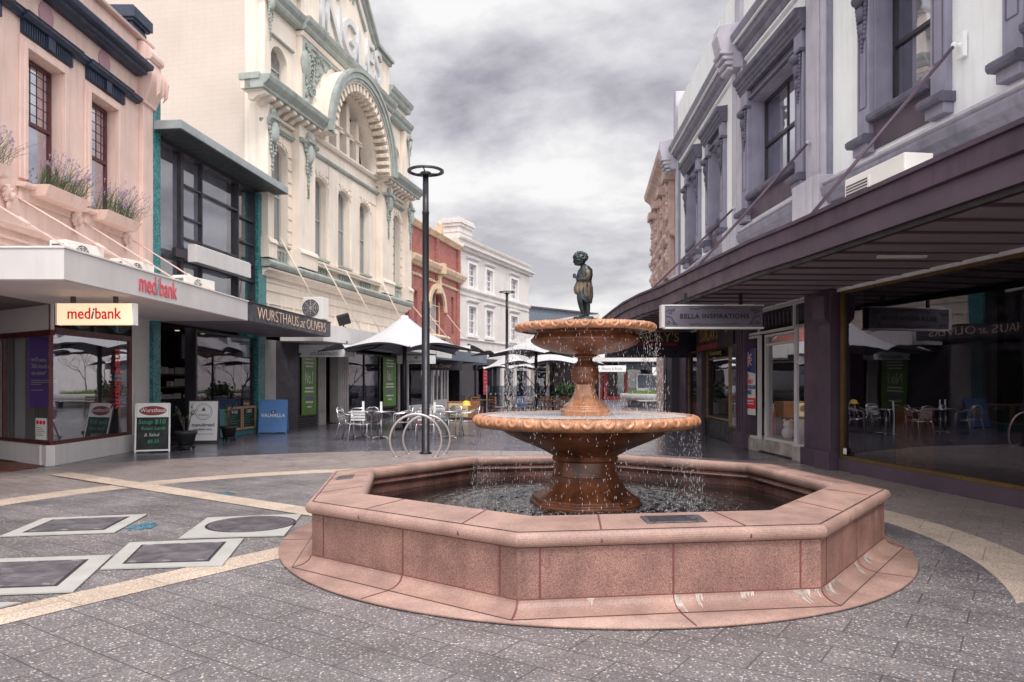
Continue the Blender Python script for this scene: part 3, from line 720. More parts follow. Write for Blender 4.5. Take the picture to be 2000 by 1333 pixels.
# ---------------------------------------------------------------- statue
def skin(name, chains, m, parent, sub=2, roots=(0,), flat=None):
    """chains: list of lists of (x,y,z,r); consecutive points joined; a point equal to an earlier one is shared"""
    pts = []; rad = []; ed = []
    def idx(p):
        for i, q in enumerate(pts):
            if (Vector(q)-Vector(p[:3])).length < 1e-5: return i
        pts.append(p[:3]); rad.append(p[3]); return len(pts)-1
    for ch in chains:
        ids = [idx(p) for p in ch]
        for a, b_ in zip(ids[:-1], ids[1:]): ed.append((a, b_))
    me = bpy.data.meshes.new(name); me.from_pydata(pts, ed, []); me.materials.append(MATS[m])
    o = bpy.data.objects.new(name, me); C.objects.link(o); o.parent = parent
    s_ = o.modifiers.new('skin', 'SKIN'); s_.use_smooth_shade = True
    for i, v in enumerate(me.skin_vertices[0].data):
        r = rad[i]; v.radius = (r, r) if not isinstance(r, tuple) else r
        v.use_root = (i in roots)
    ss = o.modifiers.new('subsurf', 'SUBSURF'); ss.levels = sub; ss.render_levels = sub
    bpy.context.view_layer.update()
    dg = bpy.context.evaluated_depsgraph_get(); me2 = bpy.data.meshes.new_from_object(o.evaluated_get(dg))
    o.modifiers.clear(); o.data = me2
    for p in me2.polygons: p.use_smooth = True
    return o
st = thing('statue', 'dark bronze statue of a curly-haired boy standing in profile on the top bowl', 'statue', (FX-.015, FY, 2.115)); st.scale = (1.12, 1.12, 1.01)
MB().lathe([(.125, 0), (.125, .012), (.085, .016), (.08, .034), (.001, .034)], 24, sx=1.1, sy=.9).build('base', 'bronze', st)
Z = .034
# faces -X; near arm is at -Y
body = [
 [(.005,0,.285+Z,.062),(.012,0,.335+Z,.058),(.012,0,.385+Z,.056),(.016,0,.43+Z,.056),(.016,0,.462+Z,.046),(.004,0,.488+Z,.034),(-.010,0,.515+Z,.032)],
 [(.005,0,.285+Z,.062),(-.016,-.026,.255+Z,.048),(-.028,-.030,.19+Z,.040),(-.026,-.031,.135+Z,.031),(-.016,-.031,.08+Z,.027),(-.004,-.031,.03+Z,.019),(-.004,-.032,.012+Z,.016),(-.022,-.034,.008+Z,.011),(-.045,-.034,.006+Z,.008)],
 [(.005,0,.285+Z,.062),(.016,.026,.255+Z,.048),(.026,.030,.19+Z,.040),(.032,.030,.135+Z,.031),(.038,.030,.08+Z,.027),(.040,.030,.03+Z,.019),(.036,.030,.012+Z,.016),(.004,.032,.008+Z,.011),(-.018,.032,.006+Z,.008)],
 [(.016,0,.462+Z,.046),(.024,-.048,.452+Z,.028),(.034,-.062,.415+Z,.024),(.030,-.070,.36+Z,.021),(-.01,-.062,.345+Z,.018),(-.048,-.036,.362+Z,.014),(-.066,-.016,.378+Z,.012)],
 [(.016,0,.462+Z,.046),(.024,.048,.452+Z,.028),(.030,.060,.415+Z,.024),(.022,.064,.365+Z,.021),(-.014,.052,.35+Z,.018),(-.048,.030,.372+Z,.014),(-.066,.014,.388+Z,.012)],
]
skin('body', body, 'bronze', st)
# head with a face, one continuous lump sculpted from a sphere
def head():
    vs = []; nu, nv = 40, 28; c = Vector((-.030, 0, .562+Z)); r = .055; fs = []
    for j in range(nv+1):
        ph = PI*j/nv
        for i in range(nu):
            th = 2*PI*i/nu; d = Vector((math.sin(ph)*math.cos(th), math.sin(ph)*math.sin(th), math.cos(ph)))
            p = Vector((d.x*r*1.05, d.y*r*.86, d.z*r*1.12))
            f = max(0, -d.x)
            def bump_(dy, dz, sg, amt): 
                return amt*math.exp(-((d.y-dy)**2+(d.z-dz)**2)/(2*sg*sg))*(1 if d.x < 0 else 0)
            k = bump_(0, -.20, .13, .009)+bump_(0, -.05, .09, .004)+bump_(0, -.46, .14, .006)+bump_(0, -.72, .2, .010)-bump_(.30, .02, .12, .007)-bump_(-.30, .02, .12, .007)+bump_(.45, -.35, .2, .004)+bump_(-.45, -.35, .2, .004)-bump_(0, -.36, .05, .004)+bump_(0, .28, .3, .003)
            p.x -= k
            if d.z < -.5: p.x -= .006; 
            vs.append(c+p)
    m_ = nu
    for j in range(nv):
        for i in range(nu): fs.append((j*m_+i, (j+1)*m_+i, (j+1)*m_+(i+1) % m_, j*m_+(i+1) % m_))
    mb = MB(); mb.add(vs, fs, True)
    for sy in (-1, 1): mb.ball((c.x+.008, sy*.046, c.z-.004), .012, 10, 6, .8, .5, 1.2)
    o = mb.build('head', 'bronze', st); o.matrix_basis = Matrix.Translation(c) @ Matrix.Rotation(R(-18), 4, 'Y') @ Matrix.Translation(-c)
    h = MB(); random.seed(8)
    for i in range(230):
        a = random.uniform(-1, 1); th = random.uniform(0, 2*PI); q = math.sqrt(1-a*a); d = Vector((q*math.cos(th), q*math.sin(th), a))
        if d.z < -.45 or (d.x < -.25 and d.z < .38 and abs(d.y) < .72): continue
        p = c+Vector((d.x*.056+.006, d.y*.052, d.z*.060+.006)); rr = random.uniform(.010, .016)
        h.ball(p, rr, 8, 5, random.uniform(.8, 1.2), random.uniform(.8, 1.2), random.uniform(.7, 1))
    h.ball((c.x+.004, 0, c.z+.078), .007, 8, 5)
    h.lathe([(.055, .010), (.058, .02), (.052, .034), (.03, .056), (.001, .066)], 24, (c.x+.005, 0, c.z), sy=.93)
    o = h.build('hair', 'bronze', st); o.matrix_basis = Matrix.Translation(c) @ Matrix.Rotation(R(-18), 4, 'Y') @ Matrix.Translation(-c)
head()
# tunic: draped shell round the torso and hips, open sleeves
def shell(rings, name, m, fold=.003, nf=9, ph=0):
    nu = 48; vs = []; fs = []
    for (x, y, z, rx, ry, dz) in rings:
        for i in range(nu):
            th = 2*PI*i/nu; k = fold*math.sin(nf*th+ph+z*30)
            vs.append((x+(rx+k)*math.cos(th), y+(ry+k)*math.sin(th), z+dz*math.cos(th)))
    for j in range(len(rings)-1):
        for i in range(nu): fs.append((j*nu+i, j*nu+(i+1) % nu, (j+1)*nu+(i+1) % nu, (j+1)*nu+i))
    return MB().add(vs, fs, True).build(name, m, st)
shell([(.004,0,.485+Z,.038,.050,.014),(.012,0,.455+Z,.064,.066,.008),(.010,0,.41+Z,.070,.064,0),(.006,0,.365+Z,.068,.062,0),(.004,0,.325+Z,.066,.064,0)], 'tunic', 'bronze', .0025, 7)
shell([(.004,0,.335+Z,.068,.066,0),(-.004,0,.29+Z,.078,.070,0),(-.008,0,.25+Z,.078,.069,-.010),(-.006,0,.215+Z,.075,.066,-.026),(-.002,0,.185+Z,.070,.062,-.044)], 'skirt', 'bronze_worn', .0045, 11, 1)
mb = MB(); 
for k in range(5): mb.path([(-.058+.002*k, -.03+.01*k, .30+Z-.012*k), (-.03, -.066, .235+Z-.012*k), (.01, -.074, .185+Z-.01*k), (.045, -.060, .155+Z-.008*k), (.064, -.03, .14+Z)], [.004, .006, .007, .006, .003], 6)
mb.path([(.060, -.02, .36+Z), (.070, -.01, .28+Z), (.072, 0, .2+Z), (.066, 0, .13+Z)], [.006, .012, .014, .006], 8)
mb.path([(-.055, -.012, .36+Z), (-.062, -.01, .31+Z), (-.060, -.006, .26+Z), (-.052, 0, .215+Z)], [.006, .010, .011, .005], 8)
mb.build('drape', 'bronze', st)
sl = skin('sleeve', [[(.022,-.046,.455+Z,.033),(.036,-.064,.41+Z,.030),(.030,-.073,.36+Z,.028),(-.008,-.064,.350+Z,.024),(-.040,-.044,.362+Z,.019)]], 'bronze_worn', st)
sl = skin('sleeve', [[(.022,.046,.455+Z,.033),(.032,.062,.41+Z,.030),(.022,.067,.365+Z,.028),(-.012,.054,.355+Z,.024),(-.040,.034,.372+Z,.019)]], 'bronze_worn', st)
# hands folded together, five separate fingers each
for sy in (-1, 1):
    hz = .384+Z+(.006 if sy > 0 else -.004)
    skin('hand', [[(-.060, sy*.018, hz-.006, .010), (-.070, sy*.013, hz+.004, .011), (-.078, sy*.010, hz+.012, .010)]], 'bronze', st, sub=1)
    for f in range(4):
        z_ = hz-.006+f*.0085; L_ = (.016, .019, .018, .014)[f]
        skin('finger', [[(-.078, sy*.010, z_+.004, .0042), (-.078-L_*.55, sy*.008, z_+.008, .0040), (-.078-L_*.8, -sy*.002, z_+.010, .0036), (-.078-L_*.55, -sy*.012, z_+.008, .0030)]], 'bronze', st, sub=1)
    skin('finger', [[(-.066, sy*.012, hz+.010, .0048), (-.072, sy*.006, hz+.026, .0044), (-.080, sy*.002, hz+.036, .0036)]], 'bronze', st, sub=1)
random.seed(11)
# ================================================================ LEFT SIDE OF THE STREET
def leftroot(name, label, a, b):
    M, ang, L_ = frame(a, b); t = thing(name, label, 'building', (a[0], a[1], 0), ang); return t, M, L_
def room(root, s0, s1, z1, depth, wallm='room_dark', M=None, floor='room_mid'):
    """shop interior: an open-fronted box behind the glass"""
    d0 = -.45
    mb = MB(); mb.add([(s0, -d0, .02), (s0, depth, .02), (s0, depth, z1), (s0, -d0, z1)], [(0, 1, 2, 3)]); mb.add([(s1, -d0, .02), (s1, depth, .02), (s1, depth, z1), (s1, -d0, z1)], [(3, 2, 1, 0)])
    mb.add([(s0, depth, .02), (s1, depth, .02), (s1, depth, z1), (s0, depth, z1)], [(0, 1, 2, 3)]); mb.add([(s0, -d0, z1), (s1, -d0, z1), (s1, depth, z1), (s0, depth, z1)], [(0, 1, 2, 3)])
    mb.add([(s0, .0, .022), (s1, .0, .022), (s1, depth, .022), (s0, depth, .022)], [(0, 1, 2, 3)])
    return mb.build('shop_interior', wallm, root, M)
def pane(root, s0, s1, z0, z1, d, m='glass_shop', M=None, name='shop_window', parent_name=None, label=None):
    return MB().add([(s0, -d, z0), (s1, -d, z0), (s1, -d, z1), (s0, -d, z1)], [(0, 1, 2, 3)]).build(name, m, root, M, label=label)
def framed(root, s0, s1, z0, z1, d, fm, gm='glass_shop', w_=.06, M=None, verts=(), hor=(), t=.08, name='shop_window', label=None, left=True):
    mb = MB(); mb.fb(s0, s0+(w_ if left else .008), d-t, d, z0, z1); mb.fb(s1-w_, s1, d-t, d, z0, z1); mb.fb(s0+w_, s1-w_, d-t, d, z0, z0+w_); mb.fb(s0+w_, s1-w_, d-t, d, z1-w_, z1)
    for v in verts: mb.fb(v-w_/2, v+w_/2, d-t+.004, d-.004, z0+w_, z1-w_)
    for h in hor: mb.fb(s0+w_, s1-w_, d-t+.008, d-.008, h-w_/2, h+w_/2)
    f = mb.build(name, fm, root, M, label=label)
    MB().add([(s0+w_, -d+t/2, z0+w_), (s1-w_, -d+t/2, z0+w_), (s1-w_, -d+t/2, z1-w_), (s0+w_, -d+t/2, z1-w_)], [(0, 1, 2, 3)]).build('pane', gm, f)
    return f
# ---------------------------------------------------------------- pink building
pk, PM, PL = leftroot('pink_building', 'pink stucco building with navy cornice above the white awning shop', (-8.3, 9), (-8.3, 17.1))
mb = MB(); ops = [(1.8, 2.8, 4.95, 7.18), (3.75, 4.76, 4.95, 7.18), (5.67, 6.65, 4.95, 7.18)]
wall(mb, -2, 8.08, 2.93, 9.2, ops); mb.box(-2, 8.1, .5, 10, 3.2, 9.15); mb.box(-2, 8.1, 3.95, 10, 0, 3.19)
mb.build('wall', 'stucco_pink', pk)
mb = MB()
for (a, b, c, e) in ops:     # architraves
    for k, (w0, w1, d_) in enumerate(((.02, .11, .07), (.11, .19, .045))):
        mb.fb(a-w1, a-w0, 0, d_, c, e+w1); mb.fb(b+w0, b+w1, 0, d_, c, e+w1); mb.fb(a-w0, b+w0, 0, d_, e+w0, e+w1)
    mb.mould([(0, 0), (.16, 0), (.18, .03), (.18, .07), (0, .09)], a-.26, b+.26, c-.16)
    mb.fb(a-.2, b+.2, 0, .06, c-.36, c-.16)
mb.mould([(0, 0), (.08, 0), (.10, .03), (.16, .07), (.16, .10), (0, .12)], -2, 8.02, 4.02)
mb.mould([(0, 0), (.05, 0), (.05, .05), (0, .06)], -2, 8.02, 3.86)
mb.fb(-2, 8.0, 0, .03, 3.42, 3.47); mb.fb(-2, 8.0, 0, .03, 3.74, 3.79)
mb.mould([(0, 0), (.12, 0), (.14, .05), (.05, .10), (0, .1)], -2, 8.1, 9.12)
# curved end pilaster with console
mb.fb(7.62, 8.1, 0, .10, 2.95, 7.75)
mb.prism([(7.6, 7.72), (8.12, 7.72), (8.12, 8.2), (8.12, 9.05), (7.6, 9.05)], 0, .16)
prof = [(0, 7.75)]+[(.14+.20*math.sin(PI*i/8)*.6+.10*i/8, 7.75+.95*i/8) for i in range(9)]+[(0, 8.7)]
mb.mould(prof, 7.58, 8.14)
mb.mould([(0, 0), (.28, 0), (.33, .06), (.33, .14), (.28, .26), (.20, .34), (.12, .40), (0, .42)], 7.56, 8.14, 8.68)
mb.build('mouldings', 'stucco_pink', pk, bevel=.008)
mb = MB()
for i in range(6): mb.mould([(.37, 7.85), (.46+.01, 7.95), (.50, 8.25), (.42, 8.45), (.40, 8.45), (.4, 7.9)], 7.62+i*.085, 7.66+i*.085) if i % 2 == 0 else None
mb.build('console_flutes', 'stucco_pink', pk)
MB().mould([(0, 0), (.14, 0), (.16, .03), (.24, .04), (.26, .10), (.38, .12), (.40, .18), (.40, .22), (0, .26)], -2, 7.5, 8.26).build('cornice', 'navy', pk)
mb = MB()
mb.mould([(0, 0), (.08, 0), (.10, .03), (.15, .05), (.15, .08), (.17, .11), (0, .13)], -2, 7.5, 7.65)
for (a, b, c, e) in ops:
    mb.mould([(0, 0), (.12, 0), (.14, .03), (.19, .05), (.19, .08), (.21, .11), (0, .145)], a-.22, b+.4, 7.645)
    mb.fb(a-.14, b+.3, 0, .05, 7.42, 7.65)
    for i in range(22): x = a-.12+i*(b-a+.4)/22; mb.fb(x, x+.03, .05, .065, 7.43, 7.64)
    mb.fb((a+b)/2-.02, (a+b)/2+.18, .05, .10, 7.42, 7.65)
mb.build('frieze_trim', 'navy', pk)
mb = MB()
for s_ in (2.3, 4.3, 6.2):
    mb.prism([(s_+.21*math.cos(2*PI*i/28), 8.03+.22*math.sin(2*PI*i/28)) for i in range(28)], -.01, .022)
mb.build('medallion', 'mauve', pk)
for i, (a, b, c, e) in enumerate(ops):
    window(pk, a+.03, b-.03, c, e-.02, -.16, 'sash_red', 'glass_bright', leaded=True, curtain=(0.05, .7))
mb = MB(); mb.fb(7.55, 8.1, -.75, -.12, 9.15, 9.36); mb.fb(7.5, 8.15, -.80, -.08, 9.36, 9.45); mb.fb(7.45, 8.2, -.85, -.03, 9.50, 9.55); mb.fb(7.52, 8.12, -.78, -.1, 9.45, 9.50); mb.fb(7.4, 8.25, -.9, .02, 9.55, 9.78); mb.fb(7.46, 8.2, -.84, -.04, 9.78, 9.84)
mb.build('pier_cap', 'navy', pk, bevel=.01)
# lion rosettes and tie rods of the awning
aw = MB()
rods = [(3.24, 3.95), (5.16, 5.45), (7.02, 7.35), (1.4, 1.85)]
for s_, e_ in rods:
    mb = MB(); mb.ball((s_, -.04, 4.6), .12, 14, 8, 1, .5, 1.1); mb.ball((s_, -.12, 4.56), .06, 10, 6)
    for k in range(9): a = 2*PI*k/9; mb.ball((s_+.11*math.cos(a), -.05, 4.6+.12*math.sin(a)), .038, 8, 5)
    mb.ball((s_, -.06, 4.40), .06, 8, 6, 1, .6, 1.4)
    mb.build('rosette', 'stucco_pink', pk)
    p = Vector((s_, -.10, 4.6)); q = Vector((e_, -1.95, 3.40)); mb = MB(); mb.tube(p, q, .014, n=8); m_ = p.lerp(q, .62); n_ = p.lerp(q, .70); mb.tube(m_, n_, .03, n=8)
    mb.build('tie_rod', 'stucco_pink', pk)
# awning
fr_a = (-8.3+8.3-0, 0)
def W(root, x, y, z=0):
    """world point to the local space of a facade root"""
    M = Matrix.Translation(root.location) @ Matrix.Rotation(root.rotation_euler.z, 4, 'Z'); return M.inverted() @ Vector((x, y, z))
p = [W(pk, *q) for q in ((-8.34, 10.31), (-6.18, 10.31), (-6.07, 17.17), (-8.3, 17.17))]
a_ = MB().plan([(v.x, v.y) for v in p], 2.925, 3.36).build('awning', 'white_paint', pk, bevel=.006)
p = [W(pk, *q) for q in ((-8.3, 10.34), (-6.21, 10.34), (-6.10, 17.15), (-8.3, 17.15))]
MB().plan([(v.x, v.y) for v in p], 2.917, 2.93).build('soffit', 'soffit_pale', a_)
p = [W(pk, *q) for q in ((-8.3, 10.29), (-6.16, 10.29), (-6.05, 17.19), (-8.3, 17.19))]
MB().plan([(v.x, v.y) for v in p], 3.36, 3.385).build('flashing', 'white_ac', a_)
v = W(pk, -6.125, 13.05); 
v0 = W(pk, -6.18, 10.31); v1 = W(pk, -6.07, 17.17); dd = v1-v0; v = v0+dd*((12.98-10.31)/6.86)
text_run([('med', 'pink_letter', 0), ('i', 'cyan_letter', .25), ('bank', 'pink_letter', 0)], 1.34, .44, a_, (v.x, v.y-.012, 0), (dd.x, dd.y, 0), 3.15, rz=math.degrees(math.atan2(dd.y, dd.x)), off=.004)
# shop front: red framed windows, corner at s=4.52
fs_ = framed(pk, 4.52, 7.33, .37, 2.46, .0, 'sash_red', 'glass_front', .07, name='shop_window', left=False)
framed(pk, 4.52, 7.33, 2.46, 2.92, .0, 'sash_red', 'glass_shop', .05, verts=(5.9,), name='transom')
mb = MB()
for i in range(46): x = 4.6+i*.0595; mb.fb(x, x+.008, -.02, .006, 2.50, 2.88)
mb.fb(4.57, 7.28, -.02, .007, 2.68, 2.69)
mb.build('transom_leading', 'black', pk)
for cx in (5.25, 6.65):
    MB().prism([(cx-.55, 2.80), (cx-.45, 2.70), (cx-.2, 2.62), (cx-.05, 2.56), (cx+.12, 2.53), (cx+.32, 2.56), (cx+.55, 2.66), (cx+.62, 2.74), (cx+.4, 2.72), (cx+.1, 2.76), (cx-.15, 2.72), (cx-.42, 2.76)], .008, .014).build('stained_glass', 'black', pk)
    MB().prism([(cx-.02, 2.72), (cx, 2.56), (cx+.08, 2.55), (cx+.09, 2.73)], .014, .018).build('stained_glass', 'blue_letter', pk)
mb = MB(); mb.fb(4.52, 7.4, -.25, .035, 0.0, .37); mb.fb(7.33, 8.08, -.3, .02, 0, 2.93); mb.fb(7.30, 8.10, -.3, .04, 0, .12); mb.build('pier', 'white_paint', pk, bevel=.006)
# splayed entrance side
q0 = W(pk, -8.30, 13.52); q1 = W(pk, -10.2, 14.85)
ang = math.atan2(q1.y-q0.y, q1.x-q0.x); Ls = (q1-q0).length
SM = Matrix.Translation((q0.x, q0.y, 0)) @ Matrix.Rotation(ang, 4, 'Z') @ Matrix.Diagonal((1, 1, 1, 1))
def side(mb, a, b, t0, t1, z0, z1): return mb.box(a, b, t0, t1, z0, z1)
mb = MB(); mb.box(.0, Ls, -.02, .12, 0, .37); mb.build('stall_riser', 'white_paint', pk, SM)
mb = MB(); mb.box(0, Ls, -.03, .05, .37, .43); mb.box(0, Ls, -.03, .05, 2.36, 2.46); mb.box(2.0, 2.06, -.02, .04, .43, 2.36)
f_ = mb.build('splayed_window', 'sash_red', pk, SM)
MB().add([(.03, .01, .43), (Ls, .01, .43), (Ls, .01, 2.38), (.03, .01, 2.38)], [(0, 1, 2, 3)]).build('pane', 'glass_clear', f_)
mb = MB(); mb.box(0, Ls, -.02, .03, 2.46, 2.92); mb.build('transom', 'soffit_pale', pk, SM)
# interior
mb = MB(); mb.add([(7.9, .45, .02), (7.9, 3.9, .02), (7.9, 3.9, 2.92), (7.9, .45, 2.92)], [(3, 2, 1, 0)]); mb.add([(1, 3.9, .02), (7.9, 3.9, .02), (7.9, 3.9, 2.92), (1, 3.9, 2.92)], [(0, 1, 2, 3)]); mb.add([(-1, -.3, 2.92), (7.9, -.3, 2.92), (7.9, 3.9, 2.92), (-1, 3.9, 2.92)], [(0, 1, 2, 3)]); mb.add([(4.6, .0, .022), (7.9, .0, .022), (7.9, 3.9, .022), (6.3, 3.9, .022)], [(0, 1, 2, 3)])
mb.build('shop_interior', 'room_mid', pk)
mb = MB(); mb.box(6.2, 6.5, 1.6, 1.8, .0, 2.9)
mb.build('interior_column', 'white_paint', pk)
mb = MB(); random.seed(2)
for i in range(20): x = 5.75+i*.1; mb.box(x, x+.055, 1.9, 1.92, .1, 2.9)
mb.build('vertical_blind', 'curtain', pk)
po = thing('poster', 'tall purple poster with white lines of print hanging inside the window under the white awning', 'poster', at_frame(PM, 5.24, -.90, 1.02), R(90))
MB().box(0, .98, 0, .02, 0, 1.38).build('sheet', 'purple', po)
MB().box(.72, 1.0, -.012, 0, 1.10, 1.24).build('sheet_corner', 'white_print', po)
for i, t_ in enumerate(("we'll waive", "2&6 month waits", "on extras*")): text(t_, .125, 'white_print', po, .06, -.006, .93-i*.13, align='LEFT', sx=.85, ext=.003)
mb = MB(); 
for z_, l_ in ((.52, .8), (.48, .8), (.44, .3), (.33, .35)): mb.box(.06, .06+l_, -.004, 0, z_, z_+.016)
mb.build('fine_print', 'white_print', po)
for tx, m_, z_, sh in (('med', 'red_letter', 2.22, 0), ('i', 'blue_letter', 1.66, .25), ('bank', 'red_letter', 1.56, 0)): text(tx, .37, m_, fs_, 6.74, -.012, z_, rx=90, ry=90, ext=.003, offset=.004, shear=sh, align='LEFT', sx=.86)
nt_ = MB(); nt_.add([(.08, -.035, .45), (.62, -.035, .45), (.62, -.035, .85), (.08, -.035, .85)], [(0, 1, 2, 3)])
nt_ = MB().fb(4.06+.0, 4.46, .012, .018, .5, .82)
wn = thing('window_notice', 'white notice with three red pictograms stuck low on the corner glass', 'notice', at_frame(PM, 4.14, .0, .45), R(90))
wn.location = (-8.40-.42, 13.52+.40, .45); wn.rotation_euler = (0, 0, R(145)+PI)
MB().box(0, .44, -.05, -.045, 0, .40).build('sheet', 'white_print', wn)
mb = MB()
for i in range(3): mb.lathe([(.045, 0), (.045, .004)], 18, (0, 0, 0)); 
mb = MB()
for i in range(3): mb.prism([(.09+i*.13+.05*math.cos(2*PI*k/18), .32+.038*math.sin(2*PI*k/18)) for k in range(18)], .05, .056)
mb.build('pictogram', 'red_letter', wn)
mb = MB()
for i in range(5): mb.box(.05, .25+.12*((i*7) % 3)/2, -.055, -.05, .22-i*.035, .228-i*.035)
mb.build('fine_print', 'charcoal', wn)
# illuminated hanging sign
hs = thing('hanging_sign', 'lit cream hanging sign with red lettering under the white awning', 'sign', (-6.83, 12.3, 2.45))
MB().box(-.615, .615, -.07, .07, 0, .35).build('light_box', 'sign_light', hs, bevel=.006)
mb = MB(); mb.box(.615, .64, -.075, .075, -.005, .355); mb.box(-.64, -.615, -.075, .075, -.005, .355); mb.build('end_cap', 'white_ac', hs)
mb = MB(); mb.box(-.42, -.36, -.03, .03, .35, .47); mb.box(.28, .34, -.03, .03, .35, .47); mb.build('bracket', 'charcoal', hs)
text_run([('med', 'red_letter_lit', 0), ('i', 'blue_letter', .25), ('bank', 'red_letter_lit', 0)], .88, .26, hs, (0, -.074, 0), (1, 0, 0), .175, off=.003)
# ---------------------------------------------------------------- air conditioners on the awnings
def ac(label, loc, rz, w_=.85, h_=.55, dp=.32, fan=True, grp='air conditioners on the left awnings'):
    t = thing('air_conditioner', label, 'air conditioner', loc, rz, grp)
    MB().box(0, w_, 0, dp, .04, h_).build('casing', 'white_ac', t, bevel=.015)
    mb = MB(); mb.box(.05, .12, .02, dp-.02, 0, .04); mb.box(w_-.12, w_-.05, .02, dp-.02, 0, .04); mb.build('foot', 'steel_dark', t)
    if not fan:
        mb = MB(); mb.box(.04, w_*.46, -.02, 0, .50, h_-.08); mb.build('grille_frame', 'white_ac', t)
        mb = MB()
        for i in range(6): z = .515+i*(h_-.61)/6; mb.box(.07, w_*.43, -.028, -.02, z, z+.018)
        mb.build('grille', 'charcoal', t); return
    mb = MB(); cx = w_*.40; cz = .04+(h_-.04)*.5; r = (h_-.04)*.40
    mb.prism([(cx+r*math.cos(2*PI*i/24), cz+r*math.sin(2*PI*i/24)) for i in range(24)], .0, .006); mb.build('fan_recess', 'charcoal', t)
    mb = MB()
    for k in range(1, 6):
        rr = r*k/5; n = 24; mb.path([(cx+rr*math.cos(2*PI*i/n), -.012, cz+rr*math.sin(2*PI*i/n)) for i in range(n)], .004, 4, close=True)
    for k in range(4): a = PI*k/4; mb.tube((cx-r*math.cos(a), -.014, cz-r*math.sin(a)), (cx+r*math.cos(a), -.014, cz+r*math.sin(a)), .004, n=4)
    mb.build('fan_grille', 'white_ac', t)
    mb = MB(); n = 8
    for i in range(n): z = .09+i*(h_-.14)/n; mb.box(-.006, 0, .05, dp-.05, z, z+(h_-.14)/n*.55)
    mb.build('side_louvre', 'charcoal', t)
ac('white air conditioner nearest the camera on the white awning', (-7.15, 12.0, 3.385), R(80), h_=.42)
ac('second white air conditioner on the white awning, behind the first', (-7.15, 13.8, 3.385), R(80), h_=.42)
ac('white air conditioner behind the tie rods at the far end of the white awning', (-6.9, 15.8, 3.385), R(80), h_=.40, w_=1.1)
# ---------------------------------------------------------------- flower boxes
def flowers(label, sa, sb):
    t = thing('flower_box', label, 'flower box', at_frame(PM, sa, 0, 4.70), R(90), 'flower boxes under the pink building windows')
    w_ = sb-sa; mb = MB()
    mb.add([(0.05,0,0),(w_-.05,0,0),(w_-.05,-.30,0),(.05,-.30,0),(0,0,.19),(w_,0,.19),(w_,-.42,.19),(0,-.42,.19)], [(0,1,2,3),(7,6,5,4),(0,4,5,1),(1,5,6,2),(2,6,7,3),(3,7,4,0)])
    mb.build('box', 'stucco_pink', t, bevel=.008)
    s1 = MB(); fl = MB()
    for i in range(150):
        x = random.uniform(.05, w_+.02); y = random.uniform(-.40, -.06); h = random.uniform(.2, .62); lx = random.gauss(.14, .20); ly = random.gauss(-.10, .12)
        p0 = Vector((x, y, .2)); p2 = p0+Vector((lx, ly, h)); p1 = p0.lerp(p2, .5)+Vector((0, 0, .05))
        s1.path([p0, p1, p2], [.0035, .003, .0015], 3, cap=False)
        for k in range(3):
            q_ = p0.lerp(p1, random.random()); d_ = Vector((random.gauss(0, .03), random.gauss(0, .03), .05)); s1.add([q_, q_+d_+Vector((.008, 0, 0)), q_+d_*1.9], [(0, 1, 2)])
        if random.random() < .62:
            for k in range(5):
                q_ = p2+Vector((random.gauss(0, .008), random.gauss(0, .008), -.02*k*random.random())); fl.ball(q_, random.uniform(.005, .011), 5, 3, 1, 1, 1.4)
    s1.build('stems', 'leaf', t); fl.build('blossoms', 'lavender', t)
flowers('flower box with sparse lavender under the middle pink window', 3.75, 5.02)
flowers('flower box full of purple blossoms under the pink window next to the teal strip', 5.62, 6.95)
flowers('flower box at the left edge of the photo, only its corner showing', 1.5, 2.72)
# ---------------------------------------------------------------- teal building
te, TM, TL = leftroot('modernist_building', 'low modernist building with teal mosaic piers and a thin projecting roof slab', (-8.25, 17.1), (-7.6, 23.0))
MB().box(.0, 5.93, .6, 9, 3.2, 7.25).build('wall', 'panel_grey', te)
mb = MB(); mb.fb(-.02, .27, -.6, .06, 0, 8.15); mb.fb(5.38, 5.92, -.6, .05, 0, 7.2); mb.fb(1.96, 5.38, -.3, .0, 0, .78)
mb.build('mosaic_pier', 'mosaic_teal', te)
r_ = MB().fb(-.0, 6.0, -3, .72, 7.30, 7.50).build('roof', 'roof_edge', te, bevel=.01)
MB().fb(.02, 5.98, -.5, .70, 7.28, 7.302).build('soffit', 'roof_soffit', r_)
# upper glazing: mullions and dull blinds behind
mb = MB(); V = [(.30, .36), (1.32, 1.44), (2.30, 2.35), (4.29, 4.35), (5.32, 5.38)]
for a, b in V: mb.fb(a, b, -.16, -.05, 3.3, 7.28)
mb.fb(.3, 5.38, -.25, -.04, 7.18, 7.28)
for z, a, b in ((4.52, .3, 5.38), (6.42, 1.48, 2.3), (6.42, 2.38, 4.28), (5.62, 1.48, 2.3), (5.10, 1.48, 4.28), (6.30, 4.38, 5.3), (5.6, 4.38, 5.3), (5.0, 4.38, 5.3), (3.9, 4.38, 5.3)): mb.fb(a, b, -.15, -.06, z-.025, z+.025)
wf = mb.build('window', 'steel_dark', te)
MB().add([(.3, .16, 3.3), (5.38, .16, 3.3), (5.38, .16, 7.25), (.3, .16, 7.25)], [(0, 1, 2, 3)]).build('pane', 'glass_blue', wf)
MB().add([(.3, .40, 3.3), (4.3, .40, 3.3), (4.3, .40, 7.25), (.3, .40, 7.25)], [(0, 1, 2, 3)]).build('blind', 'panel_grey', wf)
MB().add([(4.3, .42, 3.3), (5.4, .42, 3.3), (5.4, .42, 7.25), (4.3, .42, 7.25)], [(0, 1, 2, 3)]).build('room_shade', 'room_dark', wf)
mb = MB(); mb.fb(1.5, 4.45, .02, .26, 4.50, 4.92); mb.fb(1.5, 4.45, .02, .22, 4.92, 4.95); mb.build('window_hood', 'white_paint', te, bevel=.01)
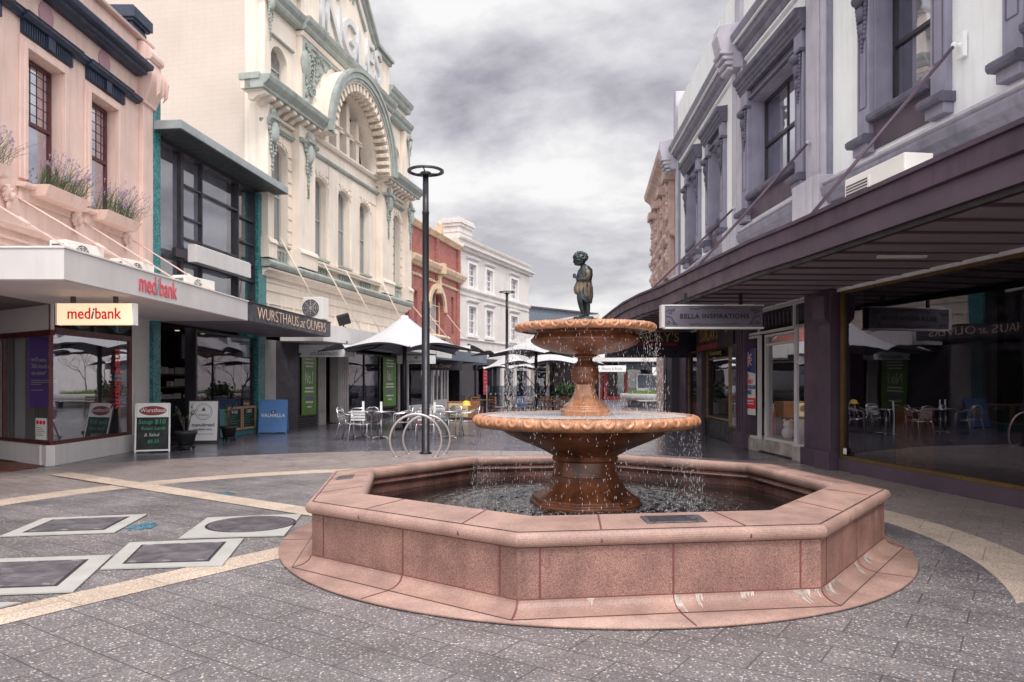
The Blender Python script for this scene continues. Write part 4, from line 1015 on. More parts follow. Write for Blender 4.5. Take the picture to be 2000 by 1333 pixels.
mb = MB(); mb.fb(.9, 1.32, -.04, .06, 4.55, 4.75); mb.build('vent', 'steel_dark', te)
# lower shop
room(te, .3, 5.35, 2.9, 3.6, 'room_dark')
framed(te, 2.0, 5.30, .78, 2.85, -.05, 'steel_dark', 'glass_shop', .05, name='shop_window')
mb = MB(); mb.fb(1.92, 2.0, -.3, .0, 0, 2.9); mb.fb(.27, .33, -1.0, -.0, 0, 2.9); mb.fb(.33, 1.92, -1.05, -1.0, 2.15, 2.25); mb.fb(1.30, 1.38, -1.05, -1.0, 0, 2.15); mb.fb(.33, .4, -1.05, -1, 0, 2.9)
dr_ = mb.build('door', 'steel_dark', te)
pane(dr_, .40, 1.30, .1, 2.15, -1.02, 'glass_shop', name='door_glass'); MB().fb(1.18, 1.22, -1.0, -.95, .8, 1.4).build('handle', 'alu_dull', dr_)
MB().fb(2.05, 5.25, -.5, -.45, 2.12, 2.75).build('inner_fascia', 'black_sign', te)
text('WURSTHAUS at OLIVERS', .23, 'gold_dim', te, 3.6, .44, 2.25, sx=.86, ext=.004)
mb = MB(); random.seed(4)
mb.box(2.2, 5.2, 1.6, 2.2, .0, 1.05)
mb.build('shop_counter', 'charcoal', te)
mb = MB()
for i in range(40):
    x = random.uniform(2.2, 5.1); z = random.choice((1.05, 1.4, 1.75)); hh = random.uniform(.08, .24); mb.box(x, x+random.uniform(.05, .16), 1.7, 1.85, z, z+hh)
mb.build('shop_goods', 'poster_white', te); 
mb = MB()
for z in (1.38, 1.73): mb.box(2.2, 5.2, 1.65, 1.95, z-.02, z)
mb.build('shop_shelf', 'timber', te)
MB().box(2.3, 3.9, 3.2, 3.3, .3, 2.4).build('back_cabinet', 'timber', te)
mb = MB(); mb.box(1.5, 1.54, 3.0, 3.3, 0, 2.8); mb.box(.4, 1.5, 3.2, 3.25, 1.9, 2.8); mb.build('back_panel', 'timber_light', te)
for x, y in ((2.6, .9), (3.9, .9)):
    mb = MB(); mb.lathe([(.06, 0), (.06, -.02), (.001, -.02)], 16, (x, y, 2.89)); o = mb.build('downlight', 'sign_light', te)
p = [W(te, *q) for q in ((-8.25, 17.2), (-6.07, 17.2), (-5.63, 23.2), (-7.55, 23.2))]
a_ = MB().plan([(v.x, v.y) for v in p], 2.925, 3.365).build('awning', 'charcoal', te, bevel=.006)
p2 = [W(te, *q) for q in ((-8.2, 17.22), (-6.1, 17.22), (-5.66, 23.18), (-7.55, 23.18))]
MB().plan([(v.x, v.y) for v in p2], 2.915, 2.93).build('soffit', 'soffit', a_)
v0, v1 = W(te, -6.07, 17.2), W(te, -5.63, 23.2); vm = v0.lerp(v1, .56); an = math.degrees(math.atan2(v1.y-v0.y, v1.x-v0.x))
MB().obox((v0.lerp(v1, .5).x, v0.lerp(v1, .5).y-.0, 3.372), ((v1-v0).x/2, (v1-v0).y/2, 0), (0, .03, 0), (0, 0, .008)).build('flashing', 'steel_dark', a_)
dirn = (v1-v0).normalized()
q_ = v0.lerp(v1, .50)
text_run([('WURSTHAUS', 'cream_letter', 0), ('at', 'cream_letter', .4), ('OLIVERS', 'cream_letter', 0)], 5.0, .40, a_, (q_.x, q_.y-.012, 0), (dirn.x, dirn.y, 0), 3.145, rz=an, gap=.10, off=-.006)
ac('white air conditioner with round fan grille on the dark awning', (-6.35, 22.7, 3.38), R(-8), w_=.62, h_=.72, dp=.5)
# framed chalk menus below the shop window
for i, tx in enumerate(('WINE', 'CAFE')):
    t = thing('menu_board', ['timber framed chalk menu headed WINE under the dark shop window', 'timber framed chalk menu headed CAFE under the dark shop window'][i], 'menu board', at_frame(TM, 3.50+i*.88, .0, .16), TM.to_euler().z, 'framed menus under the shop window')
    mb = MB()
    w_, h_ = .84, .66; mb.box(0, w_, -.05, -.005, 0, .06); mb.box(0, w_, -.05, -.005, h_-.06, h_); mb.box(0, .06, -.05, -.005, .06, h_-.06); mb.box(w_-.06, w_, -.05, -.005, .06, h_-.06); mb.build('frame', 'timber_light', t)
    MB().box(.06, w_-.06, -.03, -.006, .06, h_-.06).build('slate', 'chalk', t)
    text(tx, .14, 'white_print', t, w_/2, -.033, h_-.15, ext=.002)
    mb = MB(); 
    for k in range(5): mb.box(.12, .5+.1*(k % 3), -.034, -.03, .12+k*.07, .13+k*.07)
    mb.build('chalk_lines', 'chalk_green', t)
# ---------------------------------------------------------------- cream department store
ce, CM, CL = leftroot('cream_building', 'tall cream stucco store with green mouldings, a great arch and relief lettering on its gable', (-7.6, 23.0), (-4.88, 35.6))
CE = 12.3
ops = [(.35, 1.35, 5.9, 9.1), (3.16, 4.17, 5.9, 8.8), (5.10, 6.12, 5.9, 8.8), (7.05, 8.07, 5.9, 8.8), (10.75, 11.6, 5.9, 9.1), (.35, 1.35, 10.9, 12.2), (10.7, 11.6, 10.9, 12.2)]
mb = MB()
wall(mb, -.3, CE, 3.3, 10.1, ops[:5], rev=.45)
cx, cz = 5.78, 10.1
mb.box(-.3, CE, .6, 14, 3.2, 13.9); mb.box(-.3, CE, 4.4, 14, 0, 3.19)
wall(mb, -.3, 2.2, 10.1, 13.9, [ops[5]], rev=.45); wall(mb, 9.75, CE, 10.1, 13.9, [ops[6]], rev=.45)
b_ = mb.build('wall', 'stucco_cream', ce)
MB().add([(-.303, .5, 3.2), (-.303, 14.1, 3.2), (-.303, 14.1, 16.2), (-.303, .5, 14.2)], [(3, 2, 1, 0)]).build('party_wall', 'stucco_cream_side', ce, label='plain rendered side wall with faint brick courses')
# arched heads in the openings
mb = MB()
def archhead(a, b, zs, rise, d=0, rev=.45, top=None):
    top = top or zs+rise+.05; n = 14; c_ = (a+b)/2; w_ = (b-a)/2
    pts = [(c_+w_*math.cos(PI*i/n), zs+rise*math.sin(PI*i/n)) for i in range(n+1)]
    poly = [(b, top), (a, top)]+pts[::-1]
    mb.prism(poly, d-rev, d-.002)
for o in ops[:5]: archhead(o[0], o[1], o[3]-.28, .26)
for o in ops[5:]: archhead(o[0], o[1], o[3]-.5, .48)
# rusticated courses beside the outer windows
for (a, b) in ((.0, .35), (1.35, 1.62), (10.4, 10.75), (11.6, 11.85)):
    z = 5.6
    while z < 9.0: mb.fb(a+.01, b-.01, 0, .035, z+.03, z+.36); z += .40
# voussoirs
for o in ops[:5]:
    for k in range(7):
        t = PI*(k+.5)/7; c_ = (o[0]+o[1])/2; w_ = (o[1]-o[0])/2
        p = Vector((c_+(w_+.12)*math.cos(t), -.02, o[3]-.28+(.26+.17)*math.sin(t))); mb.obox(p, (.075*math.cos(t+PI/2), 0, .075*math.sin(t+PI/2)), (0, .025, 0), (.10*math.cos(t), 0, .10*math.sin(t)))
# pilasters
PIL = [(-.34, .02), (1.62, 2.72), (8.80, 9.95), (11.85, CE+.04)]
for a, b in PIL:
    mb.fb(a, b, 0, .30, 5.3, 10.0); mb.fb(a-.06, b+.06, 0, .37, 5.3, 5.75); mb.mould([(0, 0), (.42, 0), (.40, .08), (.33, .16), (0, .16)], a-.06, b+.06, 5.75)
# small piers between windows
for a, b in ((4.25, 5.02), (6.2, 6.97)): mb.fb(a, b, 0, .06, 5.8, 9.35)
# lower storey mouldings
mb.mould([(0, 0), (.10, 0), (.16, .10), (.30, .16), (.32, .22), (0, .24)], -.3, CE, 4.78)
for z in (3.55, 3.95, 4.35, 4.62): mb.fb(-.3, CE, 0, .035, z, z+.035)
for i in range(16): x = .1+i*.78; mb.fb(x, x+.06, .0, .05, 3.35, 3.95)
mb.mould([(0, 0), (.22, 0), (.22, .06), (.26, .10), (.26, .16), (0, .18)], 2.75, 8.75, 5.56)
mb.fb(2.75, 8.75, -.1, .03, 8.95, 10.05)
mb.build('mouldings', 'stucco_cream', ce, bevel=.012)
# green dressings
mb = MB()
mb.mould([(0, 0), (.34, 0), (.40, .06), (.42, .14), (.36, .22), (0, .26)], -.36, CE+.02, 5.03)
for a, b in ((-.34, 2.9), (8.6, CE+.04)): mb.mould([(.0, 0), (.10, 0), (.12, .04), (.16, .06), (.16, .12), (0, .14)], a, b, 9.42)
for a, b in PIL: mb.mould([(.3, 0), (.40, 0), (.44, .06), (.44, .12), (.3, .14)], a-.05, b+.05, 9.42)
mb.mould([(.0, 0), (.10, 0), (.14, .06), (.14, .12), (0, .14)], 2.9, 8.6, 9.42)
for o in ops[:5]:
    mb.fb(o[0]-.06, o[1]+.06, -.2, .12, 5.82, 5.90)
mb.build('string_course', 'trim_green', ce, bevel=.01)
mb = MB()      # balusters under the windows
for o in ops[:5]:
    for i in range(5):
        x = o[0]+.1+i*(o[1]-o[0]-.2)/4; mb.lathe([(.05, 0), (.05, .03), (.025, .05), (.055, .14), (.02, .28), (.045, .33), (.045, .36)], 8, (x, -.06, 5.33))
mb.build('baluster', 'trim_green', ce)
mb = MB()
for a, b in ((-1.15, 2.72), (8.55, CE+.35)):
    mb.mould([(0, .0), (.62, 0), (.62, .08), (.70, .14), (.80, .22), (.84, .34), (.84, .38), (0, .42)], a, b, 10.12)
mb.build('main_cornice', 'trim_green', ce, bevel=.012)
mb = MB()
for a, b in ((-1.0, 2.7), (8.6, CE+.2)):
    x = a+.05
    while x < b-.2: mb.mould([(0, .02), (.16, 0), (.30, .10), (.56, .16), (.56, .26), (0, .26)], x, x+.20, 9.86); x += .43
    mb.mould([(0, 0), (.14, 0), (.16, .08), (0, .1)], a+.7 if a < 0 else a, b, 9.76)
mb.box(-1.05, -.30, -.55, .1, 10.1, 10.12)
mb.box(-1.15, -.31, -.2, .12, 10.13, 10.52)

mb.build('modillion', 'stucco_cream', ce, bevel=.01)
mb = MB(); mb.box(-1.19, -.31, -.5, .16, 10.38, 10.56); mb.build('cornice_return', 'trim_green', ce)
# carved consoles hung on the pilasters
def console(c_, d, ztop, k=1.0, nm='console'):
    mb = MB()
    mb.fb(c_-.20*k, c_+.20*k, d, d+.16*k, ztop-.10*k, ztop); mb.fb(c_-.25*k, c_+.25*k, d, d+.2*k, ztop-.16*k, ztop-.1*k)
    mb.ball((c_, -d-.06, ztop+.08*k), .14*k, 10, 6, 1, .6, 1)
    mb.ball((c_, -d-.08*k, ztop-.52*k), .2*k, 16, 10, .85, .75, 1.75)
    for s_ in (-1, 1):
        for i in range(9):
            t = i/8; mb.ball((c_+s_*(.20+.07*math.sin(t*9))*k*(1-.55*t), -d-.05, ztop-.2*k-.95*k*t), .075*k*(1-.35*t), 7, 5, 1, .9, 1.1)
        mb.path([(c_+s_*.28*k, -d-.05, ztop-.14*k), (c_+s_*.33*k, -d-.07, ztop-.28*k), (c_+s_*.24*k, -d-.09, ztop-.36*k), (c_+s_*.19*k, -d-.06, ztop-.28*k)], .04*k, 6)
    for i in range(6): mb.ball((c_+.02*math.sin(i*2), -d-.03, ztop-(1.25+i*.14)*k), .06*k*(1-.09*i), 7, 5)
    mb.tube((c_, -d-.04, ztop), (c_, -d-.04, ztop-2.0*k), .03*k, n=5)
    mb.tube((c_-.33*k, -d-.04, ztop-.2*k), (c_+.33*k, -d-.04, ztop-.2*k), .03*k, n=5)
    mb.build(nm, 'trim_green', ce)
for c_ in (-.12, 2.17, 9.38, 12.1): console(c_, .30, 9.66, 1.0)
console(-.12, .22, 13.55, .8); console(12.1, .25, 12.9, .7)
# arch
def ring(mb, r0, r1, d0, d1, a0=0, a1=PI, n=48):
    pts = [(cx+r1*math.cos(a0+(a1-a0)*i/n), cz+r1*math.sin(a0+(a1-a0)*i/n)) for i in range(n+1)]+[(cx+r0*math.cos(a1-(a1-a0)*i/n), cz+r0*math.sin(a1-(a1-a0)*i/n)) for i in range(n+1)]
    k = len(pts)//2; vs = []
    for i in range(k):
        o, q = pts[i], pts[2*k-1-i]; vs += [(o[0], -d1, o[1]), (q[0], -d1, q[1]), (q[0], -d0, q[1]), (o[0], -d0, o[1])]
    fs = []
    for i in range(k-1):
        for j in range(4): fs.append((4*i+j, 4*i+(j+1) % 4, 4*(i+1)+(j+1) % 4, 4*(i+1)+j))
    fs += [(0, 1, 2, 3), (4*k-1, 4*k-2, 4*k-3, 4*k-4)]
    mb.add(vs, fs)
mb = MB(); ring(mb, 2.62, 3.05, .0, .80)
ring(mb, 2.28, 2.62, -.1, .30)
mb.fb(cx-3.1, cx+3.1, -.3, .02, 9.56, 10.1)
mb.mould([(0, 0), (.14, 0), (.20, .08), (.20, .14), (0, .16)], 2.9, 8.6, 9.98)
mb.build('arch', 'stucco_cream', ce)
mb = MB(); ring(mb, 2.80, 3.08, .80, .90); ring(mb, 2.68, 2.80, .80, .85); ring(mb, 3.0, 3.12, .78, .95)
mb.build('arch_moulding', 'trim_green', ce)
mb = MB(); n_ = 25
for i in range(n_):
    t = PI*(i+.5)/n_; c_, s_ = math.cos(t), math.sin(t)
    mb.obox((cx+2.47*c_, -.55, cz+2.47*s_), (-.075*s_, 0, .075*c_), (0, .24, 0), (.13*c_, 0, .13*s_))
    mb.obox((cx+2.36*c_, -.45, cz+2.36*s_), (-.06*s_, 0, .06*c_), (0, .14, 0), (.08*c_, 0, .08*s_))
mb.build('arch_block', 'stucco_cream', ce, bevel=.015)
# tympanum wall with semicircular opening, and gable
mb = MB(); n = 40; r = 2.3; a, b = 1.95, 9.8
mb.prism([(a, 10.1), (cx-r, 10.1)]+[(cx-r*math.cos(PI*i/n), 10.1+r*math.sin(PI*i/n)) for i in range(1, n)]+[(cx+r, 10.1), (b, 10.1), (b, 13.25), (a, 13.25)], -.35, .18)
gp = [(a, 13.25), (b, 13.25), (b+.05, 15.35), (8.2, 15.4), (5.87, 17.75), (3.55, 15.4), (a, 15.35)]
mb.prism(gp, -.45, .18)
mb.build('gable', 'stucco_cream', ce)
mb = MB()
def edge(p, q, w_, d0, d1, off=0):
    p = Vector((p[0], 0, p[1])); q = Vector((q[0], 0, q[1])); m_ = (p+q)/2; t = (q-p)/2; nn = Vector((-t.z, 0, t.x)).normalized(); 
    if nn.z < 0: nn = -nn
    m_ = m_+nn*(w_/2+off); mb.obox((m_.x, -(d0+d1)/2, m_.z), t*1.01, (0, (d1-d0)/2, 0), nn*w_/2)
for p, q in ((gp[3], gp[2]), (gp[4], gp[3]), (gp[5], gp[4]), (gp[6], gp[5])): edge(p, q, .12, -.5, .42, .02); edge(p, q, .10, -.3, .30, -.10)
edge((7.3, 15.72), (5.87, 17.15), .10, .18, .28, -.25); edge((4.45, 15.72), (5.87, 17.15), .10, .18, .28, -.25)
mb.build('gable_coping', 'trim_green', ce)
mb = MB()
pr = [(.0, 0), (.34, 0), (.40, .08), (.40, .16), (.52, .26), (.56, .38), (.56, .42), (0, .46)]
mb.mould(pr, 1.85, 9.9, 13.22)
pr2 = [(0, 0), (.20, 0), (.26, .08), (.26, .16), (.36, .26), (.40, .38), (.40, .42), (0, .46)]
mb.mould(pr2, -.45, 1.95, 13.22); mb.mould(pr2, 9.8, CE+.12, 13.1)
mb.mould(pr2, 9.8, CE+.1, 14.05); mb.mould(pr2, -.4, 1.9, 14.25)
mb.mould([(0, 0), (.08, 0), (.10, .05), (0, .07)], .3, 1.7, 12.35)
mb.build('upper_cornice', 'trim_green', ce, bevel=.01)
mb = MB(); mb.fb(9.8, CE, -3, .04, 13.9, 14.5); mb.fb(-.3, 1.95, -3, .03, 13.9, 14.6); mb.fb(11.7, CE+.02, 0, .2, 10.6, 13.2); mb.fb(-.33, .0, 0, .18, 10.6, 13.25); mb.mould([(0, 0), (.24, 0), (.30, .14), (0, .16)], 1.9, 9.85, 13.06); mb.build('parapet', 'stucco_cream', ce, bevel=.012)
# relief spandrels
for s_ in (-1, 1):
    mb = MB(); random.seed(9)
    x0 = cx+s_*3.55
    mb.ball((x0, -.20, 12.2), .36, 18, 12, .85, .35, 1.35)
    pts = []
    for i in range(150):
        x = random.uniform(1.0, 3.65); z = random.uniform(10.9, 12.95)-10.1
        if math.hypot(x, z) < 3.25 or math.hypot(x-3.55, z-2.1) < .36 : continue
        mb.ball((cx+s_*x, -.20, cz+z), random.uniform(.05, .12), 7, 5, random.uniform(.6, 1.5), .6, random.uniform(.6, 1.5))
    for i in range(22):
        x = random.uniform(1.6, 3.5); z = random.uniform(1.2, 2.7)
        if math.hypot(x, z) < 3.3: continue
        mb.path([(cx+s_*(x+.16*math.cos(k*1.1)*(1-k/8)), -.24, cz+z+.16*math.sin(k*1.1)*(1-k/8)) for k in range(7)], .03, 5)
    mb.prism([(cx+s_*1.05, 13.0), (cx+s_*3.75, 13.0), (cx+s_*3.75, 10.95), (cx+s_*3.66, 10.95), (cx+s_*3.66, 12.9), (cx+s_*1.2, 12.9)], .18, .24)
    mb.prism([(cx+s_*1.1, 12.95), (cx+s_*3.72, 12.95), (cx+s_*3.72, 10.95)]+[(cx+s_*3.2*math.cos(t), cz+3.2*math.sin(t)) for t in [.30+.075*i for i in range(13)]], .15, .19)
    mb.build('relief', 'trim_green', ce)
# lettering
text('INGLES', 1.95, 'letter_grey', ce, 5.95, -.17, 14.55, sx=.93, ext=.13, offset=.02, name='lettering', space=.97)
text('18', .6, 'trim_green', ce, 5.9, -.19, 16.3, sx=.9, ext=.04)
# arch windows
mb = MB(); rw = 2.28
for x in (-1.35, -.45, .45, 1.35):
    h = math.sqrt(rw*rw-x*x); mb.fb(cx+x-.14, cx+x+.14, -.5, -.1, 10.1, cz+h); mb.mould([(-.1, 0), (.0, 0), (.02, .05), (-.1, .08)], cx+x-.2, cx+x+.2, 11.1)
mb.fb(cx-2.2, cx+2.2, -.5, -.2, 11.12, 11.22)
aw_ = mb.build('window', 'stucco_cream', ce, label='tall mullioned window under the great arch')
MB().add([(cx-2.3, .46, 10.1)]+[(cx-rw*math.cos(PI*i/24), .46, cz+rw*math.sin(PI*i/24)) for i in range(25)], [tuple(range(26))]).build('pane', 'glass_win', aw_)
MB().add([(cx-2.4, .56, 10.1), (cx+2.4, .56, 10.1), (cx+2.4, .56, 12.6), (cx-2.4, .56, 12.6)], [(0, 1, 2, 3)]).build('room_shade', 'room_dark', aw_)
for o in ops: window(ce, o[0]+.02, o[1]-.02, o[2], o[3]-.04, -.24, 'sash_green', 'glass_win', mid=True)
# awning of the store
p = [(2.2, -1.42), (14.6, -1.42), (14.6, 0), (.9, 0), (1.2, -1.35)]
a_ = MB().plan([(x, y) for x, y in p], 2.83, 3.38).build('awning', 'white_paint', ce, bevel=.006)
mb = MB()
for s_, e_ in ((.3, 1.7), (3.2, 4.4), (5.0, 6.3), (8.6, 9.6)): mb.tube((s_, -.35, 6.0 if s_ < 1 else 5.7), (e_, -1.25, 3.38), .022, n=6)
mb.build('tie_rod', 'stucco_cream', ce)
# ground floor
room(ce, 2.0, 11.8, 2.83, 4.2, 'room_dark')
mb = MB()
for a, b in ((-.3, .55), (3.50, 4.02), (5.05, 5.95), (11.3, 11.45), (12.0, CE)): mb.fb(a, b, -.3, .06, .0, 2.83)
for a, b in ((3.5, 4.02), (5.05, 5.95)):
    for i in range(4): x = a+.08+i*(b-a-.12)/4; mb.fb(x, x+.05, .06, .09, .45, 2.8)
mb.build('shop_pier', 'concrete', ce, bevel=.01)
mb = MB(); mb.fb(.55, 2.1, -.3, .0, 0, 2.83); mb.build('side_panel', 'charcoal', ce, label='dark metal panel beside the store entrance')
framed(ce, 2.12, 3.48, .34, 2.5, 0, 'black', 'glass_clear', .06, name='shop_window')
framed(ce, 5.98, 11.3, .40, 2.7, 0, 'black', 'glass_shop', .06, verts=(7.6, 9.2), name='shop_window')
framed(ce, 11.45, 12.0, .0, 2.7, 0, 'black', 'glass_shop', .05, name='door')
mb = MB()
for a, b in ((2.12, 3.48), (5.98, 11.3)):
    for z in (.02, .10, .18, .26): mb.fb(a, b, -.2, .0, z, z+.055)
mb.fb(2.12, 3.48, -.24, -.2, 0, .34); mb.fb(5.98, 11.3, -.24, -.2, 0, .40); mb.build('plinth_grille', 'charcoal', ce)
def gposter(s0, s1, z0, z1, label):
    t = thing('green_poster', label, 'poster', at_frame(CM, s0, -.02, z0), CM.to_euler().z, 'green posters in the store windows')
    w_ = s1-s0; h_ = z1-z0
    MB().box(0, w_, -.035, -.03, 0, h_).build('sheet', 'green_poster', t)
    mb = MB(); yy = -.042
    text('No.1', h_*.30, 'white_print', t, w_*.5, -.038, h_*.62, sx=.5, ext=.002)
    for i, (u, l_) in enumerate(((.93, .5), (.87, .62), (.81, .5), (.44, .55), (.38, .62), (.20, .5), (.12, .3))): mb.box(w_*(.5-l_/2), w_*(.5+l_/2), -.04, -.035, h_*u, h_*(u+.028))
    mb.build('print', 'white_print', t)
    MB().box(w_*.25, w_*.75, -.04, -.036, h_*.27, h_*.31).build('logo', 'purple', t)
gposter(2.30, 3.36, .40, 2.42, 'green poster with white print in the narrow window beside the dark doorway')
gposter(9.55, 11.1, .48, 2.6, 'green poster with white print in the wide window behind the umbrella pole')
MB().box(.0, .9, 0, .03, 0, .75).build('window_poster', 'purple', None) if False else None
def hang(label, loc, w_, h_, m, rz=0, grp=None):
    t = thing('hanging_sign', label, 'sign', loc, rz, grp)
    MB().box(-w_/2, w_/2, -.06, .06, 0, h_).build('board', m, t, bevel=.005)
    mb = MB(); mb.box(-w_*.35-.02, -w_*.35+.02, -.02, .02, h_, h_+.12); mb.box(w_*.35-.02, w_*.35+.02, -.02, .02, h_, h_+.12); mb.build('bracket', 'charcoal', t)
    return t
def leafmark(t, x, z, k):
    mb = MB()
    for s_ in (-1, 1): mb.prism([(x, z-.03*k), (x+s_*.05*k, z), (x+s_*.10*k, z+.05*k), (x+s_*.02*k, z+.05*k)], .062, .066)
    mb.prism([(x-.02*k, z), (x+.03*k, z+.02*k), (x+.01*k, z+.11*k), (x-.03*k, z+.06*k)], .062, .066); mb.build('leaf_mark', 'grass_tuft', t)
t = hang('white hanging sign with green leaf mark nearest the dark doorway', (-6.25, 25.3, 2.37), 1.9, .42, 'poster_white', 0, 'white leaf mark signs')
text('stlukes', .20, 'black', t, -.07, -.064, .12, align='RIGHT', ext=.002, sx=.9); text('health', .20, 'grass_tuft', t, -.06, -.064, .12, align='LEFT', ext=.002, sx=.9); leafmark(t, .0, .27, 1)
t = hang('white hanging sign with green leaf mark behind the near lamp post', (-4.35, 34, 2.36), 1.75, .38, 'poster_white', 0, 'white leaf mark signs')
text('stlukes', .19, 'black', t, -.07, -.064, .11, align='RIGHT', ext=.002, sx=.9); text('health', .19, 'grass_tuft', t, -.06, -.064, .11, align='LEFT', ext=.002, sx=.9); leafmark(t, 0, .25, 1)
t = hang('black hanging sign with gold script in front of the red brick building', (-3.35, 38.3, 2.14), 1.62, .46, 'black_sign', 0)
text('The Dinner', .28, 'cream_letter', t, -.28, -.064, .22, ext=.002, shear=.3, sx=.8); text('Bells', .26, 'charcoal', t, .45, -.064, .22, ext=.002, shear=.3, sx=.8)
# floodlights on the awnings
for k, (x, y, z) in enumerate(((-5.72, 25.4, 3.38), (-3.6, 38.4, 3.25))):
    t = thing('floodlight', ['black floodlight on the corner of the white store awning', 'black floodlight on the awning in front of the red brick building'][k], 'floodlight', (x, y, z), R(20), 'black floodlights')
    mb = MB(); mb.obox((0, 0, .27), (.20, 0, .06), (0, .10, .03), (-.05, -.03, .16)); mb.build('housing', 'black', t, bevel=.02)
    mb = MB(); mb.tube((0, 0, 0), (0, 0, .15), .025, n=8); mb.box(-.08, .08, -.06, .06, 0, .02); mb.build('bracket', 'black', t)
# ---------------------------------------------------------------- red brick building
rd, RM, RL = leftroot('red_brick_building', 'narrow red brick building with cream bands and an arched window', (-4.94, 35.35), (-3.07, 43.1))
ops = [(2.0, 2.45, 4.2, 6.3) , (3.0, 5.3, 4.0, 6.2), (6.6, 7.0, 4.2, 6.3), (.9, 1.3, 4.2, 6.0)]
mb = MB(); wall(mb, 0, RL, 3.0, 9.2, [ops[1], ops[2], ops[3]], rev=.3); mb.box(0, RL, .45, 9, 3.2, 9.1); mb.box(0, RL, 3.9, 9, 0, 3.19)
for a, b in ((0, .35), (4.1-.2, 4.1+.2), (RL-.4, RL)): mb.fb(a, b, 0, .12, 6.9, 9.15)
for a, b in ((0, .5), (RL-.5, RL)): mb.fb(a, b, 0, .08, 3.4, 6.9)
mb.build('wall', 'red_brick', rd)
mb = MB()
mb.mould([(0, 0), (.12, 0), (.22, .12), (.30, .2), (.30, .26), (0, .3)], -.02, RL+.02, 9.08)
mb.mould([(0, 0), (.16, 0), (.24, .10), (.34, .16), (.42, .34), (.42, .42), (0, .5)], -.02, RL+.3, 7.22)
mb.mould([(0, 0), (.06, 0), (.1, .08), (0, .16)], 0, RL, 6.72)
mb.fb(3.92, 4.28, .0, .34, 9.3, 9.75); mb.ball((4.1, -.2, 9.8), .2, 10, 6, 1, .6, 1); mb.fb(3.9, 4.3, 0, .5, 7.2, 7.75)
c_, z_, r0, r1 = 4.15, 5.3, 1.15, 1.42
n = 24; pts = [(c_+r1*math.cos(PI*i/n), z_+r1*math.sin(PI*i/n)) for i in range(n+1)]+[(c_+r0*math.cos(PI-PI*i/n), z_+r0*math.sin(PI-PI*i/n)) for i in range(n+1)]
k = n+1
for i in range(n): mb.prism([pts[i], pts[i+1], pts[2*k-2-i], pts[2*k-1-i]], .0, .12)
mb.fb(c_-.12, c_+.12, .0, .25, 6.2, 7.0); mb.ball((c_, -.15, 7.05), .17, 8, 6)
mb.mould([(0, 0), (.3, 0), (.34, .1), (.2, .2), (0, .2)], 2.9, 5.5, 3.82)
for i in range(8): mb.ball((3.1+i*.32, -.18, 3.72), .13, 8, 5, 1.1, .7, .8)
mb.build('cream_band', 'trim_tan', rd, bevel=.01)
mb = MB(); archfill = [(3.0, 6.45), (3.0, 5.3)]+[(c_-1.15*math.cos(PI*i/n), 5.3+1.15*math.sin(PI*i/n)) for i in range(n+1)]+[(5.3, 6.45)]
wall(mb, 0, 0.001, 0, .001, []) if False else None
mb.prism(archfill, -.28, .004); mb.build('arch_infill', 'red_brick', rd)
window(rd, 3.05, 5.25, 4.0, 6.4, -.2, 'trim_tan', 'glass_win', bars=(3, 3), fw=.10, mid=False)
window(rd, .92, 1.28, 4.2, 6.0, -.2, 'black', 'glass_win', mid=False); window(rd, 6.62, 6.98, 4.2, 6.3, -.2, 'black', 'glass_win', mid=False)
mb = MB(); mb.plan([(.0, -1.45), (RL+.5, -1.55), (RL+.5, 0), (0, 0)], 2.62, 3.12); a_ = mb.build('awning', 'slate_far', rd)
MB().plan([(.0, -1.48), (2.2, -1.48), (2.2, -1.2), (.0, -1.2)], 2.7, 3.3).build('fascia', 'white_paint', a_)
mb = MB(); 
for s_, e_ in ((.3, 1.8), (2.0, 3.3), (5.6, 6.9)): mb.tube((s_, -.1, 5.2), (e_, -1.4, 3.2), .02, n=6)
mb.build('tie_rod', 'stucco_cream', rd)
room(rd, .1, RL-.1, 2.62, 3.6, 'room_dark')
framed(rd, .1, 3.4, .35, 2.6, 0, 'sash_white', 'glass_shop', .07, verts=(), name='shop_window')
mb = MB()
for a, b in ((3.4, 3.62), (4.1, 4.2), (4.75, 4.97), (5.3, 5.42), (5.75, 5.95)): mb.fb(a, b, -.1, .05, 0, 2.62)
mb.fb(3.4, 5.95, -.1, .04, 0, .6); mb.fb(3.4, 5.95, -.1, .04, 2.3, 2.62); mb.build('door', 'sash_white', rd); pane(rd, 3.5, 5.9, .6, 2.3, 0, 'glass_shop', name='door_glass')
mb = MB(); mb.fb(.1, 3.4, -.1, .02, 0, .35); mb.build('stall_riser', 'poster_white', rd)
# ---------------------------------------------------------------- grey hotel building
gy, GM, GL = leftroot('grey_building', 'three storey pale grey rendered building with white sash windows and a chimney', (-3.07, 43.1), (1.23, 54.3))
wx = [(1.35, 2.45), (4.0, 5.1), (8.3, 9.6)]
ops = [(a, b, 7.25, 8.6) for a, b in wx]+[(a, b, 4.4, 6.05) for a, b in wx]
mb = MB(); wall(mb, 0, GL, 2.8, 9.9, ops, rev=.25); mb.box(0, GL, .4, 10, 3.2, 9.8); mb.box(0, GL, 3.9, 10, 0, 3.19)
mb.build('wall', 'stucco_grey', gy)
mb = MB()
mb.mould([(0, 0), (.14, 0), (.18, .1), (.18, .14), (0, .16)], -.0, GL+.1, 9.86)
mb.mould([(0, 0), (.16, 0), (.22, .12), (.36, .2), (.36, .28), (0, .32)], -.0, GL+.3, 9.22)
mb.mould([(0, 0), (.06, 0), (.12, .1), (.12, .16), (0, .18)], 0, GL+.1, 6.90); mb.mould([(0, 0), (.04, 0), (.08, .06), (0, .08)], 0, GL, 6.6)
mb.mould([(0, 0), (.06, 0), (.1, .08), (0, .12)], 0, GL, 4.0)
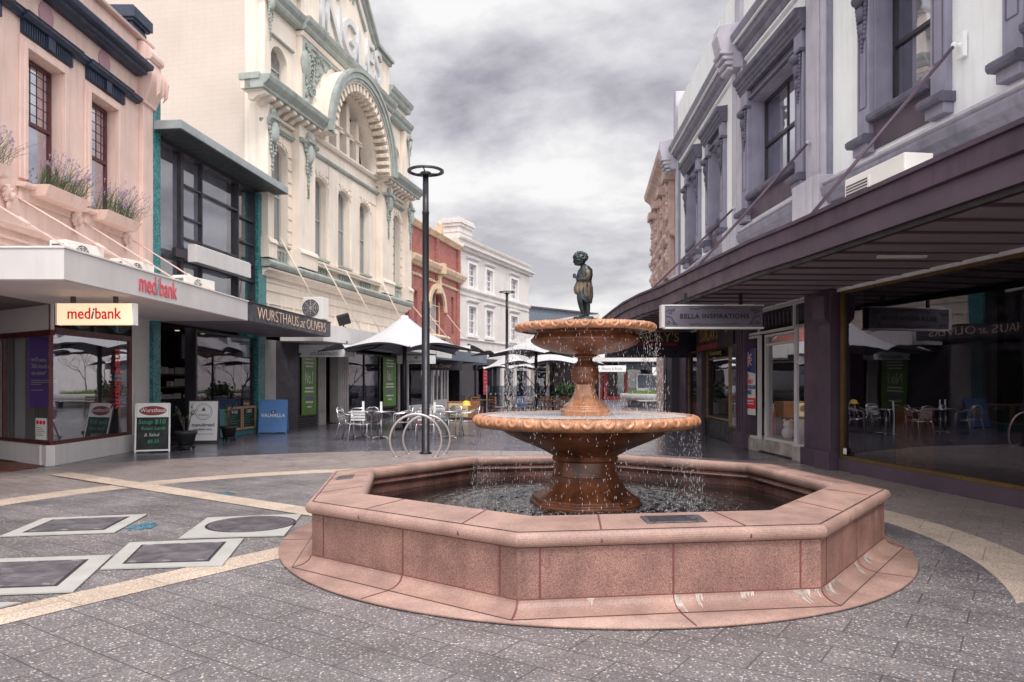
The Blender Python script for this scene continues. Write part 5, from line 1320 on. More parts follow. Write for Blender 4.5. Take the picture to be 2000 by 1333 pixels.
mb.build('mouldings', 'stucco_grey', gy, bevel=.01)
mb = MB()
for (a, b, c, e) in ops:
    mb.fb(a-.16, a, 0, .06, c-.05, e+.16); mb.fb(b, b+.16, 0, .06, c-.05, e+.16); mb.fb(a, b, 0, .06, e, e+.16); mb.fb(a-.25, b+.25, 0, .12, c-.2, c-.05)
    mb.mould([(0, 0), (.1, 0), (.18, .08), (.18, .12), (0, .14)], a-.28, b+.28, e+.26)
mb.build('window_surround', 'sash_white', gy, bevel=.008)
for o in ops: window(gy, o[0], o[1], o[2], o[3], -.12, 'sash_white', 'glass_win', bars=(2, 4), fw=.07)
mb = MB(); mb.box(1.05, 2.9, .45, 1.5, 9.8, 10.8); mb.box(.97, 2.98, .37, 1.58, 10.8, 10.98); mb.box(1.01, 2.94, .41, 1.54, 10.45, 10.52); mb.box(.9, 3.05, .3, 1.65, 10.98, 11.18); mb.box(.95, 3.0, .35, 1.6, 11.18, 11.3)
mb.build('chimney', 'stucco_grey', gy, bevel=.015)
room(gy, .1, GL-.1, 2.7, 3.6, 'room_dark')
mb = MB(); mb.fb(0, GL, -.3, .05, 2.6, 3.0)
for x in (.05, 2.5, 5.0): mb.fb(x, x+.12, -.1, .02, 0, 2.6)
mb.build('shop_frame', 'charcoal', gy)
mb = MB(); mb.fb(GL-3.1, GL-2.85, -.3, .12, 0, 2.8); mb.fb(GL-.25, GL, -.3, .12, 0, 2.8); mb.fb(6.5, 6.85, -.3, .1, 0, 2.8); mb.build('pier', 'stucco_grey', gy)
pane(gy, .2, 6.5, .1, 2.6, -.05, 'glass_dim'); pane(gy, 6.9, GL-.3, .5, 2.4, -.05, 'glass_dim')
MB().fb(6.85, GL-.3, -.2, .02, 0, .55).build('stall_riser', 'concrete', gy)
MB().fb(6.85, GL-.3, -.2, .03, 2.35, 2.8).build('fascia', 'concrete', gy)
mb = MB()
for i in range(5): mb.fb(1.2, 1.6, .02, .08, 3.3+i*.11, 3.36+i*.11)
mb.build('wall_vent', 'charcoal', gy)
rp = thing('red_banner', 'narrow red banner with pale print in the dark cafe window', 'banner', at_frame(GM, 3.35, .10, .75), GM.to_euler().z)
MB().box(0, .62, -.01, .01, 0, 1.75).build('sheet', 'deep_red', rp)
mb = MB()
for z in (.25, .5, .75, .98, 1.2, 1.42): mb.box(.10, .52, -.016, -.01, z, z+.06)
mb.build('print', 'pink_letter', rp)
# ---------------------------------------------------------------- far end of the street
fb_ = thing('distant_shop_building', 'low far building closing the street with white awning and red door posts', 'building', (6.0, 68, 0))
mb = MB(); mb.box(-4.2, 14, 0, 10, 3.4, 5.4); mb.box(-4.2, 14, 2, 10, 0, 3.4); mb.build('wall', 'stucco_grey', fb_)
mb = MB(); mb.box(-4.2, -3.9, -.1, .2, 0, 3.4); mb.box(-.1, .25, -.1, .2, 0, 3.4); mb.box(1.9, 2.1, -.1, .2, 0, 3.2); mb.box(-2.9, -2.6, -.1, .2, 0, 3.2); mb.build('pier', 'cream_far', fb_)
mb = MB(); mb.box(2.35, 2.65, -.15, .1, 0, 2.9); mb.box(4.25, 4.5, -.15, .1, 0, 2.9); mb.box(2.65, 4.25, -.12, .0, 0, .3); mb.box(2.0, 2.2, -.15, .1, 0, 2.9); mb.build('door_post', 'deep_red', fb_)
mb = MB(); mb.box(-4.2, 14, .6, .65, .0, 3.4); mb.build('shop_interior', 'room_dark', fb_)
mb = MB(); mb.add([(-3.9, .1, .4), (14, .1, .4), (14, .1, 3.0), (-3.9, .1, 3.0)], [(0, 1, 2, 3)]); mb.build('shop_window', 'glass_screen', fb_)
mb = MB(); mb.box(5.4, 8.2, -.05, .05, 1.0, 2.2); mb.build('window_poster', 'slate_far', fb_)
mb = MB(); mb.box(5.3, 5.42, -.08, .0, .9, 2.3); mb.box(8.2, 8.3, -.08, 0, .9, 2.3); mb.box(5.42, 8.2, -.08, 0, 2.2, 2.3); mb.box(9.1, 9.2, -.08, 0, .6, 2.4); mb.box(5.3, 6.4, -.1, 0, .75, 1.0); mb.build('window_frame', 'sash_white', fb_)
mb = MB(); mb.box(1.0, 14, -3.0, .2, 3.35, 3.75); mb.box(-4.2, 1.0, -2.2, .2, 3.4, 3.9); mb.build('awning', 'white_paint', fb_)
mb = MB(); mb.box(3.6, 14, -.6, .1, 2.7, 3.25); mb.build('fascia', 'slate_far', fb_)
t = hang('white sign with grey print hanging under the far awning beside the red posts', (6.0+2.7, 65, 2.45), 2.4, .55, 'white_print', 0); text('Beauty & Bridal', .34, 'panel_grey', t, 0, -.07, .27, ext=.003, sx=.85)
t = hang('blank white sign hanging under the far awning, right of the tree', (6.0+7.2, 65, 2.15), 2.0, .7, 'white_print', 0)
ub = thing('blue_grey_warehouse', 'blue grey metal shed with sloping roof seen above the far shops', 'building', (4, 92, 0))
MB().add([(-4,0,0),(6,0,0),(6,14,0),(-4,14,0),(-4,0,11.0),(6,0,9.9),(6,14,9.9),(-4,14,11.0)], [(3,2,1,0),(4,5,6,7),(0,1,5,4),(1,2,6,5),(2,3,7,6),(3,0,4,7)]).build('wall', 'slate_far', ub)
MB().add([(-4,-.3,11.0),(6.6,-.3,9.84),(6.6,14,9.84),(-4,14,11.0),(-4,-.3,11.2),(6.6,-.3,10.04),(6.6,14,10.04),(-4,14,11.2)], [(3,2,1,0),(4,5,6,7),(0,1,5,4),(1,2,6,5),(2,3,7,6),(3,0,4,7)]).build('roof', 'charcoal', ub)
vb = thing('curved_hall', 'grey curved roofed hall beyond the far shops', 'building', (5.4, 82, 0))
n = 16; MB().prism([(-4.2, 0), (4.2, 0)]+[(4.2-8.4*i/n, 7.2+1.9*math.sin(PI*(.5*i/n))**.8 if False else 9.0-1.6*((i/n))**1.8) for i in range(n+1)], -8, 0).build('wall', 'concrete', vb)
vc = thing('cream_parapet_building', 'pale cream low building beside the grey hall', 'building', (10.2, 80, 0))
mb = MB(); mb.box(-.9, 6, 0, 8, 0, 8.6); mb.box(-1.0, 6, -.1, 8, 8.3, 8.45); mb.build('wall', 'cream_far', vc)
rb = thing('background_block', 'pale background building filling the street end behind the shops on the right', 'building', (14, 74, 0))
mb = MB(); mb.box(-6, 20, 0, 10, 0, 7.2); mb.build('wall', 'stucco_grey', rb)
mb = MB()
for i in range(8): mb.box(-5+i*2.6, -4+i*2.6, -.05, 0, 5, 6.4)
mb.build('window', 'slate_far', rb)
# ================================================================ RIGHT SIDE OF THE STREET
def fr_right(a_near, b_far):
    M, ang, L_ = frame(b_far, a_near); return M, L_
M1, L1 = fr_right((6.942, 2.0), (5.52, 13.2)); M2, L2 = fr_right((5.52, 13.2), (5.35, 17.5)); M3, L3 = fr_right((5.35, 17.5), (5.69, 26.0))
vt = thing('victorian_terrace', 'curved two storey terrace in white and slate purple with ornate window hoods', 'building', (5.5, 13.2, 0))
RT = Matrix.Translation(vt.location).inverted()
A1, A2, A3 = RT @ M1, RT @ M2, RT @ M3
# x' measured from the far end of each segment. near distance s (from z=3 / segment start) converts as L - s
def x1(s): return L1-(s+1.0)          # s measured as in the survey (origin at y=3)
def x2(s): return L2-s
def x3(s): return L3-s
def seg_wall(M, x0, x1_, z0, z1, ops, m='stucco_white', top=10.0):
    mb = MB(); wall(mb, x0, x1_, z0, z1, ops, rev=.40); mb.box(x0, x1_, .56, 9, 3.15, top); mb.box(x0, x1_, 3.6, 9, 0, 3.14); mb.build('wall', m, vt, M)
ow = []
def hoodwin(M, c_, z0=5.72, z1=7.82, hw=.66, big=1.0, pil=.42):
    a, b = c_-hw, c_+hw
    mb = MB()
    for s_ in (-1, 1):
        x_ = c_+s_*(hw+pil/2+.02)
        mb.fb(x_-pil/2, x_+pil/2, 0, .10, z0-.42, z1-.10)       # pilaster
        mb.fb(x_-pil/2-.03, x_+pil/2+.03, 0, .16, z0-.60, z0-.42)
        mb.fb(x_-pil/2, x_+pil/2, 0, .12, z1-.10, z1+.24)
    mb.build('window_pilaster', 'trim_mid', vt, M, bevel=.01)
    mb = MB()
    for s_ in (-1, 1):
        x_ = c_+s_*(hw+pil/2+.02)
        for e_ in (-1, 1): mb.fb(x_+e_*pil*.30-.012, x_+e_*pil*.30+.012, .10, .108, z0+.15, z1-.85)
        mb.fb(x_-pil*.3, x_+pil*.3, .10, .108, z0+.13, z0+.155)
        mb.fb(x_-pil/2-.04, x_+pil/2+.04, .0, .17, z1-.16, z1-.10)
        # acanthus console
        mb.ball((x_, -.18, z1-.25), .10, 12, 8, 1.3, 1, .9); mb.ball((x_, -.13, z1-.45), .085, 12, 8, 1, .9, 1.6); mb.ball((x_, -.12, z1-.70), .07, 10, 7, 1, .8, 1.4)
        for i in range(10):
            t = i/9; 
            for e_ in (-1, 1): mb.ball((x_+e_*(.13-.07*t), -.13+.02*t, z1-.22-.62*t), .036, 7, 5, 1, 1, 1.2)
        for i in range(4): mb.ball((x_, -.12, z1-.84-.07*i), .045-.008*i, 7, 5, 1, .8, 1.2)
        mb.mould([(0, 0), (.24, 0), (.27, .04), (.27, .10), (.22, .14), (0, .14)], x_-pil/2-.07, x_+pil/2+.07, z0-.46)
    mb.mould([(0, 0), (.14, 0), (.17, .04), (.17, .10), (.12, .14), (0, .14)], a, b, z0-.14)
    w0 = hw+pil+.10
    mb.mould([(0, 0), (.13, 0), (.14, .05), (.18, .08), (.18, .13), (.22, .16), (.22, .22), (.28, .26), (.29, .33), (.29, .36), (0, .40)], c_-w0, c_+w0, z1+.24)
    mb.fb(a-.0, b+.0, 0, .09, z1+.02, z1+.07); mb.fb(a, b, .0, .02, z1+.07, z1+.24)
    mb.fb(a+.03, a+.05, -.39, -.02, z0, z1) if False else None
    mb.build('window_hood', 'trim_hood', vt, M, bevel=.008)
    mb = MB(); mb.add([(a-.002, -.02, z0), (a-.002, .40, z0), (a-.002, .40, z1), (a-.002, -.02, z1)], [(0, 1, 2, 3)])
    mb = MB(); mb.fb(a, a+.02, -.40, .02, z0, z1); mb.fb(b-.02, b, -.40, .02, z0, z1); mb.fb(a+.02, b-.02, -.40, .02, z1-.02, z1); mb.fb(a+.02, b-.02, -.40, .05, z0-.02, z0+.02); mb.build('window_reveal', 'trim_mid', vt, M)
    mb = MB(); mb.fb(a+.02, b-.02, 0, .03, z0-.56, z0-.16); mb.build('sill_panel', 'plum_board' if big else 'trim_light', vt, M)
    window(vt, a+.02, b-.02, z0+.02, z1-.02, -.28, 'sash_dark', 'glass_win', M, curtain=(.25, .95), fw=.07, bars=(2, 1) if hw > .9 else (1, 1))
# segment 1
c1 = x1(8.13); c1b = x1(5.12); c1c = x1(2.1)
o1 = [(c-.69, c+.69, 5.72, 7.82) for c in (c1, c1b, c1c)]
seg_wall(A1, 0, L1, 3.05, 9.7, o1)
for c in (c1, c1b, c1c): hoodwin(A1, c, hw=.69, big=1, pil=.31)
# segment 2
c2 = x2(2.31); o2 = [(c2-1.25, c2+1.25, 5.72, 7.82)]
seg_wall(A2, 0, L2, 3.05, 9.7, o2); hoodwin(A2, c2, hw=1.25, pil=.36)
# segment 3
c3 = [x3(2.31), x3(5.30)]; o3 = [(c-.64, c+.64, 5.72, 7.82) for c in c3]
seg_wall(A3, 0.2, L3, 3.05, 9.7, o3)
for c in c3: hoodwin(A3, c, hw=.64, pil=.36)
# vertical pilaster strips between segments
def strips(M, lst):
    mb = MB(); m2 = MB()
    for (a, b) in lst:
        mb.fb(a, b, 0, .10, 4.98, 9.0); m2.fb(a-.10, a, 0, .06, 4.98, 9.0); m2.fb(b, b+.10, 0, .06, 4.98, 9.0)
        mb.fb(a-.14, b+.14, 0, .30, 4.35, 5.1)
    mb.build('pilaster', 'trim_light', vt, M, bevel=.015); m2.build('pilaster_edge', 'trim_slate', vt, M)
strips(A1, [(0.02, .17)]); strips(A2, [(L2-.55, L2-.02), (.02, .32)]); strips(A3, [(L3-.42, L3-.02), (.45, .85)])
# cornices and parapets
for M, a, b in ((A1, 0, L1), (A2, 0, L2), (A3, .1, L3)):
    mb = MB(); mb.mould([(0, 0), (.06, 0), (.09, .06), (.09, .12), (.20, .18), (.22, .28), (.32, .34), (.36, .46), (.36, .50), (0, .56)], a, b, 8.96); mb.build('main_cornice', 'trim_slate', vt, M, bevel=.008)
    mb = MB(); mb.mould([(.0, 0), (.02, 0), (.06, .03), (.06, .08), (0, .1)], a, b, 8.84); mb.mould([(.22, .30), (.30, .30), (.305, .335), (.22, .335)], a, b, 8.96); mb.fb(a, b, -.4, .04, 9.52, 10.9); mb.build('parapet', 'stucco_white', vt, M)
    mb = MB(); mb.mould([(0, 0), (.12, 0), (.16, .06), (.24, .12), (.26, .22), (.26, .26), (0, .28)], a, b, 4.60); mb.mould([(0, 0), (.08, 0), (.14, .1), (.14, .14), (0, .16)], a, b, 4.32); mb.build('ledge', 'trim_slate', vt, M, bevel=.008)
    mb = MB(); mb.mould([(0, 0), (.18, 0), (.24, .05), (.24, .09), (0, .1)], a, b, 4.88); mb.build('ledge_top', 'trim_light', vt, M)
# scrolled end blocks on the cornice between the houses
for M, x_ in ((A2, .12), (A3, .45), (A1, .25)):
    mb = MB(); mb.mould([(0, 0), (.30, .0), (.46, .16), (.60, .42), (.66, .7), (.60, .95), (.40, 1.0), (0, 1.05)], x_-.22, x_+.22, 8.75)
    for k in range(4): mb.mould([(.30, .05+k*.12), (.42+k*.06, .05+k*.12), (.44+k*.06, .12+k*.12), (.3, .12+k*.12)], x_-.26, x_+.26, 8.62)
    mb.build('cornice_block', 'trim_light', vt, M, bevel=.02)
    mb = MB(); mb.fb(x_-.2, x_+.2, -.3, .12, 9.55, 11.4); mb.build('parapet_pier', 'trim_light', vt, M, bevel=.02)
# ---------------------------------------------------------------- ground floor, big dark shop window
mb = MB(); mb.fb(x1(9.81), L1, -.25, .02, 0, .215); mb.build('stall_riser', 'plum_board', vt, A1)
framed(vt, x1(9.81), L1+.6, .215, 3.06, -.0, 'brass', 'glass_shop', .055, A1, verts=(x1(5.0),), name='shop_window')
mb = MB(); mb.fb(x1(10.9), x1(10.09), -.3, .16, 0, 3.1) if False else None
mb = MB(); mb.fb(.02, .40, -.5, .14, .0, 3.1); mb.fb(-.02, .45, -.5, .20, 0, .32); mb.mould([(.14, 0), (.24, .1), (.26, .5), (.14, .5)], .02, .40, 2.5); mb.build('pier', 'plum', vt, A1, bevel=.012)
mb = MB(); mb.fb(L2-.62, L2-.0, -.5, .10, .0, 3.1); mb.fb(L2-.66, L2+.02, -.5, .16, 0, .32); mb.fb(.0, .55, -.5, .12, 0, 3.1); mb.fb(-.04, .6, -.5, .18, 0, .35)
for i in range(3): mb.fb(.08+i*.16, .14+i*.16, .12, .15, .4, 3.0)
mb.build('pier', 'plum', vt, A2, bevel=.012)
room(vt, .1, L1-.05, 3.06, 3.4, 'room_dark', A1, )
# optician's interior
mb = MB(); mb.box(x1(9.6), x1(6.1), 3.28, 3.32, .7, 2.6); mb.build('display_wall', 'room_mid', vt, A1)
mb = MB(); random.seed(6)
for i in range(7):
    x = x1(9.3)+i*.46; mb.tube((x, 3.22, .8), (x, 3.22, 2.45), .014, n=5)
    for k in range(15):
        z = .9+k*.105
        for e_ in (-1, 1): mb.path([(x+e_*.02, 3.2, z), (x+e_*.07, 3.18, z+.025), (x+e_*.13, 3.2, z-.01)], .007, 4, cap=False)
mb.build('spectacle_rack', 'black', vt, A1)
mb = MB(); mb.box(x1(6.35), x1(4.6), .75, 1.6, .1, .92); mb.build('counter', 'timber', vt, A1); mb = MB(); mb.box(x1(6.4), x1(4.6), .7, 1.65, .92, .97); mb.build('counter_top', 'white_ac', vt, A1)
mb = MB(); random.seed(3)
for i in range(2):
    for k in range(15): x = x1(6.15)+i*.40; z = 1.1+k*.1; mb.box(x, x+.09, 1.0, 1.03, z, z+.03+.02*random.random())
mb.build('display_stand', 'alu_dull', vt, A1)
mb = MB(); mb.box(x1(9.62), x1(9.2), .9, 1.3, 0, 1.1); mb.build('cabinet', 'timber', vt, A1)
st_ = thing('window_sticker', 'small white sticker in the lower corner of the dark shop window', 'sticker', M1 @ Vector((x1(9.70), -.0, .30)), M1.to_euler().z); MB().box(0, .09, -.006, .0, 0, .10).build('label', 'white_print', st_)
# ---------------------------------------------------------------- white framed gift shop
xa, xb, xc = x2(4.02), x2(3.15), x2(1.30)
room(vt, .55, L2-.1, 3.06, 3.2, 'room_mid', A2)
framed(vt, x2(4.02)-.03, x2(3.18), .27, 2.54, .0, 'white_paint', 'glass_clear', .05, A2, name='shop_window')
framed(vt, x2(3.13), x2(1.34), .27, 2.54, -.12, 'white_paint', 'glass_clear', .05, A2, hor=(2.32,), name='shop_window')
framed(vt, x2(1.30), x2(.62), .27, 2.60, .0, 'white_paint', 'glass_bright', .05, A2, hor=(1.9,), name='shop_window')
mb = MB(); mb.fb(x2(4.05), x2(3.17), -.3, .03, 0, .27); mb.fb(x2(3.17), x2(1.33), -.3, -.09, 0, .27); mb.fb(x2(1.33), x2(.62), -.3, .03, 0, .27); mb.build('stall_riser', 'marble', vt, A2)
mb = MB(); mb.fb(.55, L2-.62, -.1, .0, 2.56, 2.61); mb.fb(.55, L2-.62, -.1, .0, 3.02, 3.08)
for x in (x2(1.32), x2(3.16)): mb.fb(x-.025, x+.025, -.1, .005, 2.61, 3.02)
mb.build('transom_frame', 'white_paint', vt, A2)
mb = MB()
for i in range(9):
    x = x2(3.1)+i*.2
    for e_ in (-1, 1): mb.path([(x, .03, 2.62), (x+e_*.08, .03, 2.72), (x+e_*.08, .03, 2.92), (x, .03, 3.02)], .008, 4, cap=False)
    mb.tube((x+.1, .03, 2.62), (x+.1, .03, 3.02), .008, n=4)
for x in [x2(1.25)+.1*i for i in range(7)]: mb.tube((x, .03, 2.62), (x, .03, 3.02), .007, n=4)
mb.build('transom_leading', 'black', vt, A2)
pane(vt, .6, L2-.62, 2.6, 3.03, -.04, 'glass_bright', A2, name='transom_glass')
# goods in the gift shop window
def giftbox(label, x, y, w_, h_, m):
    t = thing('gift', label, 'gift box', M2 @ Vector((x, y, .32)), M2.to_euler().z, 'gifts in the white framed window')
    MB().box(0, w_, 0, w_*.8, 0, h_).build('box', m, t, bevel=.01); MB().box(w_*.42, w_*.58, -.004, w_*.8+.004, -.0, h_+.005).build('ribbon', 'white_print', t)
MB().box(.6, L2-.62, .15, 1.6, .25, .31).build('display_shelf', 'poster_white', vt, A2)
giftbox('tall pink gift box in the narrow left pane of the white framed shop', x2(3.9), .35, .28, .62, 'pink_letter')
giftbox('blue gift box low in the middle pane of the white framed shop', x2(2.9), .40, .40, .22, 'flag_blue')
giftbox('red gift box beside the teddy in the white framed shop', x2(2.1), .40, .42, .42, 'red_letter')
giftbox('dark red gift box at the back of the white framed shop window', x2(1.75), .8, .36, .72, 'maroon')
te_ = thing('soft_toy', 'white soft toy sitting among red gifts in the shop window', 'soft toy', M2 @ Vector((x2(2.3), .30, .32)), 0)
mb = MB(); mb.ball((0, 0, .14), .13, 14, 9); mb.ball((0, 0, .31), .095, 14, 9); mb.build('body', 'white_print', te_)
mb = MB(); mb.ball((-.07, 0, .40), .035, 8, 6); mb.ball((.07, 0, .40), .035, 8, 6); mb.build('ears', 'white_print', te_)
ab = thing('shop_poster', 'window poster with a blue flag, red and navy words and a red block', 'poster', M2 @ Vector((x2(3.97), .02, .78)), M2.to_euler().z)
MB().box(0, .70, -.05, -.046, 0, 1.48).build('sheet', 'white_print', ab)
mb = MB(); mb.prism([(0, 1.0), (.70, .92), (.70, 1.48), (0, 1.48)], .05, .053); fl_ = mb.build('flag', 'flag_blue', ab)
mb = MB(); c_ = (.26, 1.24)
mb.prism([(.04, 1.21), (.48, 1.21), (.48, 1.27), (.04, 1.27)], .053, .056); mb.prism([(.23, 1.08), (.29, 1.08), (.29, 1.42), (.23, 1.42)], .053, .0555)
for e_ in (-1, 1): mb.obox((.26, -.0545, 1.24), (.19, 0, .12*e_), (0, .001, 0), (-.01*e_, 0, .016))
mb.build('cross', 'white_print', fl_)
mb = MB(); mb.box(.04, .48, -.0575, -.0565, 1.225, 1.255); mb.box(.245, .275, -.0575, -.0565, 1.08, 1.42); mb.build('cross', 'red_letter', fl_)
for i, (tx, m_) in enumerate((('100%', 'red_letter'), ('PROUDLY', 'red_letter'), ('AUSTRALIAN', 'flag_blue'), ('OWNED', 'flag_blue'))): text(tx, .135, m_, ab, .05, -.052, .86-i*.12, align='LEFT', sx=.82, ext=.002, offset=.004)
MB().box(0, .70, -.056, -.05, .14, .38).build('red_block', 'red_letter', ab)
mb = MB(); mb.box(.08, .6, -.06, -.056, .30, .33); mb.box(.08, .6, -.06, -.056, .24, .26); mb.build('fine_print', 'white_print', ab)
# ---------------------------------------------------------------- corner jeweller, black with gold
room(vt, .2, L3-.1, 3.06, 2.8, 'room_dark', A3)
framed(vt, x3(1.05), x3(-.0)-.02, .42, 2.45, .02, 'gold_dim', 'glass_bright', .04, A3, hor=(2.05,), name='shop_window')
framed(vt, x3(3.9), x3(1.08), .0, 2.45, -.05, 'gold_dim', 'glass_shop', .05, A3, hor=(2.15, .55), name='door')
framed(vt, x3(6.2), x3(4.6), .42, 2.45, .02, 'gold_dim', 'glass_shop', .04, A3, name='shop_window')
mb = MB(); mb.fb(x3(1.05), x3(0), -.2, .03, 0, .42); mb.fb(x3(3.9), x3(1.1), -.2, -.02, 0, .5); mb.fb(x3(8.3), x3(3.95), -.2, .03, 0, .42); mb.build('stall_riser', 'black', vt, A3)
text('Manufacturing', .17, 'gold', vt, x3(2.5), -.02, 2.3, M=A3, ext=.003, sx=1.4)
mb = MB(); mb.fb(x3(4.6), x3(3.9), -.3, .08, 0, 3.1); mb.fb(x3(7.3), x3(6.2), -.3, .10, 0, 3.1); mb.build('pier', 'plum', vt, A3, bevel=.01)
mb = MB()
for i in range(9): x = x3(9.0)+i*.19; mb.fb(x, x+.10, -.0, .34, .1, 2.6)
mb.build('fluted_screen', 'charcoal', vt, A3)
MB().fb(.0, .2, -.3, .36, 0, 2.7).build('corner_post', 'black', vt, A3)
js = thing('shop_sign', 'black signboard with gold capitals over a red stripe above the jeweller door', 'sign', M3 @ Vector((x3(4.0), -.12, 2.40)), M3.to_euler().z, 'black and gold jeweller signs')
MB().box(0, 4.0, -.06, .06, 0, .62).build('board', 'black_sign', js); MB().box(0, 2.5, -.075, -.06, .0, .14).build('stripe', 'deep_red', js)
text("OURLAY'S", .50, 'gold', js, 1.45, -.07, .38, ext=.005, sx=.95); text('est', .2, 'gold', js, 3.4, -.07, .38, ext=.004)
jt = thing('shop_sign', 'long black signboard with gold capitals hung across the end of the purple canopy', 'sign', (4.15, 23.3, 2.28), 0, 'black and gold jeweller signs')
mb = MB(); mb.box(-1.25, 1.6, -.06, .06, .0, .80); mb.build('board', 'black_sign', jt); MB().box(-.9, 1.0, -.08, -.06, .38, .46).build('stripe', 'deep_red', jt)
text("OURLAY'S", .40, 'gold', jt, .15, -.07, .62, ext=.005, sx=1.0)
mb = MB(); mb.box(-1.1, -1.06, -.02, .02, .8, .92); mb.box(1.0, 1.04, -.02, .02, .8, .92); mb.build('bracket', 'charcoal', jt)
# ---------------------------------------------------------------- canopy
cn = thing('street_canopy', 'long curved plum timber canopy over the right hand pavement', 'canopy', (4.0, 9.0, 0))
cf = [(4.72, .3), (4.36, 2.6), (4.01, 5.85), (3.64, 9.5), (3.47, 10.7), (3.30, 13.2), (3.16, 15.8), (2.98, 17.2), (2.88, 19.0), (2.88, 21.0), (2.92, 23.75)]
def wallx(y):
    return 7.196-.127*y if y < 13.2 else (5.52-.04*(y-13.2) if y < 17.5 else 5.35+.04*(y-17.5))
loc = lambda x, y: (x-4.0, y-9.0)
def run(prof, name, m, zt=lambda y: 0):
    """profile of (inward offset, z) swept along the canopy front"""
    vs = []; n = len(prof)
    for i, (x, y) in enumerate(cf):
        a = Vector(cf[max(i-1, 0)]); b = Vector(cf[min(i+1, len(cf)-1)]); t = (b-a).normalized(); nn = Vector((t.y, -t.x))
        for o, z in prof: q = Vector((x, y))+nn*o; vs.append((q.x-4.0, q.y-9.0, z+zt(y)))
    fs = [(i*n+j, i*n+(j+1) % n, (i+1)*n+(j+1) % n, (i+1)*n+j) for i in range(len(cf)-1) for j in range(n)]
    fs += [tuple(range(n)), tuple(range(len(vs)-n, len(vs)))[::-1]]
    return MB().add(vs, fs).build(name, m, cn)
run([(.03, 3.08), (.0, 3.08), (.0, 3.30), (.03, 3.30)], 'lower_fascia', 'plum_board')
run([(.10, 3.02), (.035, 3.02), (.035, 3.22), (.10, 3.22)], 'shadow_board', 'black')
run([(.05, 3.30), (-.045, 3.312), (-.045, 3.50), (.05, 3.50)], 'upper_fascia', 'plum')
run([(.08, 3.50), (-.08, 3.505), (-.08, 3.55), (.08, 3.56)], 'gutter', 'plum')
vs = []; 
for (x, y) in cf: vs += [(x+.06-4, y-9, 3.13), (wallx(y)+.02-4, y-9, 3.11)]
fs = [(2*i, 2*i+1, 2*i+3, 2*i+2) for i in range(len(cf)-1)]
MB().add(vs, fs).build('soffit', 'soffit', cn)
vs = [];
for (x, y) in cf: vs += [(x+.06-4, y-9, 3.50), (wallx(y)-.0-4, y-9, 3.62)]
MB().add(vs, fs).build('roof', 'white_ac', cn)
mb = MB()    # batten joints across the soffit
y = 1.2
while y < 23.5:
    xf = None
    for a, b in zip(cf[:-1], cf[1:]):
        if a[1] <= y <= b[1]: t = (y-a[1])/(b[1]-a[1]); xf = a[0]+(b[0]-a[0])*t
    if xf: mb.box(xf+.1-4, wallx(y)-4, y-9-.022, y-9+.022, 3.098, 3.127)
    y += .62
mb.build('soffit_batten', 'plum_board', cn)
mb = MB()
for y in (6.5, 9.4, 15.2): x = (wallx(y)+4.2)/2; mb.box(x-4.0-.5, x-4+.1, y-9-.04, y-9+.04, 3.07, 3.10)
mb.build('soffit_light', 'white_ac', cn)
# iron stays from the wall to the canopy edge
def stay(wy, wz, ey, ex):
    x_ = wallx(wy)-.14; mb = MB(); p = Vector((x_-4, wy-9, wz)); q = Vector((ex-4, ey-9, 3.56))
    mb.tube(p, q, .024, n=8); mb.build('stay_rod', 'plum', cn)
    mb = MB(); mb.obox((wallx(wy)-4-.04, wy-9, wz), (.03, 0, 0), (0, .07, 0), (0, 0, .16)); mb.tube(p+Vector((.14, 0, 0)), p, .03, n=8); mb.ball(p, .045, 8, 6); mb.build('wall_plate', 'stucco_white' if wy < 12 else 'trim_light', cn)
stay(9.85, 5.90, 9.15, 3.85) if False else None
stay(9.82, 5.93, 9.3, 3.70); stay(13.55, 5.85, 13.6, 3.34); stay(17.6, 5.6, 17.5, 3.15); stay(13.9, 5.0, 11.2, 3.6) if False else None
stay(5.2, 5.93, 5.3, 4.2)
# canopy air conditioner and hanging sign
ac('cream air conditioner standing on the plum canopy above the dark shop window', (4.83, 10.85, 3.58), R(-83), w_=1.35, h_=.86, dp=.40, grp=None, fan=False)
t = thing('hanging_sign', 'pale sign with scrollwork and dark capitals hanging under the plum canopy', 'sign', (3.60, 13.5, 2.50))
MB().box(-.86, .90, -.09, .09, 0, .38).build('board', 'sign_face', t, bevel=.006)
MB().box(-.92, -.86, -.10, .10, -.01, .40).build('end_cap', 'white_paint', t); mb = MB(); mb.box(-.86, .92, -.10, .10, -.03, .0); mb.box(-.86, .92, -.1, .1, .38, .40); mb.build('rail', 'white_ac', t)
text('BELLA INSPIRATIONS', .116, 'black', t, .03, -.094, .19, ext=.003, space=1.15, offset=.003)
mb = MB()
for s_ in (-1, 1):
    for (x, z, r, e_) in ((.77, .27, .055, 1), (.79, .09, .04, -1), (.70, .06, .03, 1), (.70, .32, .03, -1)):
        mb.path([(s_*(x+r*(1-k/16)*math.cos(k*.5*e_)), -.096, z+r*(1-k/16)*math.sin(k*.5*e_)) for k in range(13)], .007, 4)
    mb.path([(s_*.84, -.096, .20), (s_*.74, -.096, .18), (s_*.70, -.096, .10), (s_*.64, -.096, .04)], .007, 4)
for i in range(12): x = -.36+i*.065; 
for e_ in (-1, 1):
    mb.path([(-.42+.03*i, -.096, .19+e_*(.13+.012*math.sin(i*1.1)+.02*math.sin(PI*i/28))) for i in range(29)], .006, 4)
mb.build('scrollwork', 'trim_dark', t)
mb = MB(); mb.box(-.5, -.44, -.02, .02, .40, .62); mb.box(.5, .56, -.02, .02, .40, .62); mb.build('bracket', 'black', t)
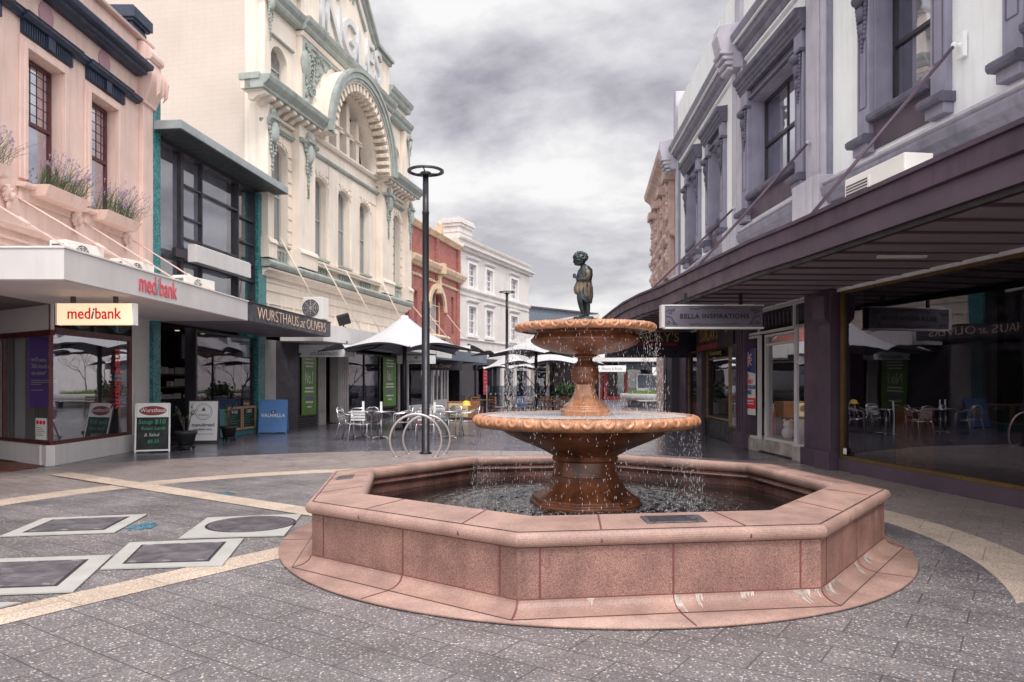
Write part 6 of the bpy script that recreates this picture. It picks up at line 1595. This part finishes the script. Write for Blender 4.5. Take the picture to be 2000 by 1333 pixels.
# ---------------------------------------------------------------- ornate pink building beyond
op = thing('ornate_pink_building', 'ornate salmon pink building just beyond the slate terrace', 'building', (5.74, 26.1, 0))
Mo, ao, Lo = frame((6.55, 34), (5.74, 26.1)); MO = Matrix.Translation(op.location).inverted() @ Mo
mb = MB(); mb.box(0, Lo, .02, 8, 0, 10.2); mb.build('wall', 'ornament_pink', op, MO)
mb = MB(); mb.mould([(0, 0), (.2, 0), (.3, .2), (.5, .35), (.55, .55), (0, .6)], 0, Lo, 9.4); mb.mould([(0, 0), (.2, .1), (.3, .3), (0, .3)], 0, Lo, 6.6); 
for x in (.4, 2.4, 4.6, 6.8):
    mb.fb(x, x+.7, 0, .22, 3.6, 9.5); [mb.ball((x+.35+.10*math.sin(k*2.1), -.22-.05*math.cos(k*1.7), 8.6-k*.17), .11+.03*math.sin(k*1.3), 8, 6, 1, .9, 1.1) for k in range(18)]
    mb.fb(x-.1, x+.8, 0, .42, 8.7, 9.0); mb.fb(x-.1, x+.8, 0, .36, 5.2, 5.45)
mb.build('ornament', 'ornament_pink', op, MO, bevel=.02)
mb = MB()
for x in (1.3, 3.4, 5.6): mb.fb(x, x+.8, -.01, .03, 5.6, 8.2)
mb.build('window', 'sash_dark', op, MO)
# ================================================================ STREET FURNITURE
def lamp(label, x, y):
    t = thing('street_lamp', label, 'street lamp', (x, y, 0), 0, 'black ring topped street lamps')
    MB().lathe([(.13, 0), (.13, .03), (.085, .05), (.085, 3.2), (.070, 3.22), (.070, 5.05), (.076, 5.06), (.076, 5.10), (.066, 5.12), (.062, 5.94), (.001, 5.94)], 20).build('pole', 'pole', t)
    MB().lathe([(.385, 5.94), (.385, 5.975), (.37, 5.985), (.315, 5.98), (.305, 5.96), (.315, 5.94), (.385, 5.94)], 48, cap=False).build('ring', 'pole', t)
    mb = MB(); mb.lathe([(.105, 5.86), (.115, 5.87), (.115, 5.93), (.08, 5.95)], 16)
    for k in range(3): a = 2*PI*k/3+.5; mb.tube((.07*math.cos(a), .07*math.sin(a), 5.92), (.3*math.cos(a), .3*math.sin(a), 5.94), .014, n=6)
    mb.build('lamp_head', 'pole', t)
lamp('tall black lamp post with flat ring top beside the bicycle hoops', -1.82, 15.76)
lamp('distant black lamp post with ring top among the umbrellas', -.25, 36.8)
def hoop(label, x, y, r):
    t = thing('bicycle_hoop', label, 'bicycle rack', (x, y, 0), R(4), 'bicycle hoops by the lamp post')
    zc = r*.66; a0 = math.asin(-zc/r); n = 40
    MB().path([(r*math.cos(a0+(PI-2*a0)*i/n), 0, zc+r*math.sin(a0+(PI-2*a0)*i/n)) for i in range(n+1)], .026, 10).build('tube', 'alu_dull', t)
    mb = MB()
    for s_ in (-1, 1): mb.lathe([(.07, .005), (.07, .02), (.03, .022)], 14, (s_*r*math.cos(a0), 0, 0))
    mb.build('foot_plate', 'alu_dull', t)
hoop('nearer stainless steel bicycle hoop with wide round loop', -1.95, 15.15, .52); hoop('farther stainless steel bicycle hoop overlapping the near one', -1.80, 15.75, .49)
# ---------------------------------------------------------------- umbrellas
def umbrella(label, x, y, Rr, zt, ze, rot=0, pole_r=.07):
    t = thing('umbrella', label, 'umbrella', (x, y, 0), R(rot), 'grey tensile cafe umbrellas')
    nr = 8; sub = 10; nt_ = 14; vs = []; fs = []
    N_ = nr*sub
    def pt(k, u):
        ph = 2*PI*k/N_; f = (k % sub)/sub; sc_ = 4*f*(1-f)       # 0 on the ribs, 1 midway
        rmax = Rr*(1-.15*sc_*u**2.2); r = .11+(rmax-.11)*u
        z = ze+(zt-ze)*(1-u)**1.95 + .17*sc_*u**3
        return (r*math.cos(ph), r*math.sin(ph), z)
    for j in range(nt_+1):
        for k in range(N_): vs.append(pt(k, j/nt_))
    for j in range(nt_):
        for k in range(N_): fs.append((j*N_+k, (j+1)*N_+k, (j+1)*N_+(k+1) % N_, j*N_+(k+1) % N_))
    o = MB().add(vs, fs, True).build('canopy', 'fabric', t)
    k0 = [pt(k, .995) for k in range(N_)]
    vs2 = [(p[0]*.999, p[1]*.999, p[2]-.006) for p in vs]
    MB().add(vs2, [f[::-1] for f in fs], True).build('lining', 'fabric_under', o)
    MB().lathe([(.001, zt+.06), (.12, zt+.05), (.13, zt-.02), (.16, zt-.05)], 16).build('cap', 'white_ac', t)
    MB().lathe([(pole_r, 0), (pole_r, zt)], 14).build('pole', 'steel_dark', t)
    for k in range(nr):
        a = 2*PI*k/nr; mb = MB(); mb.path([(.08*math.cos(a), .08*math.sin(a), ze+(zt-ze)*.45), (Rr*.5*math.cos(a), Rr*.5*math.sin(a), ze+(zt-ze)*.12), (Rr*1.03*math.cos(a), Rr*1.03*math.sin(a), ze-.03)], [.026, .024, .02], 6); mb.build('rib', 'steel_dark', t)
    mb = MB(); mb.lathe([(.35, .0), (.35, .03), (.1, .06)], 20); mb.build('base_plate', 'steel_dark', t)
umbrella('largest pale grey umbrella, over the silver cafe chairs on the left', -3.45, 24.0, 2.62, 3.60, 2.52, 12)
umbrella('pale grey umbrella behind the left edge of the upper fountain bowl', 1.07, 33.3, 2.8, 3.62, 2.72, 5)
umbrella('pale grey umbrella just left of the fountain pedestal, beyond the first row', 2.16, 39, 2.8, 3.25, 2.44, 18)
umbrella('small low umbrella in front of the dark cafe windows', -.1, 42.6, 2.05, 3.35, 2.25, 0)
# ---------------------------------------------------------------- cafe chairs and tables
def chair(label, loc, rz, seatm='alu'):
    t = thing('cafe_chair', label, 'chair', loc, rz, 'silver cafe chairs left of the lamp post')     # front faces -Y
    r = .016
    for s_ in (-1, 1):
        MB().path([(s_*.24, -.25, 0), (s_*.235, -.22, .40), (s_*.25, -.21, .60), (s_*.255, -.17, .655), (s_*.25, .0, .67), (s_*.235, .20, .74)], r, 7).build('leg', 'alu', t, label='front leg running up into the armrest')
        MB().path([(s_*.25, .30, 0), (s_*.22, .19, .42), (s_*.21, .17, .45)], r, 7).build('leg', 'alu', t)
    mb = MB(); mb.path([(-.21, .17, .43), (-.205, .23, .62), (-.19, .27, .80), (-.10, .285, .845), (.10, .285, .845), (.19, .27, .80), (.205, .23, .62), (.21, .17, .43)], r, 7); mb.build('back_frame', 'alu', t)
    mb = MB()
    for k in range(4): z = .55+k*.07; yy = .215+k*.016; mb.path([(-.195, yy, z), (-.1, yy+.018, z), (.1, yy+.018, z), (.195, yy, z)], [.006]*4, 4); mb.box(-.185, .185, yy+.006, yy+.014, z-.025, z+.025)
    mb.build('backrest', 'alu', t)
    mb = MB(); mb.path([(-.22, -.21, .43), (.22, -.21, .43), (.215, .18, .42), (-.215, .18, .42)], r, 7, close=True)
    if seatm == 'alu':
        for k in range(7): y = -.18+k*.058; mb.box(-.21, .21, y, y+.040, .430, .438)
        mb.build('seat', 'alu', t)
    else:
        mb.build('seat_frame', 'alu', t); MB().box(-.21, .21, -.21, .19, .425, .445).build('seat', seatm, t, bevel=.008)
    return t
ch = [(-4.30, 19.75, 80, 'silver chair farthest left, turned to face right', 'alu'), (-3.95, 19.45, 178, 'silver chair seen from behind, nearest the camera in the left group', 'alu'),
      (-3.62, 20.35, 150, 'silver chair with dark red seat behind the left group table', 'maroon'), (-3.0, 20.4, -75, 'silver chair right of the left table, turned to face left', 'alu'),
      (-2.25, 19.45, 182, 'silver chair with red seat directly behind the near lamp post', 'deep_red'), (-2.05, 20.9, 12, 'silver chair facing the camera behind the right cafe table', 'alu'),
      (-1.72, 21.2, -20, 'silver chair at the far side of the right cafe table', 'alu'), (-1.20, 20.9, -80, 'silver chair farthest right, turned to face left by the yellow hat', 'alu')]
for (x, y, rz, lab, m_) in ch: chair(lab, (x, y, 0), R(rz), m_)
def cafe_table(label, x, y):
    t = thing('cafe_table', label, 'table', (x, y, 0), 0, 'round silver cafe tables')
    MB().lathe([(.001, .715), (.36, .715), (.37, .725), (.37, .735), (.001, .737)], 36).build('tabletop', 'alu', t)
    MB().lathe([(.035, .04), (.035, .715)], 12).build('column', 'alu', t)
    for k in range(4): a = PI/4+PI/2*k; mb = MB(); mb.path([(0, 0, .06), (.2*math.cos(a), .2*math.sin(a), .05), (.32*math.cos(a), .32*math.sin(a), .015)], .018, 6); mb.build('foot', 'alu_dull', t)
cafe_table('round silver table with folded menu between the left group of chairs', -4.05, 20.35); cafe_table('round silver table in the middle of the left group of chairs', -3.5, 20.0); cafe_table('round silver table right of the near lamp post', -1.70, 20.15)
for k, (x, y) in enumerate([(-4.05, 20.35), (-3.5, 20.0), (-2.1, 20.3)]):
    t = thing('menu_holder', ['white upright menu holder on the leftmost silver table', 'white upright menu holder on the middle silver table', 'slim white post just behind the near lamp post'][k], 'menu holder', (x, y, .737 if k < 2 else 0))
    h0 = 0 if k < 2 else .02
    mb = MB(); mb.box(-.03, .03, -.004, .004, h0, .26 if k < 2 else .98); mb.box(-.05, .05, -.03, .03, 0, .01); mb.build('card', 'white_print', t)
# ---------------------------------------------------------------- sandwich boards
def aboard(name, label, x, y, rz, w_, h_, m, fm, lean=.26):
    t = thing(name, label, 'sandwich board', (x, y, 0), R(rz), 'sandwich boards outside the dark shop')
    f_ = lean
    def leaf(s_, nm, mm):
        # sloping panel; s_=-1 front
        u = Vector((0, -s_*-1*0, 0)); b0 = Vector((0, s_*f_, .05)); t0 = Vector((0, s_*.02, h_)); up = (t0-b0)/2; c_ = (t0+b0)/2; nn = Vector((1, 0, 0)).cross(up).normalized()*.008
        return c_, up, nn
    c_, up, nn = leaf(-1, 'front', m); 
    fr = MB(); e_ = .03
    for s_ in (-1, 1): fr.obox(c_+Vector((s_*(w_/2), 0, 0))-up.normalized()*.02, (.016, 0, 0), nn*1.8, up+up.normalized()*.03)
    fr.obox(c_+up, (w_/2, 0, 0), nn*1.8, up.normalized()*.016); fr.obox(c_-up, (w_/2, 0, 0), nn*1.8, up.normalized()*.016)
    fr.build('frame', fm, t)
    pn = MB().obox(c_, (w_/2-.016, 0, 0), nn, up-up.normalized()*.016).build('front_panel', m, t)
    c2, up2, nn2 = leaf(1, 'rear', m); bk = MB(); bk.obox(c2, (w_/2, 0, 0), nn2, up2); bk.build('rear_panel', 'charcoal' if m != 'sky_blue' else 'sky_blue', t)
    rx = math.degrees(math.atan2(up.length and (h_-.05), f_-.02)); 
    def put(tx, size, mm, px, frac, **k):
        p = c_+up*frac+Vector((px, 0, 0))+Vector((0, -1, .2)).normalized()*.013
        return text(tx, size, mm, t, p.x, p.y, p.z, rx=rx, ext=.002, **k)
    def blob(poly, mm, nm, off=.010):
        mb = MB(); ex = Vector((1, 0, 0)); un = up.normalized(); no = ex.cross(un).normalized()
        if no.y > 0: no = -no
        vs = [c_+ex*a+un*b+no*off for a, b in poly]; vs2 = [v-no*.006 for v in vs]; n = len(vs)
        mb.add(vs+vs2, [tuple(range(n)), tuple(range(n, 2*n))[::-1]]+[(i, (i+1) % n, n+(i+1) % n, n+i) for i in range(n)]); mb.build(nm, mm, t)
    return t, put, blob, up.length
t, put, blob, ul = aboard('sandwich_board', 'chalk sandwich board with white header and maroon oval, soup written in green', -7.80, 16.25, 22, .66, 1.04, 'chalk', 'white_print')
blob([(-.31, ul*.42), (.31, ul*.42), (.31, ul*.97), (-.31, ul*.97)], 'white_print', 'header', .011)
blob([(.27*math.cos(2*PI*i/28), ul*.70+.105*math.sin(2*PI*i/28)) for i in range(28)], 'maroon', 'oval_badge', .014)
put('Wursthaus', .125, 'white_print', 0, .715, sx=.9, shear=.1)
for i, (tx, s_) in enumerate((('Soup $10', .14), ('Roast Lamb', .10), ('& Salad', .10), ('$8.50', .10))): put(tx, s_, 'chalk_green' if i != 2 else 'chalk_white', -.02+.03*(i % 2), .22-i*.28, shear=.15)
t, put, blob, ul = aboard('sandwich_board', 'pale grey sandwich board with circular loaf emblem and bread lettering', -7.72, 18.75, 14, .70, 1.05, 'poster_white', 'black')
for r0, r1 in ((.205, .195), (.165, .160)):
    for i in range(32):
        a, b = 2*PI*i/32, 2*PI*(i+1)/32; blob([(r0*math.cos(a), ul*.45+r0*math.sin(a)), (r0*math.cos(b), ul*.45+r0*math.sin(b)), (r1*math.cos(b), ul*.45+r1*math.sin(b)), (r1*math.cos(a), ul*.45+r1*math.sin(a))], 'charcoal', 'emblem_ring') if False else None
    blob([(r0*math.cos(2*PI*i/32), ul*.45+r0*math.sin(2*PI*i/32)) for i in range(32)], 'charcoal' , 'emblem_ring', .0105 if r0 > .2 else .0125); blob([(r1*math.cos(2*PI*i/32), ul*.45+r1*math.sin(2*PI*i/32)) for i in range(32)], 'poster_white', 'emblem_disc', .0115 if r0 > .2 else .0135)
blob([(-.05, ul*.46), (0, ul*.50), (.05, ul*.46), (.02, ul*.62), (0, ul*.68), (-.02, ul*.62)], 'charcoal', 'loaf_mark', .0150)
put('manu', .11, 'charcoal', 0, .30); put('manubread', .125, 'charcoal', 0, -.20, offset=.002, sx=.95); put('available here', .075, 'charcoal', 0, -.42, offset=.001)
blob([(-.25, -ul*.66), (.25, -ul*.66), (.25, -ul*.64), (-.25, -ul*.64)], 'charcoal', 'rule')
t, put, blob, ul = aboard('sandwich_board', 'blue sandwich board with white lettering by the dark doorway', -7.10, 22.3, 8, .78, .98, 'sky_blue', 'sky_blue')
put('VALHALLA', .15, 'white_print', 0, .02, sx=.95, offset=.003); blob([(-.06, ul*.22), (-.06, ul*.34), (.06, ul*.34), (.06, ul*.22), (0, ul*.16)], 'flag_blue', 'shield'); blob([(.025*math.cos(k*1.26), ul*.25+.025*math.sin(k*1.26)) for k in range(5)], 'white_print', 'shield_star', .014)
# ---------------------------------------------------------------- pot plants
def potplant(label, x, y, k=1.0, h=.9):
    t = thing('potted_plant', label, 'potted plant', (x, y, 0), 0, 'black pots on stands')
    MB().lathe([(.15*k, .10), (.20*k, .33*k), (.225*k, .34*k), (.225*k, .40*k), (.19*k, .40*k), (.18*k, .36*k), (.001, .36*k)], 24).build('pot', 'pot', t)
    mb = MB()
    for i in range(4): a = PI/4+PI/2*i; mb.ball((.15*k*math.cos(a), .15*k*math.sin(a), .03), .03, 8, 5)
    mb.lathe([(.19*k, .06), (.20*k, .09), (.001, .09)], 20); mb.build('wheeled_stand', 'black', t)
    st_ = MB(); lf = MB()
    for i in range(7):
        a = random.uniform(0, 2*PI); d = random.uniform(.05, .28); top = Vector((d*math.cos(a), d*math.sin(a), .36*k+random.uniform(.35, h)))
        p0 = Vector((.03*math.cos(a), .03*math.sin(a), .36*k)); p1 = p0.lerp(top, .5)+Vector((0, 0, .06)); st_.path([p0, p1, top], [.008, .006, .003], 5)
        for j in range(16):
            q_ = p1.lerp(top, random.random())+Vector((random.gauss(0, .05), random.gauss(0, .05), random.gauss(0, .04))); d_ = Vector((random.gauss(0, .03), random.gauss(0, .03), random.gauss(0, .02))); e_ = d_.cross(Vector((0, 0, 1)))*.35
            lf.add([q_-d_, q_+e_, q_+d_, q_-e_], [(0, 1, 2, 3)])
    st_.build('stems', 'bark', t); lf.build('leaves', 'leaf', t)
potplant('leggy plant in a black pot beside the chalk board', -7.30, 16.75, 1.05, .85); potplant('plant in a black pot between the pale board and the framed menus', -7.33, 19.35, .95, .7)
# ---------------------------------------------------------------- cafe terrace beyond the fountain
cb_ = thing('cafe_barrier', 'cream advertising panel with dark frame at the edge of the cafe terrace', 'barrier', (-2.1, 30.6, 0))
mb = MB(); mb.box(-.55, .78, .0, .9, .05, .72); mb.build('cabinet', 'timber', cb_); MB().box(-.50, .30, -.02, .0, .10, .66).build('panel', 'poster_cream', cb_)
mb = MB(); mb.prism([(-.30+.11*math.cos(2*PI*i/20), .44+.13*math.sin(2*PI*i/20)) for i in range(20)], .02, .026); mb.build('printed_cup', 'gold_dim', cb_); mb = MB(); mb.box(-.02, .0, -.027, -.02, .3, .58); mb.box(.06, .2, -.027, -.02, .40, .43); mb.build('print', 'black', cb_)
ht = thing('sun_hat', 'yellow hat resting on the rightmost silver chair', 'hat', (-1.28, 20.95, .86), R(20)); 
mb = MB(); mb.lathe([(.20, .0), (.12, .02), (.105, .10), (.06, .135), (.001, .14)], 24); hh_ = mb.build('crown', 'yellow', ht); MB().lathe([(.110, .02), (.112, .045), (.108, .05)], 24).build('band', 'gold', ht)
def wood_chair(label, x, y, rz, m='timber'):
    t = thing('terrace_chair', label, 'chair', (x, y, 0), R(rz), 'cafe terrace chairs beyond the fountain')
    for sx_ in (-1, 1):
        for sy_ in (-1, 1): MB().tube((sx_*.2, sy_*.2, 0), (sx_*.19, sy_*.18, .45 if sy_ < 0 else .88), .018, n=6).build('leg', 'timber', t)
    MB().box(-.22, .22, -.22, .22, .43, .46).build('seat', m, t, bevel=.01)
    mb = MB()
    for z in (.58, .70, .82): mb.box(-.2, .2, .17, .20, z, z+.06)
    mb.build('backrest', m, t)
spots = [(-1.55, 33, 30, 'timber'), (-1.0, 34.2, -40, 'timber'), (-.55, 32.6, 100, 'panel_grey'), (-.1, 34, 200, 'timber'), (.35, 32.4, 10, 'sky_blue'), (.75, 33.7, 160, 'poster_white'), (1.25, 34.6, -60, 'poster_white'), (1.6, 33, 40, 'timber'), (1.95, 35, 170, 'timber'), (2.3, 33.6, -20, 'timber'), (-1.9, 34.6, 80, 'timber'), (.1, 36, 20, 'timber'), (1.0, 36.4, 90, 'timber')]
ad = ['under the red banner', 'beside the cream panel', 'with grey seat', 'behind the grey one', 'with blue seat', 'with pale seat left of the pair', 'with pale seat right of the pair', 'right of the pale ones', 'near the planter', 'closest to the fountain pedestal', 'farthest left on the terrace', 'behind the lamp post', 'at the back of the terrace']
for (x, y, rz, m_), a in zip(spots, ad): wood_chair('wooden terrace chair '+a, x, y, rz, m_)
for k, (x, y) in enumerate([(-1.2, 33.5), (.1, 33.2), (1.5, 33.9)]):
    t = thing('terrace_table', ['dark square table at the left of the terrace', 'dark square table in the middle of the terrace', 'dark square table at the right of the terrace'][k], 'table', (x, y, 0), R(20*k), 'dark terrace tables')
    MB().box(-.35, .35, -.35, .35, .71, .74).build('tabletop', 'timber', t, bevel=.01); mb = MB(); mb.tube((0, 0, .03), (0, 0, .71), .03); mb.box(-.25, .25, -.03, .03, 0, .03); mb.box(-.03, .03, -.25, .25, .001, .031); mb.build('pedestal', 'black', t)
gs = thing('glass_screen', 'glass windbreak with a row of pale dots in front of the dark cafe', 'windbreak', (-1.3, 38.6, 0), math.radians(60)*0+R(8))
MB().box(0, 4.6, -.006, .006, .15, 1.35).build('pane', 'glass_screen', gs); mb = MB()
for i in range(5): mb.box(i*1.15-.02, i*1.15+.02, -.02, .02, 0, 1.4)
mb.build('post', 'alu_dull', gs); mb = MB()
for i in range(18): mb.lathe([(.05, 0), (.001, .004)], 10, (0, 0, 0)) if False else mb.prism([(.2+i*.25+.045*math.cos(2*PI*k/10), .92+.045*math.sin(2*PI*k/10)) for k in range(10)], .008, .012)
mb.build('dot_pattern', 'panel_grey', gs)
# planters, trees
def leafcluster(mb, c, r, n, s_):
    for i in range(n):
        d = Vector((random.gauss(0, 1), random.gauss(0, 1), random.gauss(0, .8))); d = d.normalized()*r*random.random()**.45; q_ = Vector(c)+d
        a = Vector((random.gauss(0, 1), random.gauss(0, 1), random.gauss(0, 1))).normalized()*s_; b = a.cross(Vector((random.gauss(0, 1), random.gauss(0, 1), random.gauss(0, 1)))).normalized()*s_*.45
        mb.add([q_-a, q_+b, q_+a, q_-b], [(0, 1, 2, 3)])
for k, (x, y, w_) in enumerate([(2.55, 36.2, .5), (3.2, 36.8, .5)]):
    t = thing('planter', ['grey planter box with dark green shrub left of the fountain pedestal', 'timber planter box with dark green shrub behind the fountain pedestal'][k], 'planter', (x, y, 0))
    MB().box(-w_, w_, -.35, .35, 0, .75).build('box', ['concrete', 'timber'][k], t, bevel=.02); mb = MB(); leafcluster(mb, (0, 0, 1.0), .62, 420, .10); mb.build('foliage', 'leaf', t)
def tree(label, x, y, h, seed, z0=0, spread=.5):
    random.seed(seed); t = thing('bare_tree', label, 'tree', (x, y, z0), 0, 'small bare street trees'); mb = MB(); cr_ = MB()
    def grow(p, d, l_, r, lv, dst):
        q_ = p+d*l_; m_ = p.lerp(q_, .5)+Vector((random.gauss(0, .05), random.gauss(0, .05), 0))*l_
        dst.path([p, m_, q_], [r, r*.85, r*.68], 6 if lv < 2 else 4, cap=False)
        if lv >= 5: return
        for i in range(2 if lv < 1 else random.choice((2, 3))):
            nd = (d+Vector((random.gauss(0, spread), random.gauss(0, spread), random.uniform(0, .35)))).normalized(); grow(q_, nd, l_*random.uniform(.6, .85), r*.62, lv+1, cr_)
    grow(Vector((0, 0, 0)), Vector((.08, 0, 1)).normalized(), h*.30, .055, 0, mb)
    mb.build('trunk', 'bark', t); cr_.build('crown', 'bark', t)
tree('bare young tree with crooked trunk just left of the fountain pedestal', 2.75, 38.5, 3.4, 3); tree('thin bare tree under the umbrellas, left of the crooked one', 1.55, 39.5, 3.2, 8); tree('bare forked tree growing in the round planter', 8.6, 46.6, 3.0, 12, .75); tree('second bare tree in the round planter, nearer the shop corner', 9.6, 46.2, 3.0, 5, .75)
rp_ = thing('round_planter', 'large round concrete planter with grass and a bench rim', 'planter', (9.3, 47.0, 0))
MB().lathe([(2.0, 0), (2.0, .42), (1.9, .42)], 48).build('plinth', 'concrete', rp_); MB().lathe([(2.45, .42), (2.5, .45), (2.5, .78), (2.42, .82), (2.1, .82), (2.05, .70), (.001, .70)], 64).build('rim', 'concrete_pale', rp_)
mb = MB(); random.seed(5)
for i in range(1500):
    a = random.uniform(0, 2*PI); r = 2.0*random.random()**.5; p = Vector((r*math.cos(a), r*math.sin(a), .70)); h = random.uniform(.15, .42); d = Vector((random.gauss(0, .08), random.gauss(0, .08), h)); mb.add([p+Vector((-.02, 0, 0)), p+Vector((.02, 0, 0)), p+d], [(0, 1, 2)])
mb.build('grass', 'grass_tuft', rp_, kind='stuff')
bn = thing('bench', 'long timber bench slab in front of the round planter', 'bench', (8.6, 43.9, 0)); MB().box(-1.2, 1.6, -.25, .25, .40, .47).build('seat', 'concrete_pale', bn, bevel=.01)
for s_ in (-.9, 1.3): MB().box(s_-.08, s_+.08, -.2, .2, 0, .40).build('leg', 'charcoal', bn)
